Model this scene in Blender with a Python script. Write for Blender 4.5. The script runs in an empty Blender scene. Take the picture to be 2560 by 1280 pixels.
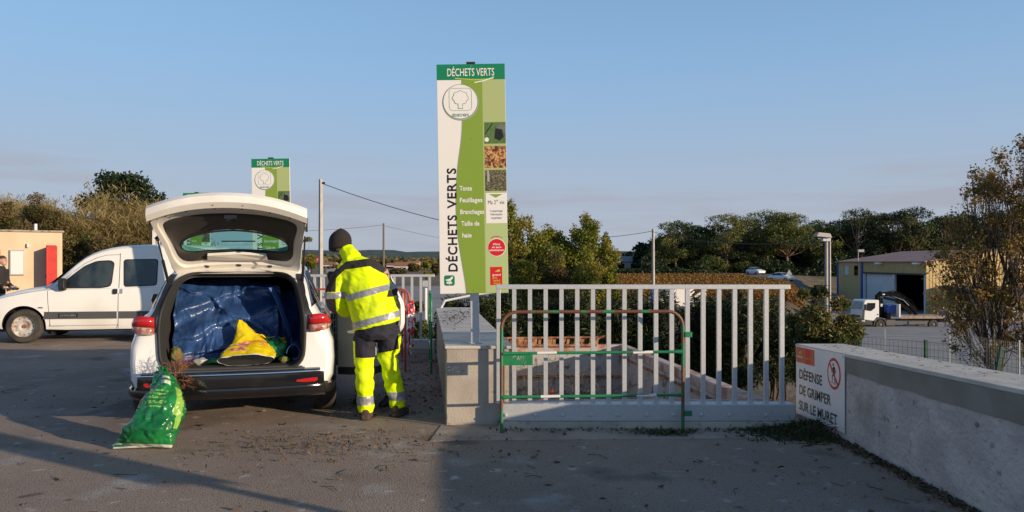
import bpy, bmesh, math, random
import numpy as np
from mathutils import Vector, Matrix, noise
R = math.radians
random.seed(7); rng = np.random.default_rng(7)
C = bpy.context.scene.collection
S = bpy.context.scene
# ------------------------------------------------ camera, sky, sun, exposure
cam = bpy.data.objects.new('camera', bpy.data.cameras.new('camera')); C.objects.link(cam)
cam.location = (0, 0, 1.44); cam.rotation_euler = (R(90), 0, 0)
cam.data.lens = 26.72; cam.data.sensor_width = 36; cam.data.shift_y = 0.00586
cam.data.clip_start = .05; cam.data.clip_end = 6000
S.camera = cam
SUN_AZ, SUN_EL = 120.0, 11.5            # azimuth clockwise from +Y
wld = bpy.data.worlds.new('World'); S.world = wld; wld.use_nodes = True
nt = wld.node_tree; nt.nodes.clear()
def N(nt, typ, **kw):
    n = nt.nodes.new(typ)
    for k, v in kw.items():
        if hasattr(n, k): setattr(n, k, v)
    return n
sky = N(nt, 'ShaderNodeTexSky'); sky.sky_type = 'NISHITA'; sky.sun_disc = False
sky.sun_elevation = R(SUN_EL); sky.sun_rotation = R(SUN_AZ); sky.air_density = 1.15; sky.dust_density = .6; sky.ozone_density = 1.5
bg = N(nt, 'ShaderNodeBackground'); bg.inputs[1].default_value = .103
out = N(nt, 'ShaderNodeOutputWorld')
# thin stratus near the horizon, noise stretched sideways, mixed over the sky
tc = N(nt, 'ShaderNodeTexCoord'); mp = N(nt, 'ShaderNodeMapping'); mp.inputs['Scale'].default_value = (1.6, 1.6, 14)
mp.inputs['Location'].default_value = (2.2, .3, .4)
nz = N(nt, 'ShaderNodeTexNoise'); nz.inputs['Scale'].default_value = 1.7; nz.inputs['Detail'].default_value = 5; nz.inputs['Roughness'].default_value = .55
cr = N(nt, 'ShaderNodeMapRange'); cr.inputs[1].default_value = .47; cr.inputs[2].default_value = .68; cr.clamp = True; cr.interpolation_type = 'SMOOTHSTEP'
sp = N(nt, 'ShaderNodeSeparateXYZ')
hz = N(nt, 'ShaderNodeMapRange'); hz.inputs[1].default_value = .15; hz.inputs[2].default_value = .085; hz.interpolation_type = 'SMOOTHSTEP'
mu = N(nt, 'ShaderNodeMath', operation='MULTIPLY'); mu2 = N(nt, 'ShaderNodeMath', operation='MULTIPLY'); mu2.inputs[1].default_value = .85
mx = N(nt, 'ShaderNodeMixRGB'); mx.inputs[2].default_value = (3.35, 3.5, 4.15, 1)
hz2 = N(nt, 'ShaderNodeMapRange'); hz2.inputs[1].default_value = .29; hz2.inputs[2].default_value = -.02; hz2.inputs[3].default_value = 0; hz2.inputs[4].default_value = .95; hz2.interpolation_type = 'SMOOTHSTEP'
mx0 = N(nt, 'ShaderNodeMixRGB'); mx0.inputs[2].default_value = (3.85, 4.15, 4.75, 1)
L = nt.links.new
L(tc.outputs['Generated'], mp.inputs[0]); L(mp.outputs[0], nz.inputs[0]); L(nz.outputs[0], cr.inputs[0])
L(tc.outputs['Generated'], sp.inputs[0]); L(sp.outputs[2], hz.inputs[0]); L(sp.outputs[2], hz2.inputs[0])
L(cr.outputs[0], mu.inputs[0]); L(hz.outputs[0], mu.inputs[1]); L(mu.outputs[0], mu2.inputs[0])
tn = N(nt, 'ShaderNodeMixRGB', blend_type='MULTIPLY'); tn.inputs[0].default_value = 1; tn.inputs[2].default_value = (1.06, 1.27, 1.52, 1)
L(sky.outputs[0], tn.inputs[1]); L(hz2.outputs[0], mx0.inputs[0])
hz3 = N(nt, 'ShaderNodeMapRange'); hz3.inputs[1].default_value = .60; hz3.inputs[2].default_value = .14; hz3.inputs[3].default_value = 0; hz3.inputs[4].default_value = .85; hz3.interpolation_type = 'SMOOTHSTEP'
mxm = N(nt, 'ShaderNodeMixRGB'); mxm.inputs[2].default_value = (2.35, 4.0, 6.3, 1)
L(sp.outputs[2], hz3.inputs[0]); L(hz3.outputs[0], mxm.inputs[0]); L(tn.outputs[0], mxm.inputs[1]); L(mxm.outputs[0], mx0.inputs[1])
L(mx0.outputs[0], mx.inputs[1]); L(mu2.outputs[0], mx.inputs[0])
L(mx.outputs[0], bg.inputs[0]); L(bg.outputs[0], out.inputs[0])
sun = bpy.data.objects.new('sun', bpy.data.lights.new('sun', 'SUN')); C.objects.link(sun)
sun.data.energy = 5.0; sun.data.angle = R(.55); sun.data.color = (1, .80, .57)
_a, _e = R(SUN_AZ), R(SUN_EL)
to_sun = Vector((math.sin(_a)*math.cos(_e), math.cos(_a)*math.cos(_e), math.sin(_e)))
sun.rotation_euler = to_sun.to_track_quat('Z', 'Y').to_euler(); sun.location = (30, -20, 20)
S.view_settings.view_transform = 'Standard'; S.view_settings.look = 'None'
S.view_settings.exposure = 0.2; S.view_settings.gamma = 1; S.view_settings.use_curve_mapping = False
S.cycles.max_bounces = 8; S.cycles.transparent_max_bounces = 24

# ------------------------------------------------ materials
MT = {}
def mat(name, col=(.5,.5,.5), rough=.6, metal=0, col2=None, scale=5, lo=.4, hi=.6, bump=0, bscale=40, detail=6, coat=0, spec=.5,
        stretch=(1,1,1), voro=False, trans=0, wave=0, speck=None, bdist=.01):
    m = bpy.data.materials.new(name); m.use_nodes = True; MT[name] = m
    t = m.node_tree; b = t.nodes['Principled BSDF']; l = t.links.new
    b.inputs['Base Color'].default_value = (*col, 1); b.inputs['Roughness'].default_value = rough
    b.inputs['Metallic'].default_value = metal; b.inputs['Specular IOR Level'].default_value = spec
    b.inputs['Coat Weight'].default_value = coat; b.inputs['Coat Roughness'].default_value = .05
    tc = t.nodes.new('ShaderNodeTexCoord'); mp = t.nodes.new('ShaderNodeMapping'); mp.inputs['Scale'].default_value = stretch
    l(tc.outputs['Object'], mp.inputs[0])
    cur = None
    if col2:
        if voro:
            nz = t.nodes.new('ShaderNodeTexVoronoi'); nz.inputs['Scale'].default_value = scale; o = nz.outputs['Color']
        else:
            nz = t.nodes.new('ShaderNodeTexNoise'); nz.inputs['Scale'].default_value = scale; nz.inputs['Detail'].default_value = detail; o = nz.outputs[0]
        l(mp.outputs[0], nz.inputs[0])
        mr = t.nodes.new('ShaderNodeMapRange'); mr.inputs[1].default_value = lo; mr.inputs[2].default_value = hi
        l(o, mr.inputs[0])
        mx = t.nodes.new('ShaderNodeMixRGB'); mx.inputs[1].default_value = (*col, 1); mx.inputs[2].default_value = (*col2, 1)
        l(mr.outputs[0], mx.inputs[0]); cur = mx.outputs[0]
    if speck:
        for (c3, sc, a, d) in speck:
            nz = t.nodes.new('ShaderNodeTexNoise'); nz.inputs['Scale'].default_value = sc; nz.inputs['Detail'].default_value = 4
            l(mp.outputs[0], nz.inputs[0])
            mr = t.nodes.new('ShaderNodeMapRange'); mr.inputs[1].default_value = a; mr.inputs[2].default_value = d
            l(nz.outputs[0], mr.inputs[0])
            mx = t.nodes.new('ShaderNodeMixRGB'); mx.inputs[2].default_value = (*c3, 1)
            if cur is None: mx.inputs[1].default_value = (*col, 1)
            else: l(cur, mx.inputs[1])
            l(mr.outputs[0], mx.inputs[0]); cur = mx.outputs[0]
    if cur is not None: l(cur, b.inputs['Base Color'])
    if bump:
        nz = t.nodes.new('ShaderNodeTexNoise'); nz.inputs['Scale'].default_value = bscale; nz.inputs['Detail'].default_value = 5
        l(mp.outputs[0], nz.inputs[0])
        bp = t.nodes.new('ShaderNodeBump'); bp.inputs['Strength'].default_value = bump; bp.inputs['Distance'].default_value = bdist
        l(nz.outputs[0], bp.inputs['Height']); l(bp.outputs[0], b.inputs['Normal'])
    return m
def leafmat(name, cols, trans=.3, rough=.55):
    m = bpy.data.materials.new(name); m.use_nodes = True; MT[name] = m
    t = m.node_tree; l = t.links.new; b = t.nodes['Principled BSDF']; b.inputs['Roughness'].default_value = rough
    b.inputs['Specular IOR Level'].default_value = .3
    at = t.nodes.new('ShaderNodeAttribute'); at.attribute_name = 'rnd'
    cr = t.nodes.new('ShaderNodeValToRGB'); e = cr.color_ramp.elements
    e[0].color = (*cols[0], 1); e[1].color = (*cols[-1], 1)
    for i, c in enumerate(cols[1:-1]):
        x = e.new((i+1)/(len(cols)-1)); x.color = (*c, 1)
    l(at.outputs['Fac'], cr.inputs[0]); l(cr.outputs[0], b.inputs['Base Color'])
    tr = t.nodes.new('ShaderNodeBsdfTranslucent'); l(cr.outputs[0], tr.inputs[0])
    ms = t.nodes.new('ShaderNodeMixShader'); ms.inputs[0].default_value = trans
    l(b.outputs[0], ms.inputs[1]); l(tr.outputs[0], ms.inputs[2]); l(ms.outputs[0], t.nodes['Material Output'].inputs[0])
    return m
def glassmat(name, tint, mixf, rough=.02):
    m = bpy.data.materials.new(name); m.use_nodes = True; MT[name] = m
    t = m.node_tree; l = t.links.new; t.nodes.remove(t.nodes['Principled BSDF'])
    tr = t.nodes.new('ShaderNodeBsdfTransparent'); tr.inputs[0].default_value = (*tint, 1)
    gl = t.nodes.new('ShaderNodeBsdfGlossy'); gl.inputs['Roughness'].default_value = rough
    lw = t.nodes.new('ShaderNodeLayerWeight'); lw.inputs['Blend'].default_value = .5
    fr = t.nodes.new('ShaderNodeMath'); fr.operation = 'POWER'; fr.inputs[1].default_value = 5; l(lw.outputs['Facing'], fr.inputs[0])
    ad = t.nodes.new('ShaderNodeMath'); ad.operation = 'ADD'; ad.inputs[1].default_value = mixf; ad.use_clamp = True
    ms = t.nodes.new('ShaderNodeMixShader')
    l(fr.outputs[0], ad.inputs[0]); l(ad.outputs[0], ms.inputs[0]); l(tr.outputs[0], ms.inputs[1]); l(gl.outputs[0], ms.inputs[2])
    l(ms.outputs[0], t.nodes['Material Output'].inputs[0]); return m

# ------------------------------------------------ helpers
class MB:
    def __init__(s): s.v = []; s.f = []; s.m = []
    def add(s, v, f, mi=0):
        o = len(s.v); s.v += [tuple(p) for p in v]
        s.f += [tuple(i+o for i in q) for q in f]; s.m += [mi]*len(f); return s
    def box(s, a, b, mi=0):
        x0,y0,z0 = a; x1,y1,z1 = b
        v = [(x0,y0,z0),(x1,y0,z0),(x1,y1,z0),(x0,y1,z0),(x0,y0,z1),(x1,y0,z1),(x1,y1,z1),(x0,y1,z1)]
        return s.add(v, [(0,3,2,1),(4,5,6,7),(0,1,5,4),(1,2,6,5),(2,3,7,6),(3,0,4,7)], mi)
    def cbox(s, c, d, M=None, mi=0):
        v = [Vector((x*d[0]/2, y*d[1]/2, z*d[2]/2)) for z in (-1,1) for (x,y) in ((-1,-1),(1,-1),(1,1),(-1,1))]
        if M: v = [M @ p for p in v]
        return s.add([p+Vector(c) for p in v], [(0,3,2,1),(4,5,6,7),(0,1,5,4),(1,2,6,5),(2,3,7,6),(3,0,4,7)], mi)
    def bar(s, p, q, w, h=None, up=(0,0,1), mi=0):
        p, q = Vector(p), Vector(q); h = h or w; d = (q-p).normalized(); u = Vector(up)
        if abs(d.dot(u)) > .98: u = Vector((0,1,0))
        a = d.cross(u).normalized(); b = a.cross(d)
        v = [e + a*i*w/2 + b*j*h/2 for e in (p,q) for (i,j) in ((-1,-1),(1,-1),(1,1),(-1,1))]
        return s.add(v, [(0,1,2,3),(7,6,5,4),(0,4,5,1),(1,5,6,2),(2,6,7,3),(3,7,4,0)], mi)
    def tube(s, pts, r, n=10, mi=0, cap=True, sq=1):
        pts = [Vector(p) for p in pts]; k = len(pts); rs = r if isinstance(r, (list,tuple)) else [r]*k
        ring = []; prev = None
        for i in range(k):
            d = (pts[min(i+1,k-1)]-pts[max(i-1,0)]).normalized()
            u = prev if prev is not None else (Vector((0,0,1)) if abs(d.z) < .9 else Vector((1,0,0)))
            a = d.cross(u).normalized(); b = a.cross(d).normalized(); prev = b
            ring += [pts[i]+a*math.cos(t)*rs[i]+b*math.sin(t)*rs[i]*sq for t in (2*math.pi*j/n for j in range(n))]
        f = [(i*n+j, i*n+(j+1)%n, (i+1)*n+(j+1)%n, (i+1)*n+j) for i in range(k-1) for j in range(n)]
        if cap: f += [tuple(range(n-1,-1,-1)), tuple((k-1)*n+j for j in range(n))]
        return s.add(ring, f, mi)
    def rings(s, rr, mi=0, cap=True, closed=True):
        n = len(rr[0]); k = len(rr)
        e = n if closed else n-1
        f = [(i*n+j, i*n+(j+1)%n, (i+1)*n+(j+1)%n, (i+1)*n+j) for i in range(k-1) for j in range(e)]
        if cap and closed: f += [tuple(range(n-1,-1,-1)), tuple((k-1)*n+j for j in range(n))]
        return s.add([p for r in rr for p in r], f, mi)
    def lathe(s, prof, c, axis=(0,0,1), n=24, mi=0, cap=True):
        ax = Vector(axis).normalized(); u = Vector((0,0,1)) if abs(ax.z) < .9 else Vector((1,0,0))
        a = ax.cross(u).normalized(); b = ax.cross(a)
        rr = [[Vector(c)+ax*h+(a*math.cos(t)+b*math.sin(t))*r for t in (2*math.pi*j/n for j in range(n))] for (r,h) in prof]
        return s.rings(rr, mi, cap)
    def prism(s, poly, fn, d, mi=0):
        """poly: 2-D outline, fn(x, y, depth) -> 3-D"""
        n = len(poly); v = [fn(x,y,0) for x,y in poly]+[fn(x,y,d) for x,y in poly]
        f = [tuple(range(n-1,-1,-1)), tuple(range(n,2*n))]+[(i,(i+1)%n,n+(i+1)%n,n+i) for i in range(n)]
        return s.add(v, f, mi)
    def mesh(s, name='m'):
        me = bpy.data.meshes.new(name); me.from_pydata([tuple(p) for p in s.v], [], s.f)
        if any(s.m):
            me.polygons.foreach_set('material_index', s.m)
        me.update(); return me
def org(p):
    o = Vector((0,0,0))
    while p is not None: o += p.location; p = p.parent
    return o
def link(name, me, mats, parent=None, world=False, smooth=False, bevel=0, fix=True):
    o = bpy.data.objects.new(name, me); C.objects.link(o)
    for m in (mats if isinstance(mats, (list,tuple)) else [mats]): me.materials.append(m if not isinstance(m, str) else MT[m])
    if fix:
        bm = bmesh.new(); bm.from_mesh(me); bmesh.ops.recalc_face_normals(bm, faces=bm.faces)
        bm.to_mesh(me); bm.free()
    if world and parent is not None: me.transform(Matrix.Translation(-org(parent)))
    if parent is not None: o.parent = parent
    if smooth:
        me.polygons.foreach_set('use_smooth', [True]*len(me.polygons))
        try: me.set_sharp_from_angle(angle=R(smooth if smooth is not True else 40))
        except Exception: pass
    if bevel:
        md = o.modifiers.new('bevel', 'BEVEL'); md.width = bevel; md.segments = 2; md.limit_method = 'ANGLE'; md.angle_limit = R(35)
    return o
def B(name, mb, mats, parent=None, **kw): return link(name, mb.mesh(name), mats, parent, **kw)
def tag(o, label=None, cat=None, group=None, kind=None):
    if label: o['label'] = label
    if cat: o['category'] = cat
    if group: o['group'] = group
    if kind: o['kind'] = kind
    return o
def thing(name, label, cat, loc=(0,0,0), rz=0, group=None):
    o = bpy.data.objects.new(name, None); C.objects.link(o); o.empty_display_size = .2
    o.location = loc; o.rotation_euler = (0,0,rz); return tag(o, label, cat, group)
def struct(name, mb, mats, **kw): return tag(B(name, mb, mats, **kw), kind='structure')
def dup(o, loc=None, rz=None, label=None, parent=None, scale=None):
    c = o.copy(); C.objects.link(c); c.parent = parent
    if loc is not None: c.location = loc
    if rz is not None: c.rotation_euler[2] = rz
    if scale is not None: c.scale = (scale,)*3
    if label: c['label'] = label
    for ch in o.children: dup(ch, parent=c)
    return c
def bake(o):
    dg = bpy.context.evaluated_depsgraph_get(); me = bpy.data.meshes.new_from_object(o.evaluated_get(dg))
    old = o.data; o.modifiers.clear(); o.data = me; return o
def boolean(o, cutters, transfer=False):
    for c in cutters:
        md = o.modifiers.new('b', 'BOOLEAN'); md.operation = 'DIFFERENCE'; md.object = c; md.solver = 'EXACT'
        try: md.material_mode = 'TRANSFER' if transfer else 'INDEX'
        except Exception: pass
    bpy.context.view_layer.update(); bake(o)
    for c in cutters: bpy.data.objects.remove(c)
    return o
def smooth(o, ang=35):
    me = o.data; me.polygons.foreach_set('use_smooth', [True]*len(me.polygons))
    try: me.set_sharp_from_angle(angle=R(ang))
    except Exception: pass
    return o
def remesh(mb, name, vox, mats, parent, world=True, sm=2, disp=None):
    o = B(name, mb, mats, parent, world=world)
    md = o.modifiers.new('r', 'REMESH'); md.mode = 'VOXEL'; md.voxel_size = vox; md.use_smooth_shade = True
    if sm:
        m2 = o.modifiers.new('s', 'SMOOTH'); m2.iterations = sm; m2.factor = .5
    bpy.context.view_layer.update(); bake(o)
    if disp:
        me = o.data; O = org(o)
        co = [v.co.copy() for v in me.vertices]; nn = [v.normal.copy() for v in me.vertices]
        for i, v in enumerate(me.vertices): v.co = co[i] + nn[i]*disp(co[i]+O)
        me.update()
    me = o.data; me.polygons.foreach_set('use_smooth', [True]*len(me.polygons))
    return o
def peel(o, name, pred, m, off=.002, parent=None):
    """faces of o whose world centre satisfies pred become a cover lying on o (its own part)"""
    me = o.data; O = org(o); vm = {}; v = []; f = []
    for p in me.polygons:
        if pred(p.center+O):
            q = []
            for i in p.vertices:
                if i not in vm: vm[i] = len(v); v.append(tuple(me.vertices[i].co + me.vertices[i].normal*off))
                q.append(vm[i])
            f.append(q)
    if not f: return None
    nm = bpy.data.meshes.new(name); nm.from_pydata(v, [], f)
    x = link(name, nm, m, parent or o, fix=False); nm.polygons.foreach_set('use_smooth', [True]*len(f)); return x
def text_obj(name, s, w, h, m, parent, fn, bold=0, sp=1.0, align='L', ext=.0008):
    """flat lettering: fn(x, y, d) -> 3-D; fits into a box w wide (None: free) and h high (cap height)"""
    cu = bpy.data.curves.new(name, 'FONT'); cu.body = s; cu.size = 1; cu.offset = bold; cu.space_character = sp; cu.resolution_u = 3
    t = bpy.data.objects.new(name, cu); C.objects.link(t); bpy.context.view_layer.update()
    me = bpy.data.meshes.new_from_object(t.evaluated_get(bpy.context.evaluated_depsgraph_get()))
    bpy.data.objects.remove(t)
    co = np.array([v.co[:] for v in me.vertices]); x0, x1 = co[:,0].min(), co[:,0].max()
    k = h/.69; kx = (w/(x1-x0)) if w else k
    dx = {'L': 0, 'C': -(x1-x0)/2*kx, 'R': -(x1-x0)*kx}[align]
    for v in me.vertices: v.co = fn((v.co.x-x0)*kx+dx, v.co.y*k, ext)
    me.update(); o = link(name, me, m, parent, fix=False); return o
def P(px, py, Y): return Vector(((px-1280)/1900*Y, Y, 1.44-(py-655)/1900*Y))

# ---- foliage
def leaves(name, cen, size, m, parent=None, aspect=.55, up=0, rnd=None, world=False, droop=0):
    n = len(cen); a = rng.normal(size=(n,3)); a[:,2] = a[:,2]*(1-abs(up)) + up*1.2 - droop
    a /= np.linalg.norm(a, axis=1)[:,None]
    b = np.cross(a, rng.normal(size=(n,3))); b /= np.linalg.norm(b, axis=1)[:,None]
    s = (size*(.6+.8*rng.random(n)))[:,None]
    v = np.empty((n,4,3)); v[:,0] = cen-a*s*.5; v[:,1] = cen+b*s*aspect*.5; v[:,2] = cen+a*s*.5; v[:,3] = cen-b*s*aspect*.5
    if world and parent is not None: v -= np.array(org(parent))
    me = bpy.data.meshes.new(name); me.vertices.add(n*4); me.vertices.foreach_set('co', v.astype(np.float32).ravel())
    me.loops.add(n*4); me.loops.foreach_set('vertex_index', np.arange(n*4, dtype=np.int32))
    me.polygons.add(n); me.polygons.foreach_set('loop_start', np.arange(0, n*4, 4, dtype=np.int32))
    at = me.attributes.new('rnd', 'FLOAT', 'FACE')
    r = rng.random(n) if rnd is None else np.clip(rnd + rng.normal(size=n)*.12, 0, 1)
    at.data.foreach_set('value', r.astype(np.float32)); me.update(calc_edges=True)
    return link(name, me, m, parent, fix=False)
def tree(name, label, cat, loc, blobs, nleaf, lsize, lm, tm, trunk_r=.15, fork=.3, aspect=.6, group=None, stems=1, fill=.45, up=0, lean=0, twigs=0, twig_r=.012):
    """blobs: (x, y, z, rx, rz) relative to loc; limbs run from the trunk to every blob"""
    root = thing(name, label, cat, loc, 0, group)
    H = max(b[2] for b in blobs)
    t = MB()
    if stems > 1: blobs = sorted(blobs, key=lambda b: b[0]+.3*b[1])
    for s in range(stems):
        bs = blobs[s*len(blobs)//stems:(s+1)*len(blobs)//stems] or blobs; bx = (random.uniform(-.25,.25) if stems > 1 else 0); by = (random.uniform(-.25,.25) if stems > 1 else 0)
        kf = .6 if stems == 1 else .95; top = Vector((sum(b[0] for b in bs)/len(bs)*kf, sum(b[1] for b in bs)/len(bs)*kf, (H if stems == 1 else max(b[2] for b in bs))*.85))
        base = Vector((bx,by,-.2)); tr = trunk_r/(1 if stems == 1 else 1.4)
        q = [base.lerp(top, k/6)+Vector((random.uniform(-1,1),random.uniform(-1,1),0))*H*.012 for k in range(7)]
        t.tube(q, [tr*(1-.75*k/6) for k in range(7)], 7)
        for b in bs:
            e = Vector(b[:3]); k = max(fork, min(.85, (e.z/H)*.7-.05)); st = base.lerp(top, k)
            if e.z < st.z+.02*H: continue
            mid = st.lerp(e, .5)+Vector((0,0,-.04*H))
            t.tube([st, mid, e], [tr*.45*(1-k*.5), tr*.25, tr*.1], 5)
            for _ in range(twigs):
                d = Vector((random.gauss(0,1),random.gauss(0,1),random.gauss(.5,1))).normalized()
                t.tube([mid.lerp(e, random.random()), e+Vector((d.x*b[3],d.y*b[3],d.z*b[4]))], [twig_r, twig_r*.3], 4, cap=False)
    B('trunk', t, tm, root, smooth=True)
    w = np.array([b[3]**2*b[4] for b in blobs])**.8; w /= w.sum(); idx = rng.choice(len(blobs), nleaf, p=w)
    d = rng.normal(size=(nleaf,3)); d /= np.linalg.norm(d, axis=1)[:,None]
    rad = (fill+(1-fill)*rng.random(nleaf))[:,None]*(.85+.3*rng.random(nleaf))[:,None]
    bb = np.array(blobs); cen = bb[idx,:3] + d*rad*np.stack([bb[idx,3], bb[idx,3], bb[idx,4]], 1)
    br = rng.random(len(blobs))[idx]
    leaves('crown', cen, lsize, lm, root, aspect=aspect, rnd=br*.7+.15, up=up)
    return root
def blobset(n, rx, z0, z1, r0, r1, flat=.8, power=1.0):
    o = []
    for i in range(n):
        a = random.uniform(0, 2*math.pi); k = random.random()**.6; z = random.uniform(z0, z1); s = 1-abs((z-z0)/(z1-z0)*2-1)**2*.6*power
        r = random.uniform(r0, r1); o.append((math.cos(a)*rx*k*s, math.sin(a)*rx*k*s, z, r, r*flat))
    return o

# ---- material library
mat('asphalt', (.245,.182,.142), .9, col2=(.31,.24,.19), scale=.9, lo=.35, hi=.7, bump=.9, bscale=85, bdist=.014,
    speck=[((.16,.125,.10), .35, .53, .66), ((.42,.40,.38), 110, .64, .70), ((.36,.34,.32), 1.7, .58, .76), ((.11,.085,.07), 1.1, .60, .70), ((.46,.43,.40), 6, .63, .74), ((.10,.08,.065), 4.2, .66, .74), ((.04,.035,.03), 70, .60, .66), ((.05,.045,.04), 25, .66, .72)])
mat('concrete', (.46,.40,.33), .85, col2=(.36,.31,.26), scale=3, bump=.35, bscale=60, speck=[((.20,.17,.14), 9, .62, .72)])
mat('concrete_dirty', (.34,.29,.24), .9, col2=(.25,.21,.18), scale=2.2, bump=.45, bscale=50, speck=[((.12,.10,.08), 6, .58, .72)])
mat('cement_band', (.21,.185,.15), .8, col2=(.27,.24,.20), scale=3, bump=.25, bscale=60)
mat('rough_render', (.60,.52,.48), .95, col2=(.48,.41,.38), scale=3.5, bump=.8, bscale=28, bdist=.03, speck=[((.22,.19,.17), 11, .64, .72), ((.64,.57,.52), 4, .55, .75), ((.30,.25,.22), 1.3, .58, .75)])
mat('slab_top', (.58,.53,.46), .8, col2=(.48,.43,.37), scale=4, bump=.2, bscale=40, speck=[((.22,.17,.13), 18, .68, .73)])
mat('galvanised', (.60,.60,.60), .48, .35, col2=(.50,.51,.53), scale=85, lo=.1, hi=.9, voro=True, bump=.06, bscale=30)
mat('white_paint', (.80,.79,.78), .28, coat=.7, col2=(.74,.73,.71), scale=1.5, speck=[((.62,.58,.52), 3.5, .60, .80)])
mat('white_paint_dirty', (.76,.74,.70), .4, coat=.3, col2=(.62,.58,.51), scale=1.2, lo=.55, hi=.8)
mat('inner_white', (.74,.71,.66), .45, col2=(.66,.63,.58), scale=3, coat=.1)
mat('black_plastic', (.018,.018,.019), .5)
mat('black_gloss', (.008,.008,.009), .12, coat=.6, col2=(.03,.026,.022), scale=3, lo=.55, hi=.75)
mat('rubber', (.014,.014,.014), .7, bump=.2, bscale=60)
mat('tyre', (.028,.025,.022), .85, col2=(.055,.048,.040), scale=6, bump=.3, bscale=80)
mat('dark_trim', (.035,.031,.028), .75, bump=.1, bscale=200, col2=(.048,.042,.038), scale=4)
mat('cargo_dark', (.016,.015,.015), .9)
mat('grey_plastic', (.07,.07,.075), .6)
mat('chrome', (.65,.65,.67), .12, 1)
mat('alloy', (.38,.38,.39), .35, .8)
mat('rim_steel', (.50,.47,.43), .6, .2, col2=(.20,.10,.06), scale=7, lo=.5, hi=.7)
mat('rust', (.20,.07,.03), .9, col2=(.30,.12,.05), scale=12, bump=.4, bscale=60)
mat('red_lens', (.42,.012,.014), .12, coat=.8)
mat('clear_lens', (.50,.36,.30), .15, coat=.8, col2=(.30,.07,.05), scale=20)
mat('tarp_blue', (.014,.042,.13), .36, col2=(.030,.078,.215), scale=5, bump=.55, bscale=22, bdist=.01, coat=.15)
mat('tarp_hem', (.05,.11,.33), .4)
mat('bag_yellow', (.78,.58,.01), .3, bump=.25, bscale=25, coat=.3)
mat('bag_mouth_shade', (.008,.008,.008), .8)
mat('print_pink', (.55,.06,.12), .35, col2=(.75,.42,.30), scale=28, speck=[((.12,.30,.04), 22, .55, .6)])
mat('print_orange', (.75,.22,.02), .35, col2=(.50,.30,.05), scale=20)
mat('bag_green', (.005,.115,.030), .32, col2=(.010,.185,.042), scale=7, bump=.8, bscale=16, coat=.3)
mat('bag_pale', (.60,.60,.52), .4, col2=(.30,.42,.28), scale=25, lo=.45, hi=.7)
mat('bag_lime', (.28,.42,.06), .35, col2=(.16,.40,.07), scale=12)
mat('cloth_olive', (.085,.11,.022), .8, col2=(.14,.15,.04), scale=12)
mat('bag_text', (.03,.22,.045), .3, col2=(.30,.42,.10), scale=55, lo=.48, hi=.55)
mat('twig', (.26,.085,.035), .85, col2=(.34,.15,.06), scale=20)
mat('bark', (.10,.075,.055), .95, col2=(.06,.045,.035), scale=12, bump=.5, bscale=20)
mat('bark_pine', (.24,.14,.085), .95, col2=(.13,.085,.06), scale=3, bump=.5, bscale=8)
mat('barrier_green', (.016,.20,.075), .4, col2=(.012,.17,.065), scale=12)
mat('barrier_rusty', (.13,.045,.026), .75, col2=(.016,.17,.065), scale=6, lo=.53, hi=.57, bump=.2, bscale=70)
mat('barrier_mixed', (.016,.17,.065), .6, col2=(.17,.06,.03), scale=9, lo=.48, hi=.53, bump=.2, bscale=70)
mat('barrier_white', (.72,.70,.66), .45)
mat('barrier_red', (.50,.055,.02), .5, col2=(.33,.06,.035), scale=8)
mat('tape', (.62,.05,.07), .35, col2=(.75,.72,.70), scale=9, lo=.5, hi=.52)
mat('hi_vis', (.66,.84,.0), .65, col2=(.58,.72,.03), scale=5, lo=.5, hi=.75, bump=.15, bscale=120)
_b = MT['hi_vis'].node_tree.nodes['Principled BSDF']; _b.inputs['Specular IOR Level'].default_value = .2
mat('reflective', (.30,.30,.31), .45, .3)
mat('navy_cloth', (.016,.016,.028), .85, bump=.2, bscale=150)
mat('black_cloth', (.020,.016,.015), .85, bump=.2, bscale=150)
mat('beanie', (.018,.015,.014), .95, bump=.3, bscale=120)
mat('skin', (.42,.24,.17), .5); mat('hair', (.05,.03,.02), .8)
mat('boot', (.09,.06,.04), .85, col2=(.05,.035,.025), scale=20)
mat('print_white', (.80,.77,.73), .4); mat('print_dgreen', (.004,.20,.085), .4); mat('print_green', (.22,.33,.035), .4)
mat('print_lgreen', (.40,.46,.19), .4); mat('print_lgreen2', (.43,.52,.22), .4); mat('print_black', (.012,.010,.010), .45)
mat('print_red', (.62,.012,.014), .4); mat('print_lime', (.45,.55,.05), .4); mat('print_grey', (.16,.16,.17), .5)
mat('print_purple', (.06,.03,.22), .4); mat('print_orange_red', (.60,.10,.04), .4); mat('print_shadow', (.36,.36,.33), .5)
mat('photo_grass', (.07,.13,.03), .5, col2=(.11,.19,.05), scale=60); mat('photo_leaves', (.30,.10,.03), .5, col2=(.62,.36,.12), scale=42, lo=.44, hi=.56, speck=[((.07,.02,.01), 30, .52, .6)])
mat('photo_branches', (.05,.06,.025), .5, col2=(.30,.22,.14), scale=55, lo=.5, hi=.6, stretch=(1,1,2.4))
mat('beige_wall', (.62,.48,.32), .9, col2=(.55,.42,.28), scale=1.2, bump=.1, bscale=60)
mat('red_paint', (.55,.018,.012), .45, col2=(.42,.014,.01), scale=4)
mat('board_white', (.62,.62,.62), .3); mat('alu', (.38,.38,.38), .4, .5)
mat('soil', (.13,.085,.055), .95, col2=(.19,.14,.095), scale=.7, bump=.6, bscale=5, bdist=.1, speck=[((.07,.085,.03), .35, .5, .64)])
mat('yard', (.29,.275,.27), .95, col2=(.22,.21,.205), scale=.22, bump=.5, bscale=4, bdist=.05, stretch=(1,3,1))
mat('road_asphalt', (.12,.12,.125), .9, col2=(.09,.09,.09), scale=.5)
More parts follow.
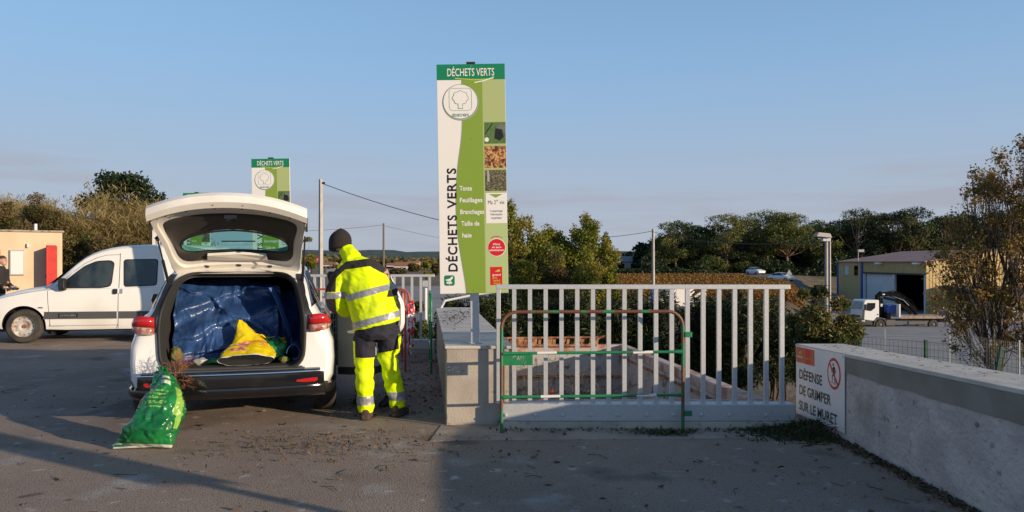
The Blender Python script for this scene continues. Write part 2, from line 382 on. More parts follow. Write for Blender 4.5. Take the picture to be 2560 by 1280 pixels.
mat('metal_yellow', (.60,.42,.17), .55, col2=(.54,.38,.15), scale=.6); mat('render_yellow', (.52,.38,.17), .8, col2=(.47,.34,.15), scale=.8)
mat('roof_brown', (.42,.235,.19), .85, col2=(.36,.20,.165), scale=.4); mat('blue_post', (.02,.07,.33), .5); mat('door_pale', (.58,.60,.60), .6, col2=(.53,.55,.56), scale=1)
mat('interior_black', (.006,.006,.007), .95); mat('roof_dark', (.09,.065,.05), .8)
mat('truck_white', (.72,.72,.70), .35, coat=.3); mat('crane_black', (.006,.006,.006), .9, spec=.1); mat('bed_wood', (.33,.25,.19), .8, col2=(.24,.17,.13), scale=3)
mat('skip_paint', (.43,.42,.41), .75, col2=(.27,.14,.085), scale=2.6, lo=.60, hi=.72, bump=.3, bscale=25, speck=[((.16,.15,.15), 6, .56, .66)])
mat('skip_rim', (.50,.40,.35), .75, col2=(.36,.17,.11), scale=5, lo=.45, hi=.6, bump=.3, bscale=30)
mat('skip_rust', (.22,.075,.035), .9, col2=(.42,.22,.11), scale=9, lo=.45, hi=.6, bump=.5, bscale=30)
mat('pole_concrete', (.42,.39,.35), .85, col2=(.36,.33,.30), scale=2); mat('pole_wood', (.16,.12,.09), .9)
mat('cable', (.03,.03,.03), .6); mat('fence_green', (.01,.065,.04), .5); mat('fence_grey', (.33,.34,.35), .5, .4)
mat('appliance', (.42,.40,.37), .5); mat('appliance_white', (.72,.72,.70), .4)
mat('house_white', (.62,.56,.50), .8); mat('roof_tile', (.32,.14,.08), .85); mat('grey_roof', (.22,.23,.24), .8); mat('lamp_emit', (.9,.9,.85), .4)
mat('hill_haze_green', (.026,.055,.050), 1, col2=(.04,.075,.062), scale=.02, bump=.8, bscale=.06, bdist=8)  # foliage tinted bluish, distance haze put into the colour
mat('shirt_white', (.7,.7,.72), .7); mat('stone_pale', (.42,.38,.33), .9)
leafmat('olive_leaf', [(.020,.034,.010),(.050,.068,.018),(.10,.115,.030),(.15,.14,.045)], .25)
leafmat('poplar_leaf', [(.06,.085,.014),(.15,.17,.022),(.25,.235,.03),(.30,.22,.04)], .35)
leafmat('pine_leaf', [(.032,.050,.014),(.075,.095,.022),(.14,.15,.032),(.19,.18,.045)], .25)
leafmat('pine_shade_leaf', [(.012,.022,.008),(.026,.040,.012),(.055,.070,.018),(.10,.11,.028)], .15)  # darker copy of the pine leaf, shade put into the colour
leafmat('hedge_shade_leaf', [(.010,.018,.006),(.022,.036,.010),(.045,.060,.018),(.085,.080,.030)], .2)  # oleander leaf darkened, the shade on the hedge is in the colour
leafmat('oak_leaf', [(.010,.022,.008),(.020,.036,.012),(.038,.056,.016)], .2)
leafmat('autumn_leaf', [(.14,.10,.03),(.24,.165,.045),(.34,.22,.06),(.27,.14,.06)], .4)
leafmat('reed_leaf', [(.14,.105,.035),(.27,.20,.075),(.38,.29,.12),(.18,.17,.045)], .3)
leafmat('scrub_leaf', [(.085,.052,.022),(.075,.085,.020),(.16,.10,.042),(.12,.12,.035)], .25)
leafmat('vine_leaf', [(.16,.075,.018),(.27,.125,.028),(.33,.165,.036),(.16,.13,.028)], .3)
leafmat('litter', [(.035,.026,.016),(.09,.052,.028),(.17,.11,.065),(.04,.052,.018)], .0, .9)
leafmat('green_litter', [(.02,.032,.01),(.04,.055,.016),(.075,.085,.03),(.05,.035,.02)], .1, .7)
leafmat('dry_grass', [(.16,.12,.07),(.30,.24,.15),(.42,.36,.25)], .2, .8)
mat('van_glass', (.012,.018,.018), .06, coat=.5, col2=(.05,.06,.055), scale=2.6, lo=.42, hi=.62, stretch=(1,1,.6))  # paler noise paints faint reflections into the opaque glass
glassmat('hatch_glass', (.32,.62,.56), .04); glassmat('clear_glass', (.55,.68,.66), .04); glassmat('dark_glass', (.10,.14,.14), .05)
# ------------------------------------------------ terrain and setting
def zt(x, y):
    f = np.interp(y, [0,10,14,20,27,50,77,100,150,200,400,1500], [-1.8,-1.8,-1.5,-1.75,-2.6,-3.3,-3.2,-2.6,-1.2,-.6,.4,4])
    g = np.interp(y, [0,10,14,20,27,50,77,130,150,200,400,1500], [-1.8,-1.8,-1.5,-1.9,-3,-4.5,-5.3,-5.9,-1.6,-.5,.4,4])
    r = x/max(y,1); w = min(1,max(0,(r-.36)/.05)); w = w*w*(3-2*w)
    z = f*(1-w)+g*w
    a = min(1,max(0,(-r-.36)/.07)); b = min(1,max(0,(y-28)/5)); z += a*a*(3-2*a)*b*b*(3-2*b)*(1.1-z)*(1 if y < 60 else max(.0, 1-(y-60)/60))
    return z
mb = MB(); ys = list(np.concatenate([np.linspace(3,60,50), np.geomspace(62,2600,60)])); rs = np.linspace(-1.7,1.7,110)
for y in ys:
    for r in rs:
        x = r*(y+14); mb.v.append((x, y, zt(x,y)+noise.noise(Vector((x*.15,y*.15,0)))*.12+(noise.noise(Vector((x*.01,y*.01,3)))*1.2 if y > 250 else 0)))
n = len(rs); mb.f = [(i*n+j,i*n+j+1,(i+1)*n+j+1,(i+1)*n+j) for i in range(len(ys)-1) for j in range(n-1)]; mb.m = [0]*len(mb.f)
struct('ground', mb, 'soil', smooth=True)
edge = [(-60,-40),(30,-40),(30,-1),(3.14,-1),(3.14,7.22),(2.47,7.22),(2.47,6.72),(.0,6.72),(-.62,12.25),(-3.85,12.25),(-4.6,17.6),(-7.0,17.6),(-7.8,23.5),(-9.5,23.5),(-11,30),(-60,30)]
mb = MB().prism(edge, lambda x,y,d: (x,y,-d), 3.2)
struct('yard_platform', mb, 'asphalt')
struct('pavement_strip', MB().prism([(-.66,6.10),(2.7,6.22),(2.7,6.6),(-.62,6.69)], lambda x,y,d: (x,y,.006-d), .05), 'concrete_dirty')
# gravel yard in front of the warehouse, lower road on the left, far road
def sheet(name, pts, width_or_poly, m, dz=.03, nx=24, ny=24):
    mb = MB()
    for (y, x0, x1) in pts:
        for k in range(nx+1):
            x = x0+(x1-x0)*k/nx; mb.v.append((x, y, max(zt(x,y), zt(x+.5,y), zt(x-.5,y))+dz+.13))
    mb.f = [(i*(nx+1)+j, i*(nx+1)+j+1, (i+1)*(nx+1)+j+1, (i+1)*(nx+1)+j) for i in range(len(pts)-1) for j in range(nx)]; mb.m = [0]*len(mb.f)
    return struct(name, mb, m, smooth=True)
sheet('gravel_yard', [(y, .405*y, 1.0*y) for y in np.linspace(30,135,80)], 0, 'yard')
sheet('lower_road', [(y, -.38*y, -.03*y) for y in np.linspace(48,112,50)], 0, 'yard', dz=0)
rp = [(18,205),(30,182),(40,165),(47,150),(47.5,138),(45,126),(46,116)]
pts = []
for i in range(len(rp)-1):
    for k in range(8):
        t = k/8; pts.append((rp[i][0]*(1-t)+rp[i+1][0]*t, rp[i][1]*(1-t)+rp[i+1][1]*t))
pts.sort(key=lambda p: p[1])
sheet('country_road', [(y, x-5, x+5) for x,y in pts], 0, 'road_asphalt', dz=.1, nx=6)
# far ridge
mb = MB(); xs = np.linspace(-2600,2600,160)
for j,(Y,k) in enumerate([(1500,0),(1750,.55),(2000,1),(2400,.3)]):
    for x in xs: mb.v.append((x, Y, 3+k*(23+9*noise.noise(Vector((x*.0016,1.3,0)))+4*noise.noise(Vector((x*.008,Y,0)))+1.2*noise.noise(Vector((x*.05,Y,0))))+(6*k if x < -300 else 0)))
n = len(xs); mb.f = [(i*n+j,i*n+j+1,(i+1)*n+j+1,(i+1)*n+j) for i in range(3) for j in range(n-1)]; mb.m=[0]*len(mb.f)
struct('hills', mb, 'hill_haze_green', smooth=True)

# ------------------------------------------------ low walls (muret)
def muret(label, a0, a1, b0, b1, h0, h1, mside, end_m, slab_m='slab_top', band=0):
    """a0/a1 left edge near/far, b0/b1 right edge near/far; h0/h1 heights"""
    root = thing('low_wall', label, 'low wall', ((a0[0]+b0[0])/2,(a0[1]+b0[1])/2,0))
    zb = -.25
    def q(p, z): return (p[0],p[1],z)
    mb = MB().add([q(a0,zb),q(b0,zb),q(b1,zb),q(a1,zb),q(a0,h0-.03),q(b0,h0-.03),q(b1,h1-.03),q(a1,h1-.03)],
        [(0,3,2,1),(4,5,6,7),(0,1,5,4),(1,2,6,5),(2,3,7,6),(3,0,4,7)])
    B('wall_body', mb, mside, root, world=True, bevel=.006)
    o = .012
    def ex(p, sx, sy): return (p[0]+sx*o, p[1]+sy*o)
    A0,B0,B1,A1 = ex(a0,-1,-1),ex(b0,1,-1),ex(b1,1,1),ex(a1,-1,1)
    mb = MB().add([q(A0,h0-.028),q(B0,h0-.028),q(B1,h1-.028),q(A1,h1-.028),q(A0,h0),q(B0,h0),q(B1,h1),q(A1,h1)],
        [(0,3,2,1),(4,5,6,7),(0,1,5,4),(1,2,6,5),(2,3,7,6),(3,0,4,7)])
    B('coping_slab', mb, slab_m, root, world=True, bevel=.005)
    return root
w1 = muret('low concrete wall with railing shadows on its end, under the tall green waste sign', (-.58,6.72),(-1.21,12.2),(.0,6.72),(-.63,12.2),.70,.70,'concrete','concrete')
w2 = muret('low concrete wall behind the white hatchback, under the second green sign', (-4.5,12.3),(-5.2,17.6),(-3.92,12.3),(-4.62,17.6),.70,.70,'concrete','concrete')
w3 = muret('low concrete wall farthest back, beyond the car, under the smallest green sign', (-7.65,17.7),(-8.4,23.4),(-7.07,17.7),(-7.82,23.4),.70,.70,'concrete','concrete')
def t4(y): return float(np.interp(y,[-3,2.6,3.9,7.2],[.70,.735,.770,.665]))
w4 = thing('low_wall', 'pale roughcast low wall at the right that carries the no climbing notice', 'low wall', (2.9,2,0))
def wall_rings(x0,x1,zb_,dz,ye): return [[(x0,y,zb_ if zb_ is not None else t4(y)-.028),(x1,y,zb_ if zb_ is not None else t4(y)-.028),(x1,y,t4(y)-dz),(x0,y,t4(y)-dz)] for y in ye]
B('wall_body', MB().rings(wall_rings(2.70,3.13,-.25,.030,[7.2,5.5,3.9,2.6,0,-3])), 'rough_render', w4, world=True)
B('coping_slab', MB().rings(wall_rings(2.688,3.142,None,0,[7.212,5.5,3.9,2.6,0,-3])), 'slab_top', w4, world=True, bevel=.005)
# smooth cement band under the coping of the right wall, uneven lower edge
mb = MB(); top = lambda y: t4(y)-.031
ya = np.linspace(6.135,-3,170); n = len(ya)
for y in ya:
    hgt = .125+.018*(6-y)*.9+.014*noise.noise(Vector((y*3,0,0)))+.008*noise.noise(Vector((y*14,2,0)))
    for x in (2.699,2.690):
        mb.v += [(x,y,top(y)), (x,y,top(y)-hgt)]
mb.f = []
for i in range(n-1):
    a,b = i*4,(i+1)*4; mb.f += [(a+2,b+2,b+3,a+3),(a+3,b+3,b+1,a+1)]
mb.m = [0]*len(mb.f)
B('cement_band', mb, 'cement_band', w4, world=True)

# ------------------------------------------------ warehouse
wh = thing('warehouse', 'yellow metal warehouse with brown roof, open dark bay and blue posts', 'warehouse', (54.5,100,-5.6))
Bx, By, L_, Wd, eave, ridge, zb = 54.5, 100, 27, 21.6, 1.44, 3.05, -6.3
gab = [(Bx,zb),(Bx+Wd,zb),(Bx+Wd,eave),(Bx+Wd/2,ridge),(Bx,eave)]
mb = MB(); x = Bx
while x < Bx+Wd-.01:
    x2 = min(x+.44, Bx+Wd); zt_ = lambda xx: eave+(ridge-eave)*(1-abs(xx-Bx-Wd/2)/(Wd/2))
    for (xa,xb,yy) in ((x,x+.36,By),(x+.36,x2,By+.10)):
        xb = min(xb, x2); mb.add([(xa,yy,zb),(xb,yy,zb),(xb,yy,zt_(xb)),(xa,yy,zt_(xa))],[(0,1,2,3)])
    for xx in (x+.36, x2):
        if xx <= Bx+Wd: mb.add([(xx,By,zb),(xx,By+.10,zb),(xx,By+.10,zt_(xx)),(xx,By,zt_(xx))],[(0,1,2,3)])
    x = x2
tag(B('gable_cladding', mb, 'metal_yellow', wh, world=True, fix=False), kind='stuff')
# front wall (faces left), openings left free
fx = Bx
def fw(y0,y1,z0,z1,th=.25,x=fx): return ((x,y0,z0),(x+th,y1,z1))
mb = MB()
mb.box(*fw(119,127,-1.1,eave)); mb.box(*fw(119,127,zb,-.1-1.0-1.0-.02)) if 0 else None
mb = MB()
mb.box(*fw(118.6,127,zb,-.7)); mb.box(*fw(118.6,127,.85,eave-.01)); mb.box(*fw(118.6,119.7,-.7,.85)); mb.box(*fw(121.2,123.2,-.7,.85)); mb.box(*fw(124.8,127,-.7,.85))
B('front_wall', mb, 'render_yellow', wh, world=True)
mb = MB(); y = 100.1
while y < 118.5:
    mb.box((fx,y,-.15),(fx+.2,y+.36,eave-.02)); mb.box((fx+.05,y+.36,-.15),(fx+.2,y+.44,eave-.02)); y += .44
tag(B('lintel_cladding', mb, 'render_yellow', wh, world=True), kind='stuff')
mb = MB().box((fx+.3,108.9,zb),(fx+.42,117.4,-.2)); B('sliding_door', mb, 'door_pale', wh, world=True)
for y in (118.0,): B('corner_post', MB().box((fx-.12,y,zb),(fx+.28,y+.6,eave-.05)), 'blue_post', wh, world=True)
B('corner_post', MB().box((fx-.12,126.9,zb),(fx+.28,127.3,eave-.05)), 'blue_post', wh, world=True)
B('corner_post', MB().box((fx-.06,100.1,zb),(fx+.22,100.45,-.2)), 'door_pale', wh, world=True)
B('door_jamb', MB().box((fx-.02,108.3,zb),(fx+.28,108.85,-.2)), 'door_pale', wh, world=True)
B('door_jamb', MB().box((fx-.02,117.5,zb),(fx+.28,117.95,-.2)), 'door_pale', wh, world=True)
B('door_rail', MB().box((fx-.15,100.2,-.32),(fx-.01,118,-.10)), 'black_plastic', wh, world=True)
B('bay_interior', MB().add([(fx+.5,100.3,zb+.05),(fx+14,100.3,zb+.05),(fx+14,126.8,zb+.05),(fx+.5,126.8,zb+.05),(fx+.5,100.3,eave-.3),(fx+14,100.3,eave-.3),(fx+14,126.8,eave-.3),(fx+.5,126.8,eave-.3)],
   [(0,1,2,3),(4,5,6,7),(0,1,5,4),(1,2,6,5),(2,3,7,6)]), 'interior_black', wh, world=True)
for (y0,y1) in ((119.7,121.2),(123.2,124.8)):
    w = B('window', MB().box((fx+.1,y0,-.7),(fx+.16,y1,.85)), 'dark_glass' if y0 < 120 else 'door_pale', wh, world=True)
    B('window_sill', MB().box((fx-.06,y0-.1,-.8),(fx+.1,y1+.1,-.7)), 'alu', w, world=True)
mb = MB()
for s in (0,1):
    xa, xb = (Bx-.35, Bx+Wd/2) if s == 0 else (Bx+Wd+.35, Bx+Wd/2)
    za = eave-.02
    mb.add([(xa,By-.25,za),(xb,By-.25,ridge+.05),(xb,By+L_+.3,ridge+.05),(xa,By+L_+.3,za),(xa,By-.25,za+.12),(xb,By-.25,ridge+.17),(xb,By+L_+.3,ridge+.17),(xa,By+L_+.3,za+.12)],
        [(0,3,2,1),(4,5,6,7),(0,1,5,4),(1,2,6,5),(2,3,7,6),(3,0,4,7)])
B('roof', mb, 'roof_brown', wh, world=True)
B('back_wall', MB().box((Bx,By+L_,zb),(Bx+Wd,By+L_+.2,eave)), 'metal_yellow', wh, world=True)
B('side_wall', MB().box((Bx+Wd,By+.2,zb),(Bx+Wd+.2,By+L_,eave)), 'metal_yellow', wh, world=True)
for y in (101.5, 112): B('floodlight', MB().cbox((fx-.5,y,1.25),(.9,.6,.22)), 'lamp_emit', wh, world=True)
for k, y in enumerate((119.2,)): B('roof_camera', MB().tube([(fx-.2,y,1.4),(fx-.2,y,4.6-1.4)],.05,6).cbox((fx+.2,y,3.2),(.9,.4,.4)), 'alu', wh, world=True)
# lean-to in front of the gable
lt = thing('lean_to_shed', 'low yellow shed with dark overhanging roof in front of the warehouse gable', 'shed', (63,93,-5.6))
B('wall', MB().box((58.1,89,-6.4),(70,99.8,-2.6)), 'render_yellow', lt, world=True)
B('roof', MB().add([(56.6,88,-2.62),(72,88,-3.1),(72,99.9,-2.2),(56.6,99.9,-1.9),(56.6,88,-2.35),(72,88,-2.8),(72,99.9,-1.9),(56.6,99.9,-1.6)],[(0,3,2,1),(4,5,6,7),(0,1,5,4),(1,2,6,5),(2,3,7,6),(3,0,4,7)]), 'roof_dark', lt, world=True)
B('door', MB().box((58.5,88.9,-6.3),(59.7,88.995,-3.9)), 'door_pale', lt, world=True)

# ------------------------------------------------ site office on the left
of = thing('site_office', 'low beige rendered hut with red shutters and a white notice case', 'hut', (-14.2,24,0), R(32))
def HX(px): r = (px-1280)/1900; return -(-14.2-24*r)/(.848-.53*r)*-1 if 0 else -((-14.2-24*r)/(.848-.53*r))
def HZ_(py, px): r = (px-1280)/1900; Y = 24+HX(px)*.53; return 1.44-(py-655)/1900*Y
B('wall', MB().box((-14,0,-.1),(0,4,2.37)), 'beige_wall', of, bevel=.02)
B('roof', MB().box((-14.1,-.05,2.37),(.05,4.1,2.43)), 'concrete_dirty', of)
B('vent_pipe', MB().tube([(HX(89),.8,2.4),(HX(89),.8,2.66)],.05,10), 'board_white', of, smooth=True)
xd0, xd1 = HX(118), HX(143)
B('door_opening', MB().box((HX(118)-.02,-.02,.02),(HX(140)+.0,-.004,HZ_(613,130))), 'red_paint', of)
d = B('door_shutter', MB().bar((xd0,-.03,0),(xd0+.02,-.03,0),.01).box((xd0,-.06,.05),(xd1,-.02,HZ_(615,130))), 'red_paint', of, bevel=.008)
d2 = B('door_shutter', MB().box((xd0-.03,-.62,.05),(xd0+.01,-.03,HZ_(618,118))), 'red_paint', of, bevel=.008)
B('handle', MB().box((xd0-.05,-.56,.95),(xd0-.03,-.52,1.05)), 'black_plastic', d2)
nb = B('notice_case', MB().box((HX(24),-.07,HZ_(688,40)),(HX(61),-.004,HZ_(625,40))), 'alu', of, bevel=.008)
B('notice_board', MB().box((HX(27),-.078,HZ_(685,40)),(HX(58.5),-.069,HZ_(628,40))), 'board_white', nb)
B('alarm_box', MB().box((HX(67),-.10,HZ_(619,70)),(HX(73),-.004,HZ_(609,70))), 'board_white', of, bevel=.01)
B('door_shutter', MB().box((HX(-20),-.06,.05),(HX(1),-.02,HZ_(625,0))), 'red_paint', of)

# ------------------------------------------------ poles, wires, lamps, small signs
def pole(label, px, Y, ytop, w, m, cat='utility pole', name='utility_pole'):
    z0 = zt((px-1280)/1900*Y, Y)-.2; T = P(px, ytop, Y); o = thing(name, label, cat, (T.x, Y, z0))
    B('pole', MB().tube([(T.x,Y,z0),(T.x,Y,T.z)],[w*.62,w*.42],4 if 'concrete' in m else 8), m, o, world=True)
    return o, T
p1,T1 = pole('tall square concrete utility pole rising behind the worker in the yellow jacket', 802, 50, 448, .30, 'pole_concrete')
B('insulator', MB().cbox((T1.x+.12,50,T1.z-.25),(.3,.1,.12)), 'black_plastic', p1, world=True)
p2,T2 = pole('thin dark wooden utility pole in the distance right of the worker', 959, 95, 558, .26, 'pole_wood')
p3,T3 = pole('grey utility pole in front of the pines, behind the grey railing', 1633, 75, 572, .30, 'pole_concrete')
p4,T4 = pole('slim pole standing just behind the lamp post', 2074, 42, 592, .16, 'pole_concrete')
def wire(label, a, b, sag, r=.014):
    a, b = Vector(a), Vector(b); pts = [a.lerp(b,k/20)-Vector((0,0,sag*4*(k/20)*(1-k/20))) for k in range(21)]
    return tag(B('overhead_wire', MB().tube(pts, r, 5), 'cable'), label, 'wire')
wire('black overhead cable running down from the tall concrete pole behind the big sign', T1-Vector((0,0,.25)), T3-Vector((0,0,.2)), 1.9, .028)
wire('thin overhead wire left of the thin dark wooden pole', P(560,572,95), T2-Vector((0,0,.2)), .5, .018)
wire('thin overhead wire sloping right from the thin dark wooden pole', T2-Vector((0,0,.3)), P(1420,640,110), .5, .018)
wire('overhead cable crossing in front of the pines towards the lamp post', T3-Vector((0,0,.3)), T4-Vector((0,0,.25)), .55, .022)
lp = thing('lamp_post', 'grey lamp post with a shoebox floodlight above the oleander', 'lamp post', (P(2066,655,38).x,38,zt(15.7,38)))
Tl = P(2066,600,38); B('pole', MB().tube([(Tl.x,38,-4),(Tl.x,38,Tl.z)],[.09,.075],12), 'pole_concrete', lp, world=True, smooth=True)
B('bracket', MB().box((Tl.x-.22,37.85,Tl.z-.06),(Tl.x+.14,38.15,Tl.z+.10)).bar((Tl.x+.05,38,Tl.z),(Tl.x+.05,38,Tl.z+.3),.07), 'galvanised', lp, world=True)
lh = B('lamp_head', MB().add([(Tl.x-.62,37.7,Tl.z+.17),(Tl.x+.18,37.7,Tl.z+.10),(Tl.x+.18,38.3,Tl.z+.10),(Tl.x-.62,38.3,Tl.z+.17),(Tl.x-.48,37.78,Tl.z+.38),(Tl.x+.12,37.8,Tl.z+.32),(Tl.x+.12,38.2,Tl.z+.32),(Tl.x-.48,38.2,Tl.z+.38)],
   [(0,3,2,1),(4,5,6,7),(0,1,5,4),(1,2,6,5),(2,3,7,6),(3,0,4,7)]), 'pole_concrete', lp, world=True, bevel=.03)
B('lamp', MB().lathe([(.0,0),(.10,.01),(.09,.12),(.05,.16),(0,.17)],(Tl.x-.3,38,Tl.z+.04),(0,0,1),12), 'chrome', lp, world=True, smooth=True)
ss = thing('stop_sign', 'small red octagonal stop sign in the distance beside the concrete pole', 'stop sign', (P(797,655,95).x,95,-3))
c = P(797,649,95); B('post', MB().tube([(c.x,95.02,-3.2),(c.x,95.02,c.z)],.04,6), 'alu', ss, world=True)
oc = [(math.cos(R(22.5+45*k))*.34, math.sin(R(22.5+45*k))*.34) for k in range(8)]
pl = B('sign_plate', MB().prism(oc, lambda x,y,d: (c.x+x,94.97-d,c.z+y), .03), 'print_red', ss, world=True)
O = org(ss); text_obj('lettering','STOP',.46,.16,'print_white',pl, lambda x,y,d: (c.x+x-O.x,94.93-d-O.y,c.z+y-.08-O.z), bold=.02, align='C')
ws = thing('warning_sign', 'grey back of a triangular road sign by the country road', 'road sign', (P(1973,655,118).x,118,-2))
c = P(1973,683,118); B('post', MB().tube([(c.x,118.05,-3),(c.x,118.05,c.z)],.05,6), 'alu', ws, world=True)
B('sign_plate', MB().prism([(-.5,-.25),(.5,-.25),(0,.6)], lambda x,y,d: (c.x+x,118-d,c.z+y), .03).cbox((c.x,118,c.z-.7),(.55,.03,.6)), 'alu', ws, world=True)

# ------------------------------------------------ distant houses
def house(label, px0, px1, ytop, ybot, Y, wall='house_white', roofm='roof_tile', n=3):
    x0,x1 = (px0-1280)/1900*Y,(px1-1280)/1900*Y; z0 = 1.44-(ybot-655)/1900*Y-.8; z1 = 1.44-((ytop+ybot)/2-655)/1900*Y; z2 = 1.44-(ytop-655)/1900*Y
    h = thing('house', label, 'house', ((x0+x1)/2, Y, z0))
    B('wall', MB().box((x0,Y,z0),(x1,Y+7,z1)), wall, h, world=True)
    B('roof', MB().add([(x0-.4,Y-.4,z1),(x1+.4,Y-.4,z1),(x1+.4,Y+7.4,z1),(x0-.4,Y+7.4,z1),(x0-.2,Y+3.5,z2),(x1+.2,Y+3.5,z2)],[(0,1,5,4),(2,3,4,5),(0,4,3),(1,2,5),(0,3,2,1)]), roofm, h, world=True)
    for k in range(n):
        xx = x0+(x1-x0)*(k+.5)/n; B('window', MB().box((xx-.5,Y-.05,z1-1.7),(xx+.5,Y-.01,z1-.5)), 'dark_glass', h, world=True)
house('distant white house with a low tiled roof, leftmost of the cluster past the worker', 966, 988, 657, 668, 230)
house('distant long house with red tiled roof, widest of the cluster past the worker', 985, 1036, 655, 674, 215)
house('distant small pale house with red roof at the right of the cluster', 1018, 1044, 652, 664, 250)
house('distant pale house between the stop sign and the worker', 806, 834, 655, 668, 240)
house('distant grey roofed barn glimpsed between the poplars and the pines', 1542, 1596, 640, 668, 190, 'stone_pale', 'grey_roof', 2)
# white metal frame canopy seen between the railing bars
cn = thing('steel_canopy', 'white open canopy frame with diagonal braces seen through the railing', 'canopy', (13,62,-3.3))
f_ = MB(); zl, zh = P(0,752,62).z, P(0,724,62).z; xa, xb = P(1645,0,62).x, P(1765,0,62).x; xc0, xc1 = P(1692,0,62).x, P(1722,0,62).x
for yy in (62, 66):
    for (x0,x1) in ((xa,xc0),(xb,xc1)):
        f_.bar((x0 if x0 == xa else x1,yy,zl),(x1 if x0 == xa else x0,yy,zh),.16); f_.bar(((x0+x1)/2,yy,zl),(x1 if x0 == xa else x0,yy,zh-.3),.11)
    f_.bar((xa,yy,zl),(xb,yy,zl),.12); f_.bar((xc0,yy,zh),(xc1,yy,zh),.12); f_.bar((xa,yy,-4),(xa,yy,zl),.12); f_.bar((xb,yy,-4),(xb,yy,zl),.12)
B('frame', f_, 'print_white', cn, world=True)
B('roof', MB().add([(xc0,61.9,zh),(xc1,61.9,zh),(xc1+.4,61.9,zl),(xc0-.4,61.9,zl),(xc0,66.1,zh),(xc1,66.1,zh),(xc1+.4,66.1,zl),(xc0-.4,66.1,zl)],[(0,1,2,3),(4,5,6,7),(0,1,5,4),(1,2,6,5),(3,0,4,7)]), 'print_white', cn, world=True)
B('low_panel', MB().box((xa,61.8,zl-.45),(xb,61.95,zl-.05)), 'print_white', cn, world=True)
B('blue_sheet', MB().box((xa-.5,62,zl+.1),(xa-.1,62.4,zh)), 'blue_post', cn, world=True)

# ------------------------------------------------ simple vehicle for the far road
def far_car(label, x, y, rz, z, body):
    o = thing('car', label, 'car', (x,y,z), rz)
    st = [(-2.1,.72,.45,.75),(-1.9,.84,.3,.95),(-1.5,.86,.25,1.0),(-1.2,.86,.25,1.35),(-.6,.86,.25,1.48),(.4,.86,.25,1.46),(1.0,.86,.25,1.05),(1.7,.85,.25,.92),(2.1,.74,.35,.70)]
    rr = []
    for v,w,zb_,zt__ in st:
        b = min(.95, zt__*.93); rr.append([(-w*.9,v,zb_),(w*.9,v,zb_),(w,v,zb_+.15),(w,v,b*.8),(w*.96,v,b),(w*.72,v,zt__-.03),(w*.4,v,zt__),(-w*.4,v,zt__),(-w*.72,v,zt__-.03),(-w*.96,v,b),(-w,v,b*.8),(-w,v,zb_+.15)])
    B('body', MB().rings(rr), body, o, smooth=True)
    B('windscreen', MB().add([(-.62,.45,1.44),(.62,.45,1.44),(.74,1.02,1.04),(-.74,1.02,1.04)],[(0,1,2,3)]), 'black_gloss', o)
    for s in (-1,1):
        B('side_window', MB().add([(s*.64,.3,1.40),(s*.64,-1.1,1.36),(s*.84,-1.3,1.0),(s*.84,.8,1.0)],[(0,1,2,3)]), 'black_gloss', o)
        B('headlight', MB().cbox((s*.62,2.03,.70),(.32,.12,.14)), 'board_white', o)
        for v in (-1.3,1.3):
            wv = B('wheel', MB().lathe([(.12,-.1),(.31,-.1),(.31,.1),(.12,.1)],(s*.78,v,.31),(1,0,0),16), 'tyre', o); B('rim', MB().lathe([(.18,-.11),(.18,.11)],(s*.78,v,.31),(1,0,0),12), 'alloy', wv)
    B('number_plate', MB().cbox((0,2.12,.5),(.5,.02,.11)), 'board_white', o)
    return o
far_car('pale car driving towards the camera on the country road by the pines', 47.4, 148, R(180+18), zt(47.4,148)+.25, 'white_paint')
far_car('white car parked beside the triangular road sign', 43.6, 123, R(180+35), zt(43.6,123)+.25, 'white_paint')
far_car('white car half hidden behind the autumn tree by the shed', 58.8, 86, R(70), zt(58.8,86)+.2, 'white_paint')
sk = thing('storage_cabin', 'small pale grey cabin on the yard behind the truck bed', 'cabin', (49.8,82,-5.3))
B('wall', MB().box((48.3,84,-5.6),(50.2,86,-4.1)), 'grey_roof', sk, world=True); B('roof', MB().box((48.2,83.9,-4.1),(50.3,86.1,-4.0)), 'grey_roof', sk, world=True)

# ------------------------------------------------ mesh fences
def fence(label, pts, ztop, hgt, wirem, postm, tilt=None, pw=.06, step=.14, r=.006):
    f = thing('mesh_fence', label, 'fence', (pts[0][0],pts[0][1],ztop[0]-hgt))
    for i,(x,y) in enumerate(pts):
        t = tilt.get(i,(0,0)) if tilt else (0,0)
        B('post', MB().bar((x,y,ztop[i]-hgt),(x+t[0],y+t[1],ztop[i]+.06),pw), postm, f, world=True)
    for i in range(len(pts)-1):
        a, b = Vector((*pts[i],ztop[i])), Vector((*pts[i+1],ztop[i+1])); Ln = (b-a).length; m_ = MB(); k = 0
        nn = int(Ln/step)
        for j in range(1,nn):
            t = a.lerp(b,j/nn); m_.bar(t-Vector((0,0,hgt)), t, r)
        for j in range(int(hgt/.2)+1): m_.bar(a-Vector((0,0,j*.2)), b-Vector((0,0,j*.2)), r*1.3)
        B('mesh_panel', m_, wirem, f, world=True)
    return f
g0 = P(2150,842,24); g1 = P(2315,855,22); g2 = P(2474,872,20); g3 = P(2640,890,18)
fence('dark green mesh fence with one leaning post behind the right low wall', [(P(1985,0,26).x,26),(g0.x,24),(g1.x,22),(g2.x,20),(g3.x,18)], [P(0,830,26).z,g0.z,g1.z,g2.z,g3.z], 1.7, 'fence_green', 'fence_green', {3:(.32,0)}, .085)
h0 = P(2212,826,30); h1 = P(2374,832,27); h2 = P(2548,856,20); h3 = P(2700,870,17)
fence('taller thin galvanised mesh fence beyond the green one', [(h0.x,30),(h1.x,27),(h2.x,20),(h3.x,17)], [h0.z,h1.z,h2.z,h3.z], 2.0, 'fence_grey', 'fence_grey', None, .036, .16, .003)
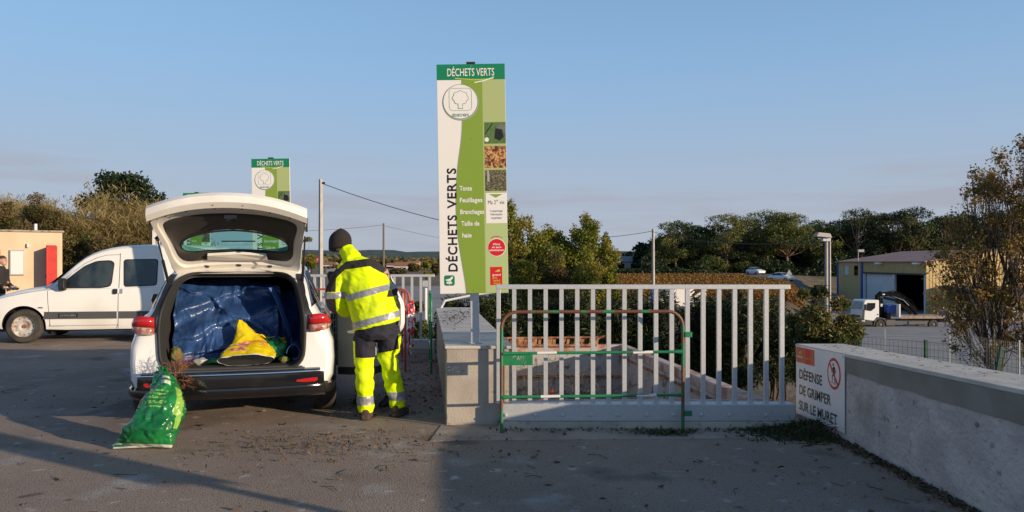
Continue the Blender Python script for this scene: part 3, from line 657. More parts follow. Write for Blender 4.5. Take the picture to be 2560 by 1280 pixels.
# ------------------------------------------------ vegetation
# left bank: giant reeds (one mass), scrub, oak
n = 120000; ys_ = 34+rng.random(n)*8; xr = -(.30+rng.random(n)*.55); xs_ = xr*ys_
zz = np.array([zt(x,y) for x,y in zip(xs_,ys_)])
hh = 2.1+.5*np.sin(xs_*.9)+.35*np.sin(xs_*2.3+1)+rng.random(n)*.7; hh += np.where(xr < -.60, .5, 0)
cen = np.stack([xs_, ys_, zz+hh*(.10+.90*rng.random(n)**.8)], 1)
o = leaves('giant_reeds', cen, .46, 'reed_leaf', aspect=.055, up=.8, rnd=.35+.3*np.sin(xs_*.7+ys_)); tag(o, 'tall dry giant reeds covering the bank behind the hut', 'reeds', kind='stuff')
n = 3200; ys_ = 34+rng.random(n)*6; xs_ = -(.31+rng.random(n)*.53)*ys_
cen = np.stack([xs_, ys_, np.array([zt(x,y) for x,y in zip(xs_,ys_)])+2.2+rng.random(n)*1.2+.5*np.sin(xs_*.9)+.35*np.sin(xs_*2.3+1)], 1)
tag(leaves('reed_plumes', cen, .26, 'reed_leaf', aspect=.16, up=.9), 'pale feathery plumes on top of the reeds', 'reeds', kind='stuff')
def atpx(px, Y): return (px-1280)/1900*Y
def bush(name, label, px, Y, ytop, wpx, lm, n=5000, ls=.16, zbase=None, group=None, nb=9, aspect=.5, cat='shrub', ybot=None, tm='bark'):
    x = atpx(px,Y); z0 = zt(x,Y) if zbase is None else zbase; H = P(0,ytop,Y).z-z0; w = wpx/1900*Y/2
    bl = blobset(nb, w*.7, H*.25, H*.82, w*.35, w*.55, .75)
    bl.append((0,0,H-w*.3,w*.35,w*.3))
    return tree(name, label, cat, (x,Y,z0), bl, n, ls, lm, tm, trunk_r=.06, stems=3, group=group, aspect=aspect, fill=.35)
sc = [(20,33,500,110,'tall greenish scrub bush at the far left edge above the hut roof'),(90,34,478,120,'highest brown scrub bush above the hut vent pipe'),(140,32.5,520,110,'dark green scrub bush right of the vent pipe'),
      (60,32,545,150,'low brown scrub bush just above the hut roof'),(190,33,560,110,'brown scrub bush by the right corner of the hut'),(255,32,585,120,'dark low scrub bush above the van windscreen'),(330,32,590,120,'low brown scrub bush above the van roof')]
for i,(px,Y,yt,w,lb) in enumerate(sc): bush('scrub_bush', lb, px, Y, yt, w, 'scrub_leaf', 9000, .13, zbase=.4, nb=14, aspect=.3)
x = atpx(300,46); z0 = zt(x,46)
ob = blobset(13, 2.1, 3.2, 5.3, .7, 1.05, .75)+[(0,0,5.0,.9,.7),(-1.9,0,3.9,.8,.6),(1.9,0,3.6,.75,.6),(2.3,.2,4.3,.45,.4)]
tree('oak_tree', 'dark green spreading oak rising above the reeds behind the van', 'tree', (x,46,z0), ob, 9500, .20, 'oak_leaf', 'bark', .22, aspect=.6, fill=.2, twigs=3)
# small wispy trees left of the pole, shrubs behind the middle railing
bush('young_tree', 'wispy young tree between the raised hatch and the concrete pole', 772, 44, 592, 46, 'poplar_leaf', 3500, .14, nb=10, cat='tree', aspect=.3)
bush('young_tree', 'lower thin young tree left of the wispy one behind the car roof', 745, 40, 612, 40, 'scrub_leaf', 2500, .13, nb=8, cat='tree', aspect=.3)
bush('leafy_shrub', 'olive green shrub behind the bars of the middle railing', 1045, 14.6, 752, 100, 'olive_leaf', 5000, .07, nb=12)
bush('leafy_shrub', 'low olive shrub left of the red barriers behind the middle railing', 985, 14.4, 800, 90, 'olive_leaf', 3000, .07, nb=8)
bush('leafy_shrub', 'dark shrub under the tall sign left of its post', 1120, 19, 752, 90, 'olive_leaf', 5000, .10, nb=10)
bush('round_tree', 'small round olive tree in the field left of the tall sign', 1068, 118, 642, 34, 'poplar_leaf', 2600, .4, nb=8, cat='tree')
for i,(px,Y,yt,w,lb) in enumerate([(1000,160,678,60,'brown field shrub under the distant houses'),(930,150,672,50,'brown field shrub just right of the worker'),(1090,150,658,50,'brown bushy tree against the left edge of the tall sign'),(1035,180,662,40,'brown scrub beside the small round olive tree'),
    (1110,190,652,60,'brown scrub behind the tall sign'),(900,170,665,60,'brown scrub behind the shoulders of the worker'),(850,180,668,60,'brown scrub behind the worker head'),(1575,210,628,46,'dark round tree beside the grey roofed barn'),(1610,200,640,40,'brown tree right of the grey roofed barn'),(1545,180,650,30,'low dark shrub left of the grey roofed barn')]):
    bush('field_tree', lb, px, Y, yt, w, 'oak_leaf' if 'dark' in lb else 'scrub_leaf', 1800, .55, nb=8, cat='tree' if 'tree' in lb else 'shrub')
# distant wooded plain: one mass
n = 26000; yy = 260+rng.random(n)**1.5*700; xx = (rng.random(n)*1.6-.75)*yy
tag(leaves('distant_scrub', np.stack([xx,yy,np.array([zt(a,b) for a,b in zip(xx,yy)])+rng.random(n)*(2.2+2.5*(np.sin(xx*.03)+np.sin(yy*.05+xx*.011)>.2))],1), 2.6, 'scrub_leaf', aspect=.7), 'low brown and green scrub across the far plain', 'scrub', kind='stuff')
# vineyard
n = 170000; yy = 84+rng.random(n)*50; xx = (.02+rng.random(n)*.36)*yy
row = np.round(yy/2.4)*2.4+rng.normal(size=n)*.22; ok = (np.abs(xx-np.interp(row,[p[1] for p in reversed(rp)],[p[0] for p in reversed(rp)])) > 6)
xx, row = xx[ok], row[ok]
zz = np.array([zt(a,b) for a,b in zip(xx,row)])
tag(leaves('vineyard', np.stack([xx,row,zz+.1+rng.random(len(xx))*1.0],1), .24, 'vine_leaf', aspect=.8), 'rust coloured autumn vines in the field before the pines', 'vines', kind='stuff')
n = 9000; xx = 16+rng.random(n)*26; yy = np.interp(xx,[16,42],[172,158])+rng.normal(size=n)*3
tag(leaves('verge_grass', np.stack([xx,yy,np.array([zt(a,b) for a,b in zip(xx,yy)])+rng.random(n)*.9],1), .6, 'olive_leaf', aspect=.4), 'green verge between vines and pines', 'grass', kind='stuff')
# poplar thicket
def poplar(label, px, Y, ytop, wpx, n, lm='poplar_leaf', ls=.15):
    x = atpx(px,Y); z0 = zt(x,Y); H = P(0,ytop,Y).z-z0; w = wpx/1900*Y/2; bl = []
    for k in range(34):
        h = random.uniform(.08,.96); a = random.uniform(0,6.28); rr = w*(1.25-.75*max(0,h-.5))*random.random()**.5
        bl.append((math.cos(a)*rr, math.sin(a)*rr, h*H*(1-.10*rr/w), w*random.uniform(.30,.55)*(1.2-h*.40), H*random.uniform(.055,.10)))
    return tree('poplar', label, 'tree', (x,Y,z0), bl, int(n*3.8), ls*.72, lm, 'bark', .09, stems=4, aspect=.75, fill=.15, twigs=2)
poplar('tall leafy poplar just right of the tall green sign', 1292, 38, 494, 110, 6500)
poplar('lower poplar in the dip between the two taller ones', 1352, 36, 572, 120, 6500)
poplar('broad full poplar in the middle of the thicket', 1420, 37, 538, 150, 8500)
poplar('yellowing poplar top right of the broad one', 1468, 38, 528, 120, 7500)
poplar('rightmost slim poplar of the thicket', 1510, 39, 572, 60, 4200)
for px,yt,w,lb in [(1310,610,100,'yellow green undergrowth right of the tall sign post'),(1390,625,130,'brown undergrowth below the broad poplar'),(1465,612,120,'dry reddish undergrowth below the yellowing poplar'),(1518,640,60,'thin undergrowth at the right end of the thicket')]:
    bush('undergrowth_bush', lb, px, 34, yt, w, 'poplar_leaf' if 'yellow' in lb or 'thin' in lb else 'scrub_leaf', 9000, .11, nb=16)
# pines
pin = [(1652,168,596,60),(1690,165,548,100),(1735,172,560,70),(1790,168,556,70),(1815,162,530,110),(1870,170,545,70),(1915,165,521,120),(1968,160,527,110),(2015,172,560,80),(2060,164,556,80),(2100,168,545,80),(2145,160,516,100),(2195,166,528,80),(2245,160,522,90),(2285,158,512,95),(2330,165,545,70),(2362,158,535,60),(2405,162,528,80),(2450,165,540,90),(2510,160,520,110),(2570,162,515,110)]
pin2 = [(1640,190,600,90),(1700,192,585,110),(1765,188,575,110),(1850,195,560,120),(1945,192,560,120),(2040,190,548,110),(2120,194,545,110),(2175,190,535,110),(2265,192,532,120),(2345,190,540,120),(2430,190,535,120),(2520,190,530,130)]
side = ['broad','umbrella shaped','ragged','dense','tall','rounded']
near = ['left end of the wood','behind the grey utility pole','right of the utility pole','above the vineyard','near the middle of the vineyard','beside the bare trunked pine','with pale bare limbs above the pale car','with the highest rounded crown above the road','above the triangular road sign','left of the lamp post','behind the lamp post head','right above the slim pole','above the left end of the warehouse roof','above the warehouse roof slope','above the ridge of the warehouse','between warehouse ridge and autumn tree','just left of the autumn tree','behind the left side of the autumn tree','behind the middle of the autumn tree','behind the right side of the autumn tree','at the right edge of the picture']
for i,(px,Y,yt,w) in enumerate(pin):
    x = atpx(px,Y); z0 = max(zt(x,Y)-.5,-2.5); H = P(0,yt,Y).z-z0; r = w*1.25/1900*Y/2; bl = []
    lowf = .42 if i in (6,7) else .10
    for k in range(30):
        a = random.uniform(0,6.28); h = random.uniform(lowf,.92); kk = random.random()**.5; rr = r*kk*(1.05 if h < .75 else .85)
        bl.append((math.cos(a)*rr, math.sin(a)*rr, H*h*(1-.13*kk), max(r,2.6)*random.uniform(.26,.40), H*random.uniform(.07,.12)))
    for q in (-.35,.1,.4): bl.append((r*q,0,H*(.92-.12*abs(q)),r*.42,H*.08))
    tree('pine_tree', f'{side[i%6]} pine {near[i]}', 'tree', (x,Y,z0), bl, 9000, .46, 'pine_shade_leaf' if px > 1985 and i%3 else 'pine_leaf', 'bark_pine', .38, fork=.4, aspect=.35, fill=.45, group='pines of the wood beyond the fields')
for i,(px,Y,yt,w) in enumerate(pin2):
    x = atpx(px,Y); z0 = -1.5; H = P(0,yt,Y).z-z0; r = w/1900*Y/2
    bl = [(math.cos(a)*r*k, math.sin(a)*r*k, H*h, r*random.uniform(.3,.45), H*random.uniform(.07,.12)) for a,k,h in [(random.uniform(0,6.28),random.random()**.5,random.uniform(.12,.88)) for _ in range(20)]]+[(0,0,H*.92,r*.4,H*.08)]
    tree('pine_tree', ['dark','dense','shaded','mid green'][i%4]+' pine of the second row '+near[min(20,int(i*1.8))], 'tree', (x,Y,z0), bl, 5000, .6, 'pine_shade_leaf', 'bark_pine', .3, fork=.4, aspect=.4, fill=.3, group='pines of the wood beyond the fields')
n = 30000; xx = 30+rng.random(n)*110; yy = 176+rng.random(n)*14
tag(leaves('wood_behind', np.stack([xx,yy,-1.5+rng.random(n)*(8.5+1.5*np.sin(xx*.35))],1), 1.1, 'oak_leaf', aspect=.6), 'dark mass of trees deep in the pine wood', 'wood', kind='stuff')
n = 26000; yy = 152+rng.random(n)*16; xx = (.17+rng.random(n)*.5)*yy; ok = np.abs(xx-np.interp(yy,[p[1] for p in reversed(rp)],[p[0] for p in reversed(rp)])) > 6
xx, yy = xx[ok], yy[ok]
tag(leaves('wood_undergrowth', np.stack([xx,yy,-1.6+rng.random(len(xx))*(2.4+1.3*np.sin(xx*.5)+.8*np.sin(xx*1.7))],1), .6, 'oak_leaf', aspect=.5), 'dark undergrowth along the foot of the pine wood', 'undergrowth', kind='stuff')
# oleander hedge behind the skip
protos = []
spots = [(-1.3,17),(-.35,16.6),(.6,16.9),(1.5,16.5),(2.4,16.8),(3.25,16.5),(4.1,16.8),(4.95,16.4),(5.8,16.7),(-.8,17.5),(1.05,17.4),(2.9,17.4),(4.6,17.5)]
hl = ['left of the tall sign post','behind the tall sign post','behind the left end of the grey railing','above the left end of the rusty skip','behind the rusty plate of the skip','above the far corner of the skip','behind the right post of the green barrier','behind the middle right bars of the grey railing','behind the last bars of the grey railing','in its back row, farthest left','in its back row, second from left','in its back row, third from left','in its back row, farthest right']
for i,(x,y) in enumerate(spots):
    z0 = zt(x,y)-.05; lb = 'dark oleander of the clipped hedge '+hl[i]
    if i < 3:
        bl = blobset(20,.50,.45,1.95,.30,.44,.9)+[(random.uniform(-.3,.3),0,2.15,.3,.26)]
        o = tree('oleander', lb, 'shrub', (x,y,z0), bl, 15000, .125, 'hedge_shade_leaf', 'bark', .05, stems=6, aspect=.2, fill=.3, up=.45, twigs=2, twig_r=.008, group='oleander hedge behind the skip'); protos.append(o)
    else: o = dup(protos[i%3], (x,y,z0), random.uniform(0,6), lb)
    o.scale = (1,1,1.0+.05*(i%2))
for (px,Y,yt,w,lb) in [(2050,14.2,712,130,'large oleander with reddish tips in front of the lamp post'),(2100,14.8,742,130,'oleander reaching right towards the truck'),(2010,15,722,90,'oleander against the right end of the railing')]:
    bush('oleander', lb, px, Y, yt, w, 'olive_leaf', 15000, .12, zbase=-1.6, nb=22, aspect=.22)
n=420; a=rng.random(n)
tag(leaves('reddish_tips', np.stack([5.75+rng.uniform(-.42,.42,n), 13.95+rng.uniform(-.3,.3,n), .1+a*.72],1), .075, 'autumn_leaf', aspect=.25, up=.5), 'reddish dry tips on the large oleander', 'leaves', kind='stuff')
# autumn tree at the right edge
def sparse(label, px, Y, H, w, nb, nl, stems):
    x = atpx(px,Y); z0 = zt(x,Y); bl = []
    for k in range(nb):
        h = random.random()**.75; sx = random.uniform(-1,1)*w*(.45+.75*min(1,h*3))*(1-.62*max(0,h-.42)/.58)
        bl.append((sx, random.uniform(-1,1)*w*.6, .5+h*H, random.uniform(.22,.5), random.uniform(.25,.6)))
    return tree('autumn_tree', label, 'tree', (x,Y,z0), bl, int(nl*1.25), .088, 'autumn_leaf', 'bark', .075, fork=.10, stems=stems, aspect=.7, fill=.05, twigs=5, twig_r=.009)
sparse('thin many stemmed tree with yellow brown leaves at the right edge', 2490, 25, 6.6, 1.95, 110, 9000, 9)
sparse('second taller yellowing tree cut off by the right picture edge', 2590, 24, 7.6, 1.6, 60, 8000, 6)
# ------------------------------------------------ grey galvanised railings
def railing(label, x0, xr1, y, nb, sp, xb1, zt0=1.243, bolts=()):
    r = thing('railing', label, 'railing', ((x0+xb1)/2, y, 0))
    B('base_beam', MB().box((x0+.03,y-.05,.062),(xb1,y+.09,.208)), 'galvanised', r, world=True, bevel=.006)
    B('top_rail', MB().box((x0-.022,y-.01,zt0-.040),(xr1,y+.05,zt0)), 'galvanised', r, world=True, bevel=.004)
    me = None; zm = .208
    for i in range(nb):
        if me is None:
            o = B('bar', MB().box((-.018,-.012,0),(.018,.024,zt0-.040-zm)).box((-.026,-.02,0),(.026,.03,.005)), 'galvanised', r, bevel=.003); me = o.data
        else:
            o = bpy.data.objects.new('bar', me); C.objects.link(o); o.parent = r
        o.location = Vector((x0+i*sp, y+.006, zm))-r.location
    bm_ = None
    for bx in bolts:
        if bm_ is None: o = B('bolt', MB().lathe([(.0,.022),(.010,.020),(.011,.006),(.019,.005),(.019,0)],(0,0,0),(0,-1,0),8), 'galvanised', r); bm_ = o.data
        else: o = bpy.data.objects.new('bolt', bm_); C.objects.link(o); o.parent = r
        o.location = Vector((bx, y-.05, .115))-r.location
    return r
railing('nearest grey galvanised railing, behind the green and rusty barrier', -.118, 2.425, 6.63, 19, .1375, 2.455, bolts=[-.055,.2,.44,.68,.92,1.17,1.40,1.64,1.88,2.2])
railing('middle grey railing behind the worker, in front of the open field', -3.85, -1.235, 12.1, 19, .141, -1.23)
railing('farthest grey railing, glimpsed past the white hatchback', -7.0, -4.66, 17.5, 17, .141, -4.62)
struct('kerb', MB().add([(-.13,6.55,-.02),(2.46,6.55,-.02),(2.46,6.72,-.02),(-.06,6.72,-.02),(-.10,6.565,.06),(2.46,6.565,.06),(2.46,6.72,.06),(-.06,6.72,.06)],
  [(0,3,2,1),(4,5,6,7),(0,1,5,4),(1,2,6,5),(2,3,7,6),(3,0,4,7)]), 'concrete', bevel=.006)
tag(B('kerb', MB().box((-3.88,12.02,-.02),(-1.22,12.24,.06)), 'concrete'), kind='structure')

# ------------------------------------------------ crowd barriers
def barrier(label, x, y, ang, L=1.545, kind='green', group=None, plate=True, H=1.02, r=.0145):
    b = thing('crowd_barrier', label, 'barrier', (x,y,0), ang, group)
    c = .13; arc = [(c-c*math.cos(t), H-c+c*math.sin(t)) for t in np.linspace(0, math.pi/2, 7)]
    fm = {'green': ('barrier_mixed','barrier_rusty'), 'red': ('barrier_red','barrier_red'), 'plain': ('barrier_green','barrier_green')}[kind]
    mb = MB().tube([(0,0,0)]+[(a,0,z) for a,z in arc], r, 12, 0).tube([(L,0,0)]+[(L-a,0,z) for a,z in arc], r, 12, 0).tube([(c,0,H),(L-c,0,H)], r*1.01, 12, 1)
    B('frame', mb, list(fm), b, smooth=True)
    for z in (.672,.305):
        rm = 'barrier_red' if kind == 'red' else 'barrier_green'
        mb = MB().tube([(.008,-.003,z-.002),(.035,-.003,z),(.07,-.003,z),(L-.07,-.003,z+.004),(L-.035,-.003,z+.004),(L-.008,-.003,z+.006)], [.018,.018,.0125,.0125,.018,.018], 10)
        ra = B('rail', mb, rm, b, smooth=True)
        o_ = .03 if z < .5 else 0
        for (u0,u1) in ((.30+o_,.465+o_),(1.115+o_,1.285+o_)): B('white_sleeve', MB().tube([(u0,-.003,z+.001),(u1,-.003,z+.003)], .0134, 10), 'barrier_white', ra, smooth=True)
    if plate:
        pm = 'barrier_red' if kind == 'red' else 'barrier_green'
        pl = B('name_plate', MB().box((.012,-.008,.572),(.262,-.005,.66)), pm, b)
        cu = []
        for s,w,h,px_,pz in (('SCAM',.112,.036,.075,.615),('TP',.040,.026,.168,.583)):
            t = text_obj('cut', s, w, h, pm, None, lambda x,y,d: (px_+x,-.02,pz+y), sp=1.12)
            bm = bmesh.new(); bm.from_mesh(t.data); bmesh.ops.remove_doubles(bm, verts=bm.verts, dist=.00005)
            g = bmesh.ops.extrude_face_region(bm, geom=bm.faces[:]); bmesh.ops.translate(bm, verts=[v for v in g['geom'] if isinstance(v, bmesh.types.BMVert)], vec=(0,.03,0))
            bmesh.ops.recalc_face_normals(bm, faces=bm.faces); bm.to_mesh(t.data); bm.free(); cu.append(t)
        pl.parent = None; boolean(pl, cu); pl.parent = b
    for z in (.80,.13): B('hook', MB().box((L+.012,-.02,z),(L+.075,.008,z+.045)), 'barrier_red' if kind == 'red' else 'barrier_green', b, bevel=.004)
    return b
barrier('green and rust crowd barrier with white bands in front of the nearest railing', -.088, 6.385, R(3.2))
barrier('orange red crowd barrier behind the worker, standing parallel to the middle railing', -1.59-1.5, 11.75, 0, 1.5, 'red', plate=False)
barrier('orange red crowd barrier seen nearly end on behind the worker', -1.66, 11.45, R(-80), 1.5, 'red', plate=False)
barrier('green crowd barrier seen end on beside the near concrete wall', -1.215, 11.2, R(-83), 1.45, 'plain')
# red and white tape hanging from the orange barrier
mb = MB()
for k in range(5):
    x, y = -1.60+random.uniform(-.05,.06), 11.70+random.uniform(-.06,.05); p = []; L_n = random.uniform(.5,.85)
    for i in range(14):
        t = i/13; q = Vector((x+.035*math.sin(t*7+k)+(.02*k-.05)*t, y+.03*math.cos(t*5+k*2), .80-L_n*t)); w = Vector((.028*math.cos(t*6+k),.028*math.sin(t*6+k),0)); p += [q-w, q+w]
    mb.add(p, [(2*i,2*i+1,2*i+3,2*i+2) for i in range(13)])
tag(B('barrier_tape', mb, 'tape', fix=False), 'crumpled red and white tape tied to the orange barrier', 'tape')
# hinged flap frame at the far end of the near wall
gf = thing('guard_frame', 'tilted grey tube guard at the far end of the near wall', 'guard rail', (-.9,12.6,0))
B('frame', MB().tube([P(1092,790,12.6),P(1112,752,12.8),P(1180,738,13.6),P(1262,726,14.5)], .022, 8), 'galvanised', gf, world=True, smooth=True)
B('lower_rail', MB().tube([P(1100,776,12.9),P(1180,776,12.9)],.05,8), 'galvanised', gf, world=True, smooth=True)
sb = thing('socket_post', 'small grey box on a post behind the bars of the middle railing', 'post box', (P(1064,0,20).x,20,-1.9))
B('post', MB().tube([(P(1064,0,20).x,20,-2),P(1064,720,20)],.05,8), 'galvanised', sb, world=True)
B('box', MB().cbox(P(1063,709,20),(.13,.12,.16)), 'galvanised', sb, world=True)

# ------------------------------------------------ waste signs
def sign_root(label, x, y, z0, zp, tilt=R(-.9)):
    s = thing('information_sign', label, 'sign', (x,y,zp)); s.rotation_euler = (0,tilt,0); s['_z'] = 0; del s['_z']
    B('post', MB().box((-.040,.012,z0-zp),(.040,.062,2.10)).box((-.07,.0,z0-zp),(.07,.08,z0-zp+.008)), 'galvanised', s, bevel=.004)
    return s
def F(off): return lambda x,y,d: (x, -.0115-off-d, y)
def poly(name, pts, m, par, off, th=.0006): return B(name, MB().prism(pts, F(off), th), m, par)
def circ(cx, cy, r, n=40): return [(cx+r*math.cos(2*math.pi*k/n), cy+r*math.sin(2*math.pi*k/n)) for k in range(n)]
def ring(name, o, i, m, par, off):
    n = len(o); return B(name, MB().add([F(off)(x,y,.0006) for x,y in o]+[F(off)(x,y,.0006) for x,y in i], [(k,(k+1)%n,n+(k+1)%n,n+k) for k in range(n)]), m, par)
def T(s, x, y, w, h, m, par, off=.002, bold=0, align='C', rot=0, cx=None, **k):
    if rot: fn = lambda a,b,d: (x-b, -.0115-off-d, y+a)
    else: fn = lambda a,b,d: (x+a, -.0115-off-d, y+b)
    return text_obj('lettering', s, w, h, m, par, fn, bold=bold, align=align, **k)
def sx(frac): return -.31+.62*frac
def sy(py): return (738-py)/568*2.08
def rrect(cx,cy,w,h,r,n=6):
    o = []
    for (qx,qy,a0) in ((1,1,0),(-1,1,90),(-1,-1,180),(1,-1,270)):
        for k in range(n+1):
            a = R(a0+90*k/n); o.append((cx+qx*(w/2-r)+r*math.cos(a), cy+qy*(h/2-r)+r*math.sin(a)))
    return o
def green_sign(label, x, y, z0, zp):
    s = sign_root(label, x, y, z0, zp)
    pn = B('sign_panel', MB().box((-.31,-.0115,0),(.31,.010,2.08)), 'print_white', s, bevel=.003)
    B('post_cap', MB().box((-.04,-.012,2.085),(.04,.05,2.10)), 'black_plastic', s)
    bd = [(209,.367),(310,.37),(350,.36),(400,.308),(430,.282),(489,.259),(548,.253),(593,.272),(652,.32),(697,.365),(737.6,.397)]
    yy = np.linspace(209,737.6,34); xx = np.interp(yy,[b[0] for b in bd],[b[1] for b in bd]); xx = np.convolve(np.pad(xx,2,'edge'),np.ones(5)/5,'valid')
    cv = [(sx(a),sy(b)) for a,b in zip(xx,yy)]
    poly('print_area', [(a-.006,b) for a,b in cv]+[(sx(.665),sy(737.6)),(sx(.665),sy(209))], 'print_shadow', pn, .0003)
    poly('print_area', cv+[(sx(.665),sy(737.6)),(sx(.665),sy(209))], 'print_green', pn, .0010)
    poly('print_area', [(sx(.665),0.002),(.309,.002),(.309,sy(209)),(sx(.665),sy(209))], 'print_lgreen', pn, .0010)
    poly('print_area', [(sx(.675),0.004),(.307,.004),(.307,sy(565)),(sx(.675),sy(565))], 'print_lgreen2', pn, .0018)
    poly('header_band', [(-.3095,sy(209)),(.3095,sy(209)),(.3095,2.079),(-.3095,2.079)], 'print_dgreen', pn, .0010)
    T('DÉCHETS VERTS', 0, 1.972, .425, .068, 'print_white', pn, bold=.006)
    n = 14; top = [(-.145+.35*k/n, 1.957-.012*math.sin(k/n*math.pi*.9)-.004*k/n) for k in range(n+1)]
    poly('swoosh', top+[(a,b-.009) for a,b in reversed(top)], 'print_lime', pn, .002)
    poly('swoosh', [(.03,1.915),(.12,1.932),(.21,1.962),(.21,1.955),(.12,1.922),(.03,1.906)], 'print_white', pn, .0028)
    for i,(a,b,m) in enumerate(((315,368,'photo_grass'),(374,428,'photo_leaves'),(433,485,'photo_branches'))):
        ph = poly('printed_picture', [(sx(.685),sy(b)),(.309,sy(b)),(.309,sy(a)),(sx(.685),sy(a))], m, pn, .0020)
        if i == 0:
            poly('print_area', [(.205,sy(355)),(.255,sy(361)),(.29,sy(352)),(.275,sy(334)),(.215,sy(330))], 'print_black', ph, .0028)
            poly('print_area', [(.22,sy(328)),(.26,sy(322)),(.305,sy(322)),(.305,sy(346)),(.278,sy(334))], 'print_grey', ph, .0034)
            poly('print_area', circ(.135,sy(358),.020,16), 'print_white', ph, .0034); poly('print_area', [(.12,sy(342)),(.185,sy(318)),(.19,sy(320)),(.12,sy(346))], 'print_black', ph, .0034)
        if i == 2: poly('print_area', [(.135,sy(462)),(.155,sy(462)),(.152,sy(434)),(.135,sy(434))], 'pole_concrete', ph, .0028)
    poly('white_box', [(sx(.69),sy(565)),(.309,sy(565)),(.309,sy(490)),(sx(.69),sy(490))], 'print_white', pn, .0022)
    poly('print_area', [(.15,sy(493)),(.27,sy(493)),(.21,sy(502))], 'print_green', pn, .0032)
    T('Ma 2   vie', .212, sy(518), .148, .036, 'print_grey', pn, .0032); T('e', .222, sy(511), .016, .022, 'print_grey', pn, .0032)
    for k,t in enumerate(('Compostage','Valorisation','organique')): T(t, .212, sy(537+8.5*k), (.115,.108,.095)[k], .020, 'print_grey', pn, .0032)
    for k,(t,yy_,w,x_) in enumerate((('Tonte',483,.112,.0),('Feuillages',512,.205,.0),('Branchages',541,.216,.003),('Taille de',570,.165,.010),('haie',599,.085,.018))):
        T(t, -.118+x_, sy(yy_), w, .040, 'print_white', pn, .0022, bold=.022, align='L')
    T('DÉCHETS', -.148, sy(683), .512, .080, 'print_black', pn, .0010, bold=.022, align='L', rot=1, sp=1.1)
    T('VERTS', -.148, sy(527), .366, .080, 'print_black', pn, .0010, bold=.022, align='L', rot=1, sp=1.1)
    poly('round_logo', circ(-.095,sy(264)-.003,.163), 'print_shadow', pn, .0026); c = poly('round_logo', circ(-.098,sy(263),.158), 'print_dgreen', pn, .0034)
    poly('round_logo', circ(-.098,sy(263),.154), 'print_white', pn, .0042)
    cx, cy = -.098, sy(259); ring('logo_frame', rrect(cx,cy+.005,.205,.205,.035), rrect(cx,cy+.005,.199,.199,.032), 'print_dgreen', pn, .005)
    def tree_outline(k):
        o = []
        for j in range(7):
            a0 = R(-52+j*284/6); c0 = (cx+.047*math.cos(a0), cy+.020+.040*math.sin(a0))
            for q in range(-3,4):
                a = a0+R(q*20); o.append((c0[0]+(.026+k)*math.cos(a), c0[1]+(.024+k)*math.sin(a)))
        o += [(cx-.020-k, cy-.040),(cx-.020-k,cy-.078-k),(cx+.020+k,cy-.078-k),(cx+.020+k,cy-.040)]
        return o
    poly('tree_logo', tree_outline(.0022), 'print_dgreen', pn, .0056); poly('tree_logo', tree_outline(-.0022), 'print_white', pn, .0064)
    T('DÉCHETS VERTS', cx, sy(300), .15, .025, 'print_dgreen', pn, .0056, bold=.01)
    rc = poly('red_disc', circ(.210,sy(625),.082), 'print_white', pn, .0030); poly('red_disc', circ(.210,sy(625),.077), 'print_red', rc, .0038)
    for k,(t,w) in enumerate((('Films',.062),('et sacs',.085),('plastiques',.128))): T(t, .210, sy(618+7.2*k)-.004, w, .0165, 'print_white', pn, .0046, bold=.02)
    for k,ch in enumerate('INTERDIT'):
        a = R(118-8*k); px_, py_ = .210+.093*math.cos(a), sy(625)+.093*math.sin(a); ca, sa = math.cos(a-math.pi/2), math.sin(a-math.pi/2)
        text_obj('lettering', ch, None, .013, 'print_red', pn, (lambda px_,py_,ca,sa: lambda u,v,d: (px_+u*ca-v*sa, -.0115-.0030-d, py_+u*sa+v*ca))(px_,py_,ca,sa), bold=.02, align='C')
    lg = poly('red_logo', [(.148,sy(718)),(.256,sy(718)),(.256,sy(673)),(.148,sy(673))], 'print_red', pn, .0030)
    poly('print_area', [(.19,sy(685)),(.236,sy(685)),(.236,sy(680)),(.226,sy(679))], 'print_lime', lg, .0038)
    for k,(t,w,m) in enumerate((('grand',.074,'print_white'),('pic',.040,'print_lime'),('saint',.062,'print_lime'),('-loup',.068,'print_lime'))):
        T(t, (.204,.190,.206,.206)[k], sy(695+7*k), w, .019, m, lg, .0038, bold=.012)
    ic = poly('green_icon', rrect(-.222,sy(705),.094,.094,.018), 'print_dgreen', pn, .0012)
    cx, cy = -.222, sy(705)
    for a,l in ((-90,.034),(-45,.036),(-135,.036)):
        ca,sa = math.cos(R(a)),math.sin(R(a)); w = .006
        pt = lambda u,v: (cx-.002+u*ca-v*sa, cy-.004+u*sa+v*ca)
        poly('arrow', [pt(0,-w),pt(l*.6,-w),pt(l*.55,-w*2.3),pt(l,0),pt(l*.55,w*2.3),pt(l*.6,w),pt(0,w)], 'print_white', ic, .0022)
    poly('arrow', [(cx-.012,cy-.004),(cx+.010,cy-.004),(cx+.030,cy+.020),(cx+.034,cy+.036),(cx+.018,cy+.034),(cx+.004,cy+.018),(cx-.024,cy+.010),(cx-.036,cy+.010),(cx-.030,cy-.002)], 'print_white', ic, .0030)
    for py_ in (175,355,525,730): B('screw', MB().lathe([(0,.004),(.006,.003),(.006,0)],(0,-.0125,sy(py_)-.004),(0,-1,0),8), 'alu', s)
    return s
XS = P(1186,0,6.92).x
s1 = green_sign('tall green and white waste sign nearest the camera, on the near low wall', XS, 6.90, .70, 1.155)
s2 = dup(s1, (P(666,0,12.05).x, 12.36, 1.04), label='second green and white waste sign, rising above the open hatch of the white car')
s3 = dup(s1, (P(462,0,17.1).x, 17.8, .98), label='third waste sign, only its green top and right edge show above and through the hatch')
s4 = dup(s1, (2.93, 2.05, 1.17), label='waste sign on the right low wall beside the camera, outside the picture')
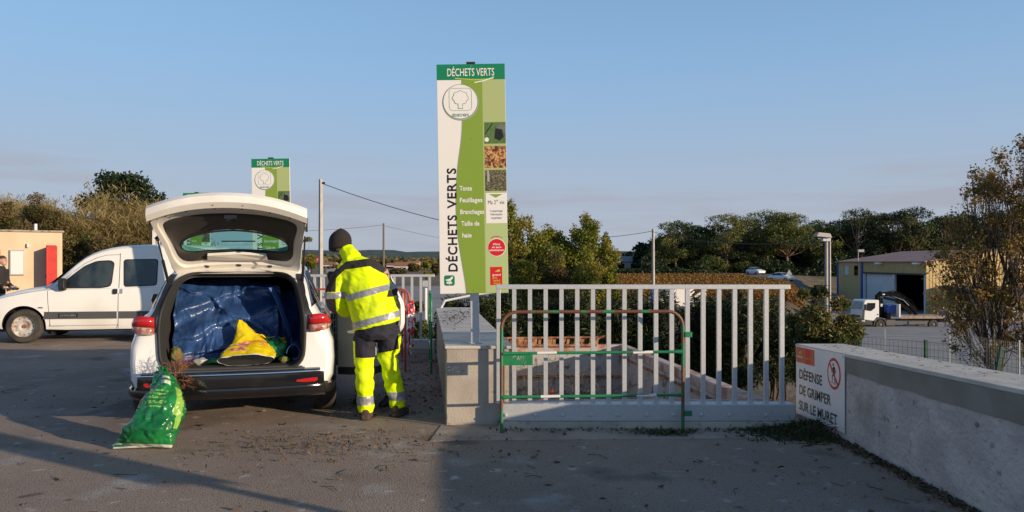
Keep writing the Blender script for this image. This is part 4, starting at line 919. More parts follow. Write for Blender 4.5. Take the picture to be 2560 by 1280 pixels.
# bring the second post down onto its wall: shared mesh is long enough (wall tops are all 0.70)
sp_ = sign_root('white waste sign with a purple field, left of the open hatch above the van roof', P(402,0,27).x+.01, 27, -.02, .95, 0)
pn = B('sign_panel', MB().box((-.31,-.0115,0),(.31,.010,2.08)), 'print_white', sp_, bevel=.003)
poly('header_band', [(-.3095,1.94),(.3095,1.94),(.3095,2.079),(-.3095,2.079)], 'print_dgreen', pn, .001)
poly('print_area', [(-.03,1.0),(-.02,1.30),(.04,1.62),(.15,1.72),(.309,1.72),(.309,1.0)], 'print_purple', pn, .001)
T('Moquette', .11, 1.06, .22, .06, 'print_white', pn, .002, bold=.02); T('ENCOMBRANTS', -.10, .35, .98, .085, 'print_black', pn, .002, bold=.03, align='L', rot=1)
ring('logo_frame', circ(-.14,1.66,.13), circ(-.14,1.66,.122), 'print_grey', pn, .002)

# no-climbing notice on the right wall
nc = thing('notice_plate', 'white notice with black text and a red prohibition circle on the right wall', 'sign', (2.69,6.66,.34))
def G(off): return lambda a,z,d: (2.690-off-d-2.69, 7.185-a-6.66, z+a*.03-.34)
pl = B('plate', MB().prism([(0,.015),(1.045,.025),(1.045,.662),(0,.652)], G(0), .004), 'print_white', nc)
def gp(name, pts, m, off, par=None): return B(name, MB().prism(pts, G(off), .0006), m, par or pl)
def gt(s, a, z, w, h, m, off=.005, bold=.03): return text_obj('lettering', s, w, h, m, pl, lambda x,y,d: G(off)(a+x, z+y, d), bold=bold)
gt('DÉFENSE', .085, .352, .52, .085, 'print_black', bold=.018); gt('DE GRIMPER', .085, .208, .70, .085, 'print_black', bold=.018); gt('SUR LE MURET', .08, .064, .83, .083, 'print_black', bold=.018)
lg = gp('logo_block', [(.01,.50),(.435,.50),(.435,.643),(.01,.643)], 'print_orange_red', .0048); gp('print_area', [(.235,.50),(.34,.50),(.34,.643),(.235,.643)], 'print_red', .0056)
gp('print_area', [(.06,.585),(.145,.585),(.12,.615)], 'print_lime', .0064); gt('grand', .03, .545, .12, .026, 'print_white', .0064, .02); gt('pic saint-loup', .155, .545, .25, .024, 'print_lime', .0064, .0)
for r_,m_,o_ in ((.132,'print_red',.005),(.108,'print_white',.0058)): gp('prohibition_circle', circ(.845,.482,r_), m_, o_)
fig = [(.845,.575,.012)]
def seg(a0,z0,a1,z1,w,o_=.0066,m_='print_black'):
    d = Vector((a1-a0,z1-z0)); q = Vector((-d.y,d.x)).normalized()*w/2
    gp('pictogram', [(a0+q.x,z0+q.y),(a1+q.x,z1+q.y),(a1-q.x,z1-q.y),(a0-q.x,z0-q.y)], m_, o_)
gp('pictogram', circ(.838,.558,.013,14), 'print_black', .0066)
seg(.845,.54,.858,.48,.030); seg(.858,.54,.89,.495,.010); seg(.838,.535,.80,.495,.010); seg(.862,.48,.872,.395,.016); seg(.85,.475,.815,.462,.015); seg(.815,.462,.82,.42,.013); seg(.795,.412,.835,.405,.007); seg(.835,.405,.838,.39,.007)
seg(.768,.562,.922,.402,.022,.0074,'print_red')
for a,z in ((.02,.03),(1.025,.06),(1.025,.64)): B('screw', MB().lathe([(0,.003),(.007,.002),(.007,0)],G(.0045)(a,z,0),(-1,0,0),8), 'alu', nc)

# ------------------------------------------------ open skip in the pit
skp = thing('skip_container', 'open grey and rusty waste skip sunk below the railing', 'skip', (.9,9.4,-1.75))
o4 = [(-.05,7.0),(2.37,7.0),(1.75,11.85),(-.66,11.85)]; t_ = .09
def lerp2(p,q,k): return (p[0]+(q[0]-p[0])*k, p[1]+(q[1]-p[1])*k)
cx_, cy_ = .85, 9.4
def inn(p, m_): return (p[0]+(cx_-p[0])*m_/1.2, p[1]+(cy_-p[1])*m_/2.4)
zr, zf = .135, -1.65
mb = MB(); I = [inn(p,t_) for p in o4]
mb.add([(*p,zf) for p in o4]+[(*p,zr) for p in o4]+[(*p,zf+.12) for p in I]+[(*p,zr) for p in I],
  [(i,(i+1)%4,4+(i+1)%4,4+i) for i in range(4)]+[(4+i,4+(i+1)%4,12+(i+1)%4,12+i) for i in range(4)]+[(12+i,12+(i+1)%4,8+(i+1)%4,8+i) for i in range(4)]+[(8,9,10,11),(0,3,2,1)])
B('skip_body', mb, 'skip_paint', skp, world=True)
mb = MB()
for i in range(4):
    p,q = o4[i],o4[(i+1)%4]; pi,qi = inn(p,.11),inn(q,.11); po,qo = inn(p,-.03),inn(q,-.03)
    mb.add([(*po,zr-.09),(*qo,zr-.09),(*qi,zr-.09),(*pi,zr-.09),(*po,zr+.025),(*qo,zr+.025),(*qi,zr+.025),(*pi,zr+.025)],[(0,3,2,1),(4,5,6,7),(0,1,5,4),(2,3,7,6)])
B('rim', mb, 'skip_rim', skp, world=True, bevel=.012)
mb = MB()
for y in np.linspace(7.6,11.4,8):
    k = (y-7)/4.85; p = lerp2(o4[1],o4[2],k); p2 = lerp2(o4[0],o4[3],k)
    mb.box((p[0],y,zf),(p[0]+.07,y+.09,zr-.1)); mb.box((p2[0]-.07,y,zf),(p2[0],y+.09,zr-.1))
for x in np.linspace(-.3,1.4,5): mb.box((x,11.85,zf),(x+.09,11.93,zr-.1))
B('rib', mb, 'skip_paint', skp, world=True)
B('weld_line', MB().bar((I[3][0],I[3][1]-.015,-.33),(I[2][0],I[2][1]-.015,-.33),.03,.035).bar((I[1][0]-.02,I[1][1],-.02),(I[2][0]-.02,I[2][1],-.02),.02,.03), 'skip_rust', skp, world=True)
rb = thing('rusty_grate', 'long rusty steel grating piece lying on the back rim of the skip', 'scrap metal', (.3,11.9,zr))
mb = MB(); mb.bar((-.62,11.70,zr+.13),(1.38,11.70,zr+.15),.05,.025); mb.bar((-.62,11.70,zr+.02),(1.30,11.70,zr+.02),.04,.03)
k = 0
for x in np.linspace(-.5,1.25,9):
    mb.bar((x-.04,11.69,zr+.02),(x-.02,11.69,zr+.14),.07+.03*(k%2),.012,up=(0,1,0)); mb.bar((x+.05,11.73,zr+.02),(x+.06,11.73,zr+.13),.05,.01,up=(0,1,0)); k += 1
mb.bar((1.2,11.7,zr+.08),(1.42,11.68,zr+.17),.08,.03)
B('steel_bar', mb, 'skip_rust', rb, world=True, bevel=.004)
def ground_waste(n): return None
n = 5200; k = rng.random(n); u = rng.random(n)
xx = (-.05+2.3*u)-.62*k; yy = 7.2+4.5*k; zz = -.92+.30*np.exp(-((xx-.15)**2/.35+(yy-10.0)**2/2))+.10*rng.random(n)+.12*np.sin(xx*5+yy*3)
tag(leaves('green_waste', np.stack([xx,yy,zz],1), .14, 'green_litter', aspect=.4), 'heap of cut leaves and branches lying inside the skip', 'garden waste', kind='stuff')
mb = MB().add([(x,y,-1.0+.30*math.exp(-((x-.15)**2/.35+(y-10.0)**2/2))) for y in np.linspace(7.15,11.7,14) for x in [(-.0+2.28*q)-.62*((y-7)/4.85) for q in np.linspace(.02,.98,10)]],
   [(i*10+j,i*10+j+1,(i+1)*10+j+1,(i+1)*10+j) for i in range(13) for j in range(9)])
tag(B('waste_heap', mb, 'soil', smooth=True), 'dark compacted garden waste filling the bottom of the skip', 'garden waste', kind='stuff')
mb = MB()
for k in range(150):
    x, y = random.gauss(.55,.42)-.05, random.uniform(8.2,11.2); z = -.75; a = random.uniform(0,6.28); s = random.uniform(.3,.95); l = random.uniform(.3,.62)
    pts_ = [Vector((x,y,z)), Vector((x+math.cos(a)*.10*s,y+math.sin(a)*.1,z+l*.9)), Vector((x+math.cos(a)*.35*s,y+math.sin(a)*.2,z+l*1.35)), Vector((x+math.cos(a)*.62*s,y+math.sin(a)*.3,z+l*1.4))]
    mb.tube(pts_, [.0035,.003,.0022,.0015], 3, cap=False)
    if k%2:
        for q in range(6):
            p_ = pts_[3].lerp(pts_[2], random.random()*.8); mb.tube([p_, p_+Vector((random.uniform(-.12,.15),random.uniform(-.05,.05),random.uniform(-.03,.12)))], [.0025,.001], 3, cap=False)
tag(B('dry_grass_stalks', mb, 'dry_grass', fix=False), 'dry straw coloured grass stalks arching inside the skip', 'grass', kind='stuff')
B('plastic_scrap', MB().lathe([(.0,.0),(.025,.01),(.028,.035),(.012,.06),(0,.065)],P(1377,985,9.6),(.3,.1,1),9), 'print_red', skp, world=True)
tag(MT and [o for o in C.objects if o.name.startswith('plastic_scrap')][0], None, None)

# ------------------------------------------------ litter
def scatter(name, label, n, xf, yf, size, m, ok=None, z=.012, asp=.45, cat='leaves', curl=.012):
    x = xf(n); y = yf(n); k = np.ones(n,bool) if ok is None else ok(x,y); x, y = x[k], y[k]; n = len(x)
    a = rng.random(n)*6.28; s = size*(.4+rng.random(n)**2*1.2); tl = rng.normal(size=n)*curl; t2 = rng.normal(size=n)*curl
    ca, sa = np.cos(a), np.sin(a); v = np.empty((n,4,3)); zz_ = z if np.isscalar(z) else z[k]
    asp_ = asp*(.5+rng.random(n))
    for i,(u,w,dz) in enumerate(((-.5,0,tl),(0,.5,t2),(.5,0,-tl*.3+.004),(0,-.5,-t2*.3))):
        v[:,i,0] = x+s*(u*ca-w*asp_*sa); v[:,i,1] = y+s*(u*sa+w*asp_*ca); v[:,i,2] = zz_+np.abs(dz)
    me = bpy.data.meshes.new(name); me.vertices.add(n*4); me.vertices.foreach_set('co', v.astype(np.float32).ravel()); me.loops.add(n*4)
    me.loops.foreach_set('vertex_index', np.arange(n*4,dtype=np.int32)); me.polygons.add(n); me.polygons.foreach_set('loop_start', np.arange(0,n*4,4,dtype=np.int32))
    at = me.attributes.new('rnd','FLOAT','FACE'); at.data.foreach_set('value', rng.random(n).astype(np.float32)); me.update(calc_edges=True)
    o = link(name, me, m, fix=False); return tag(o, label, cat, kind='stuff')
U = lambda a,b: (lambda n: a+(b-a)*rng.random(n)); NR = lambda m,s: (lambda n: rng.normal(m,s,n))
onp = lambda x,y: (y < 6.5)&(x < 2.66)
scatter('fallen_leaves', 'scattered dry leaves and bits on the asphalt', 620, U(-6,2.6), U(2.6,8.5), .045, 'litter', lambda x,y: (x < 2.6)&((y < 6.5)|(x < -.7)), z=.004)
scatter('fallen_leaves', 'dense dry needles and crumbs behind the car bumper', 900, NR(-1.5,.5), NR(6.0,.28), .028, 'litter', lambda x,y: (y < 6.5), z=.004, asp=.22)
scatter('fallen_leaves', 'green and brown leaf scraps along the pavement strip', 420, U(-.2,2.6), NR(6.46,.05), .028, 'green_litter', lambda x,y: (y < 6.53)&(x < 2.66), z=.012)
scatter('fallen_leaves', 'heap of green clippings by the right foot of the barrier', 420, NR(1.28,.13), NR(6.35,.05), .034, 'green_litter', lambda x,y: y < 6.5, z=.012, curl=.014)
scatter('fallen_leaves', 'leaf litter along the foot of the right wall', 1500, lambda n: 2.68-np.abs(rng.normal(0,.06,n)), U(3.2,6.4), .035, 'litter', z=.006)
scatter('fallen_leaves', 'dark litter between worker and near wall', 500, U(-1.7,-.75), U(7,11.5), .05, 'litter', z=.006)
scatter('fallen_leaves', 'dry leaves on top of the near low wall', 200, NR(-.75,.17), NR(10.3,.8), .05, 'litter', lambda x,y: (x > -1.0)&(x < -.55), z=.708)
n = 150; yy = 3.4+rng.random(n)*3.6
scatter('fallen_leaves', 'long dry leaves on top of the right wall', n, U(2.75,3.08), lambda n: yy, .040, 'litter', z=np.interp(yy,[2.6,3.9,7.2],[.735,.770,.665])+.004, asp=.16, curl=.004)
n = 4200; a = rng.random(n)**.7; xx = 2.62-np.abs(rng.normal(0,.26,n)); yy = rng.normal(6.42,.16,n); ok = (xx < 2.68)&(yy < 6.56)&(yy > 5.6); xx, yy = xx[ok], yy[ok]
hgt = .075*np.exp(-((xx-2.55)**2/.05+(yy-6.45)**2/.03))*rng.random(len(xx))
tag(leaves('clippings_pile', np.stack([xx,yy,.01+hgt],1), .075, 'green_litter', aspect=.16), 'dark pile of cut oleander leaves below the no climbing notice', 'clippings', kind='stuff')
mb = MB()
for k in range(60):
    x, y = random.gauss(2.5,.13), random.gauss(6.42,.13)
    if y > 6.52 or x > 2.66: continue
    a = random.uniform(0,6.28); l = random.uniform(.06,.2); mb.tube([(x,y,.03),(x+math.cos(a)*l*.5,min(6.54,y+math.sin(a)*l*.5),.06+random.random()*.05),(min(2.67,x+math.cos(a)*l),min(6.54,y+math.sin(a)*l),.03+random.random()*.1)], [.004,.003,.002], 4)
for k in range(26):
    x, y = random.uniform(-3,2.4), random.uniform(3.6,6.1); a = random.uniform(0,6.28); l = random.uniform(.06,.22)
    mb.tube([(x,y,.006),(x+math.cos(a)*l*.5,y+math.sin(a)*l*.5,.012),(x+math.cos(a+.3)*l,y+math.sin(a+.3)*l,.006)], .0025, 4)
tag(B('twigs', mb, 'bark', fix=False), 'small twigs lying about on the asphalt and in the pile', 'twigs', kind='stuff')
# ------------------------------------------------ vehicle bodies as lofts
def mono(xs, ys, x):
    i = max(0, min(len(xs)-2, int(np.searchsorted(xs, x)-1))); h = xs[i+1]-xs[i]; t = (x-xs[i])/h
    def sl(k):
        if k <= 0 or k >= len(xs)-1: return 0 if True else 0
        a = (ys[k]-ys[k-1])/(xs[k]-xs[k-1]); b = (ys[k+1]-ys[k])/(xs[k+1]-xs[k]); return 0 if a*b <= 0 else 2*a*b/(a+b)
    m0, m1 = sl(i)*h, sl(i+1)*h
    if i == 0: m0 = (ys[1]-ys[0])
    if i == len(xs)-2: m1 = (ys[-1]-ys[-2])
    return (2*t**3-3*t*t+1)*ys[i]+(t**3-2*t*t+t)*m0+(-2*t**3+3*t*t)*ys[i+1]+(t**3-t*t)*m1
class Loft:
    def __init__(s, st, crown=.015, tum=0): s.st = st; s.x = [q[0] for q in st]; s.crown = crown; s.tum = tum
    def par(s, v): return [mono(s.x, [q[k] for q in s.st], v) for k in range(1,6)]
    def prof(s, v):
        W,zb,be,ur,zr = s.par(v); h = be-zb
        return [(0,zb),(W*.8,zb),(W-.045,zb+.02),(W-.012,zb+.09*min(1,h/.5)),(W-.002,zb+h*.38),(W-s.tum*.15,zb+h*.62),(W-.012-s.tum*.55,zb+h*.82),(W-.035-s.tum*.9,be-.02*min(1,h)),(W-.06-s.tum,be),
                (ur+(W-.06-s.tum-ur)*.5,be+(zr-.06-be)*.5),(ur,zr-.055),(ur-.03,zr-.025),(ur-.10,zr-.005),(ur*.5,zr+s.crown*.7),(0,zr+s.crown)]
    def side(s, v, z):
        p = s.prof(v)
        for i in range(3,11):
            if p[i][1] <= z <= p[i+1][1]:
                k = (z-p[i][1])/max(1e-6,p[i+1][1]-p[i][1]); return p[i][0]+(p[i+1][0]-p[i][0])*k
        return p[5][0] if z < p[8][1] else p[11][0]
    def mesh(s, vs, fr=1):
        rr = []
        for v in vs:
            p = s.prof(v); rr.append([(u,v,z) for u,z in p]+[(-u,v,z) for u,z in reversed(p[1:-1])])
        return MB().rings(rr)
    def patch(s, poly, sd, off=.005, th=.004, nz=8, nv=8, back=True):
        """conformal plate on side sd (-1/1) over a (v, z) outline that is convex in v"""
        lo_, hi_ = min(q[1] for q in poly), max(q[1] for q in poly); zs = [lo_]
        for z in sorted([q[1] for q in poly]+list(np.linspace(lo_, hi_, nz))):
            if z > zs[-1]+.0015 and z < hi_-.001: zs.append(z)
        zs.append(hi_); rows = []
        for z in zs:
            c = []
            for i in range(len(poly)):
                (a,b),(e,f) = poly[i],poly[(i+1)%len(poly)]
                if abs(b-f) < 1e-6:
                    if abs(z-b) < 1e-4: c += [a,e]
                elif min(b,f)-1e-6 <= z <= max(b,f)+1e-6: c.append(a+(e-a)*(z-b)/(f-b))
            a, b = min(c), max(c); rows.append([(a+(b-a)*k/nv, z) for k in range(nv+1)])
        mb = MB()
        for o in (off, off+th):
            mb.add([(sd*(s.side(v,z)+o), v, z) for r in rows for v,z in r], [(i*(nv+1)+j,i*(nv+1)+j+1,(i+1)*(nv+1)+j+1,(i+1)*(nv+1)+j) for i in range(len(rows)-1) for j in range(nv)])
        n = len(rows)*(nv+1); per = [j for j in range(nv+1)]+[(i+1)*(nv+1)-1 for i in range(1,len(rows))]+[(len(rows)-1)*(nv+1)+j for j in range(nv-1,-1,-1)]+[i*(nv+1) for i in range(len(rows)-2,0,-1)]
        mb.f += [(per[i],per[(i+1)%len(per)],n+per[(i+1)%len(per)],n+per[i]) for i in range(len(per))]; mb.m += [0]*len(per)
        return mb
def inset(poly, d):
    cx = sum(p[0] for p in poly)/len(poly); cz = sum(p[1] for p in poly)/len(poly); sx_ = max(abs(p[0]-cx) for p in poly); sz_ = max(abs(p[1]-cz) for p in poly)
    return [(cx+(a-cx)*(1-d/sx_), cz+(b-cz)*(1-d/sz_)) for a,b in poly]
def rpoly(poly, r=.05, n=4):
    o = []; m_ = len(poly)
    for i in range(m_):
        p, a, b = Vector(poly[i]), Vector(poly[i-1]), Vector(poly[(i+1)%m_]); d1, d2 = (a-p), (b-p); rr = min(r, d1.length*.45, d2.length*.45)
        s_, e = p+d1.normalized()*rr, p+d2.normalized()*rr
        for k in range(n+1):
            t = k/n; q = s_*(1-t)**2+p*2*t*(1-t)+e*t*t; o.append((q.x,q.y))
    return o
def cyl_x(name, u0, u1, v, z, r, m, parent=None, n=40): return B(name, MB().lathe([(r,u0),(r,u1)],(0,v,z),(1,0,0),n), m, parent)
def wheel(par, u, v, r, w, sd, rim='alloy', steel=False):
    wl = B('wheel', MB().lathe([(r*.62,-w/2),(r*.9,-w/2),(r*.985,-w*.36),(r,-w*.2),(r,w*.2),(r*.985,w*.36),(r*.9,w/2),(r*.62,w/2),(r*.62,-w/2)],(u,v,r),(1,0,0),48,cap=False), 'tyre', par, smooth=True)
    o = sd*w/2
    if steel:
        B('rim', MB().lathe([(r*.62,o*1.0),(r*.60,o*.75),(r*.50,o*.55),(r*.44,o*.50),(r*.36,o*.60),(r*.26,o*.55),(r*.17,o*.38),(.001,o*.36)],(u,v,r),(1,0,0),40,cap=False), rim, wl, smooth=50)
        mb = MB()
        for k in range(12):
            a = k*math.pi/6; mb.lathe([(.0,.0),(.011,.001),(.011,.006),(0,.0065)],(u+o*.53,v+math.cos(a)*r*.50,r+math.sin(a)*r*.50),(sd,0,0),8)
        B('vent_hole', mb, 'black_plastic', wl)
        B('hub_cap', MB().lathe([(.0,.025),(.03,.022),(.038,0)],(u+o*.38,v,r),(sd,0,0),16), 'rust', wl, smooth=True)
    else:
        mb = MB().lathe([(r*.62,o*.95),(r*.60,o*.6),(r*.56,o*.3)],(u,v,r),(1,0,0),40,cap=False).lathe([(0,o*.6),(r*.14,o*.6),(r*.15,o*.3)],(u,v,r),(1,0,0),16)
        for k in range(5):
            a = k*2*math.pi/5+.3; mb.bar((u+o*.5,v+math.cos(a)*r*.1,r+math.sin(a)*r*.1),(u+o*.62,v+math.cos(a)*r*.60,r+math.sin(a)*r*.60),.05,.03,up=(1,0,0))
        B('rim', mb, rim, wl, smooth=True); B('brake_disc', MB().lathe([(0,0),(r*.45,0),(r*.45,.02)],(u,v,r),(1,0,0),24), 'grey_plastic', wl)
    return wl

# ------------------------------------------------ white hatchback with open tailgate
TH = R(15); CX, CY = -2.41, 6.56
suv = thing('hatchback_car', 'white hatchback with its tailgate raised and a blue tarp in the boot', 'car', (CX,CY,0), TH)
LS = Loft([(.070,.785,.36,.93,.675,.975),(.10,.825,.35,.95,.665,1.03),(.20,.855,.33,.965,.645,1.14),(.40,.875,.30,.98,.62,1.285),(.62,.885,.28,.99,.60,1.375),(1.0,.89,.25,1.0,.585,1.42),(1.7,.90,.24,.99,.61,1.44),(2.3,.90,.24,.98,.60,1.42),
   (2.65,.90,.24,.965,.59,1.31),(3.0,.89,.24,.95,.60,1.10),(3.22,.885,.25,.935,.66,1.0),(3.6,.875,.26,.88,.68,.93),(3.95,.84,.28,.80,.66,.84),(4.16,.70,.33,.66,.54,.68)], .015, .075)
vs = [.07,.085,.10,.13,.16,.20,.26,.32,.40,.48,.56,.64,.75,.88,1.0,1.3,1.6,1.9,2.2,2.4,2.55,2.7,2.85,3.0,3.1,3.22,3.4,3.6,3.8,3.95,4.05,4.12,4.16]
body = B('body', LS.mesh(vs), 'white_paint')
opn = rpoly([(-.585,.500),(.585,.500),(.605,.95),(.50,1.335),(-.50,1.335),(-.605,.95)], .16, 6)
cut = B('cut', MB().prism(opn, lambda u,z,d: (u,-.4+d*1.0,z), 2.55), 'cargo_dark')
cuts = [cut]
for sd in (-1,1):
    for v in (.75,3.35): cuts.append(cyl_x('cut', sd*.58, sd*1.2, v, .32, .365, 'black_plastic'))
body = boolean(body, cuts, True); smooth(body, 32); body.parent = suv
def vopen(z): return float(np.interp(z,[.5,.93,.975,1.03,1.14,1.285,1.375],[.07,.07,.072,.10,.20,.40,.60]))
# dark trim around the opening, inner seal
def ring_strip(name, o1, o2, m, dv1, dv2, par=None):
    n = len(o1); return B(name, MB().add([(u,vopen(z)+dv1,z) for u,z in o1]+[(u,vopen(z)+dv2,z) for u,z in o2], [(i,(i+1)%n,n+(i+1)%n,n+i) for i in range(n)]), m, par or suv, smooth=60)
dense = []
for i in range(len(opn)):
    a, b = Vector(opn[i]), Vector(opn[(i+1)%len(opn)]); k = max(1,int((b-a).length/.05))
    dense += [tuple(a.lerp(b,j/k)) for j in range(k)]
def off2(pl, d):
    o = []; n = len(pl)
    for i in range(n):
        a, b = Vector(pl[i-1]), Vector(pl[(i+1)%n]); t = (b-a).normalized(); o.append((pl[i][0]+t.y*d, pl[i][1]-t.x*d))
    return o
B('seal', MB().tube([(u,vopen(z)-.012,z) for u,z in dense]+[(dense[0][0],vopen(dense[0][1])-.012,dense[0][1])], .016, 8, cap=False), 'rubber', suv, smooth=True)
ring_strip('inner_trim', off2(dense,.002), off2(dense,-.035), 'rubber', .01, .10)
for sd in (-1,1):
    zz = np.linspace(.84,1.33,14); mb = MB(); q = []
    for z in zz:
        wi = float(np.interp(z,[.5,.95,1.335],[.60,.622,.515])); wo = min(LS.side(vopen(z)+.03,z)-.004, wi+float(np.interp(z,[.8,.97,1.0,1.33],[.10,.10,.135,.10])))
        q += [(sd*wi,vopen(z)-.010,z),(sd*wo,vopen(z)-.006+.004,z)]
    B('pillar_trim', mb.add(q, [(2*i,2*i+1,2*i+3,2*i+2) for i in range(13)]), 'black_plastic', suv, smooth=True)
    # lamp cluster wrapping round the corner
    path = [(.630,.052,.968,.825),(.68,.046,.978,.822),(.72,.046,.982,.824),(.755,.054,.98,.828),(.785,.072,.968,.838),(.806,.105,.948,.852),(.822,.15,.922,.868),(.832,.20,.900,.882)]
    for (nm,m_,k0,k1) in (('tail_lamp','red_lens',.42,1),('lamp_lens','clear_lens',0,.40)):
        q = []; n = len(path)
        for (u,v,zt_,zb_) in path:
            for k in (k0,k0+(k1-k0)*.5,k1):
                bul = .012 if 0 < k < 1 or True else 0; q.append((sd*(u+(.006 if v > .06 else 0)), v-.012 if v < .09 else v, zb_+(zt_-zb_)*k))
        l_ = B(nm, MB().add(q, [(3*i+j,3*i+j+1,3*i+j+4,3*i+j+3) for i in range(n-1) for j in range(2)]), m_, suv, smooth=True); l_.modifiers.new('s','SOLIDIFY').thickness = .012
for sd in (-1,1):
    B('quarter_window', LS.patch([(.15,1.035),(.555,1.06),(.555,1.325),(.47,1.275),(.33,1.19),(.22,1.10)], sd, .003, .003, 10, 6), 'black_gloss', suv, smooth=True)
    g = B('side_window', LS.patch(rpoly([(.56,1.07),(1.02,1.055),(1.02,1.35),(.80,1.33)],.04), sd, .004), 'black_gloss', suv, smooth=True)
    g = B('side_window', LS.patch(rpoly([(1.06,1.045),(1.90,1.03),(1.90,1.36),(1.06,1.35)],.04), sd, .004), 'black_gloss' if sd < 0 else 'black_plastic', suv, smooth=True)
    B('side_window', LS.patch(rpoly([(1.98,1.03),(2.95,1.0),(2.50,1.30),(1.98,1.36)],.05), sd, .004), 'black_gloss', suv, smooth=True)
    for v0 in (1.03,1.94,2.98): B('door_gap', LS.patch([(v0,.34),(v0+.008,.34),(v0+.008,.95),(v0,.95)], sd, .001, .0015, 10, 1), 'black_plastic', suv)
    B('sill_trim', LS.patch([(1.16,.245),(2.95,.245),(2.95,.33),(1.16,.33)], sd, .004, .01, 3, 12), 'black_plastic', suv)
    B('arch_trim', MB().rings([[(sd*(LS.side(.75+math.cos(a)*rr_,.45)+o_),.75+math.cos(a)*rr_,.32+math.sin(a)*rr_) for (rr_,o_) in ((.355,.0),(.355,.014),(.40,.014),(.40,.0))] for a in np.linspace(R(8),R(172),22)], cap=True), 'black_plastic', suv, smooth=True)
    wheel(suv, sd*.78, .75, .325, .215, sd); wheel(suv, sd*.78, 3.35, .325, .215, sd)
# mirrors
for sd in (-1,1):
    m_ = B('door_mirror', MB().rings([[(sd*(.93+du*.95),2.72+dv*.5+.06*k,.995+.075*dz) for du,dv,dz in [(0,0,-1),(.06,-.03,-1.05),(.20,-.04,-.85),(.235,-.02,0),(.21,-.03,1),(.08,-.03,1.1),(.0,0,.9)]] for k in (0,1.0)]), 'white_paint', suv, bevel=.015)
    B('mirror_glass', MB().add([(sd*.99,2.695,.925),(sd*1.12,2.695,.94),(sd*1.14,2.695,.995),(sd*1.12,2.695,1.065),(sd*1.0,2.695,1.07)],[(0,1,2,3,4)]), 'black_gloss', m_)
# windscreen, bumper
B('windscreen', MB().add([(-.52,2.36,1.435),(.52,2.36,1.435),(.60,2.75,1.30),(-.60,2.75,1.30),(-.66,3.14,1.05),(.66,3.14,1.05)],[(0,1,2,3),(3,2,5,4)]), 'black_gloss', suv, smooth=True)
bp = [(-.885,.42),(-.872,.25),(-.83,.12),(-.73,.045),(-.5,.0),(-.25,-.02),(0,-.027),(.25,-.02),(.5,.0),(.73,.045),(.83,.12),(.872,.25),(.885,.42)]
def bloft(sec, name, m, par=suv, pts=bp, k0=0, k1=None):
    P_ = pts[k0:k1]; rr = []
    for i,(u,v) in enumerate(P_):
        a = Vector(P_[max(0,i-1)]); b = Vector(P_[min(len(P_)-1,i+1)]); t = (b-a).normalized(); nn = Vector((t.y,-t.x))
        rr.append([(u+nn.x*o, v+nn.y*o, z+(.0)) for o,z in sec])
    return B(name, MB().rings(rr), m, par, smooth=50)
bloft([(-.10,.498),(-.01,.500),(.014,.492),(.018,.478),(.006,.462),(-.10,.462)], 'bumper_step', 'black_gloss', k0=3, k1=10)
mid = [(-.765,.058),(-.72,.040),(-.5,.0),(-.25,-.02),(0,-.027),(.25,-.02),(.5,.0),(.72,.040),(.765,.058)]
bloft([(-.12,.464),(.0,.462),(.006,.40),(.004,.355),(-.12,.355)], 'bumper', 'black_gloss', pts=mid)
bu = bloft([(-.10,.352),(-.004,.350),(.006,.31),(-.02,.265),(-.12,.245)], 'lower_bumper', 'black_gloss')
bloft([(-.03,.475),(.0195,.479),(.021,.472),(-.03,.468)], 'chrome_strip', 'chrome', pts=mid)
for sd in (-1,1):
    B('reflector', MB().rings([[(sd*u,v-.010,z) for z in (z0,z1)]+[(sd*u,v+.01,z) for z in (z1,z0)] for u,v,z0,z1 in ((.53,.003,.388,.402),(.60,.014,.380,.41),(.69,.032,.380,.415),(.71,.037,.392,.412))]), 'red_lens', suv)
    for u in (.18,.52): B('parking_sensor', MB().lathe([(0,.004),(.012,.003),(.014,0)],(sd*u,-.022+.03*(u/.5)**2,.385),(0,-1,0),12), 'grey_plastic', suv)
B('sill_plate', MB().box((-.60,-.01,.496),(.60,.16,.508)).box((-.58,.05,.508),(.58,.14,.518)), 'grey_plastic', suv, bevel=.004)
B('boot_floor', MB().box((-.59,.10,.50),(.59,1.3,.521)), 'dark_trim', suv)
B('underbody', MB().box((-.78,.25,.22),(.78,3.9,.30)), 'black_plastic', suv)
B('exhaust_pipe', MB().tube([(-.45,.10,.235),(-.45,.5,.235)],.03,14), 'chrome', suv, smooth=True)
B('seat_back', MB().box((-.56,1.32,.52),(.56,1.46,1.06)).cbox((-.3,1.40,1.13),(.24,.10,.16)).cbox((.3,1.40,1.13),(.24,.10,.16)), 'dark_trim', suv, bevel=.03)

# open tailgate: local plane q along the gate from the hinge, n towards the ground
tg = thing('tmp','x','x'); bpy.data.objects.remove(tg)
HV, HZ = .64, 1.385; qd = Vector((0,-.880,.475)); nd = Vector((0,-.475,-.880))
def TG(p,q,n): v = Vector((p,HV,HZ))+qd*q+nd*n; return tuple(v)
outer = [(-.56,.02),(.56,.02),(.565,.25),(.575,.5),(.60,.82),(.615,.97),(.61,1.06),(.45,1.12),(.25,1.155),(0,1.165),(-.25,1.155),(-.45,1.12),(-.61,1.06),(-.615,.97),(-.60,.82),(-.575,.5),(-.565,.25)]
inner = [(-.45,.17),(.45,.17),(.495,.30),(.50,.55),(.535,.78),(.535,.88),(.45,.925),(.25,.95),(0,.955),(-.25,.95),(-.45,.925),(-.535,.88),(-.535,.78),(-.50,.55),(-.495,.30)]
glass = [(-.38,.27),(.38,.27),(.44,.31),(.455,.38),(.445,.50),(.36,.575),(.2,.625),(0,.645),(-.2,.625),(-.36,.575),(-.445,.50),(-.455,.38),(-.44,.31)]
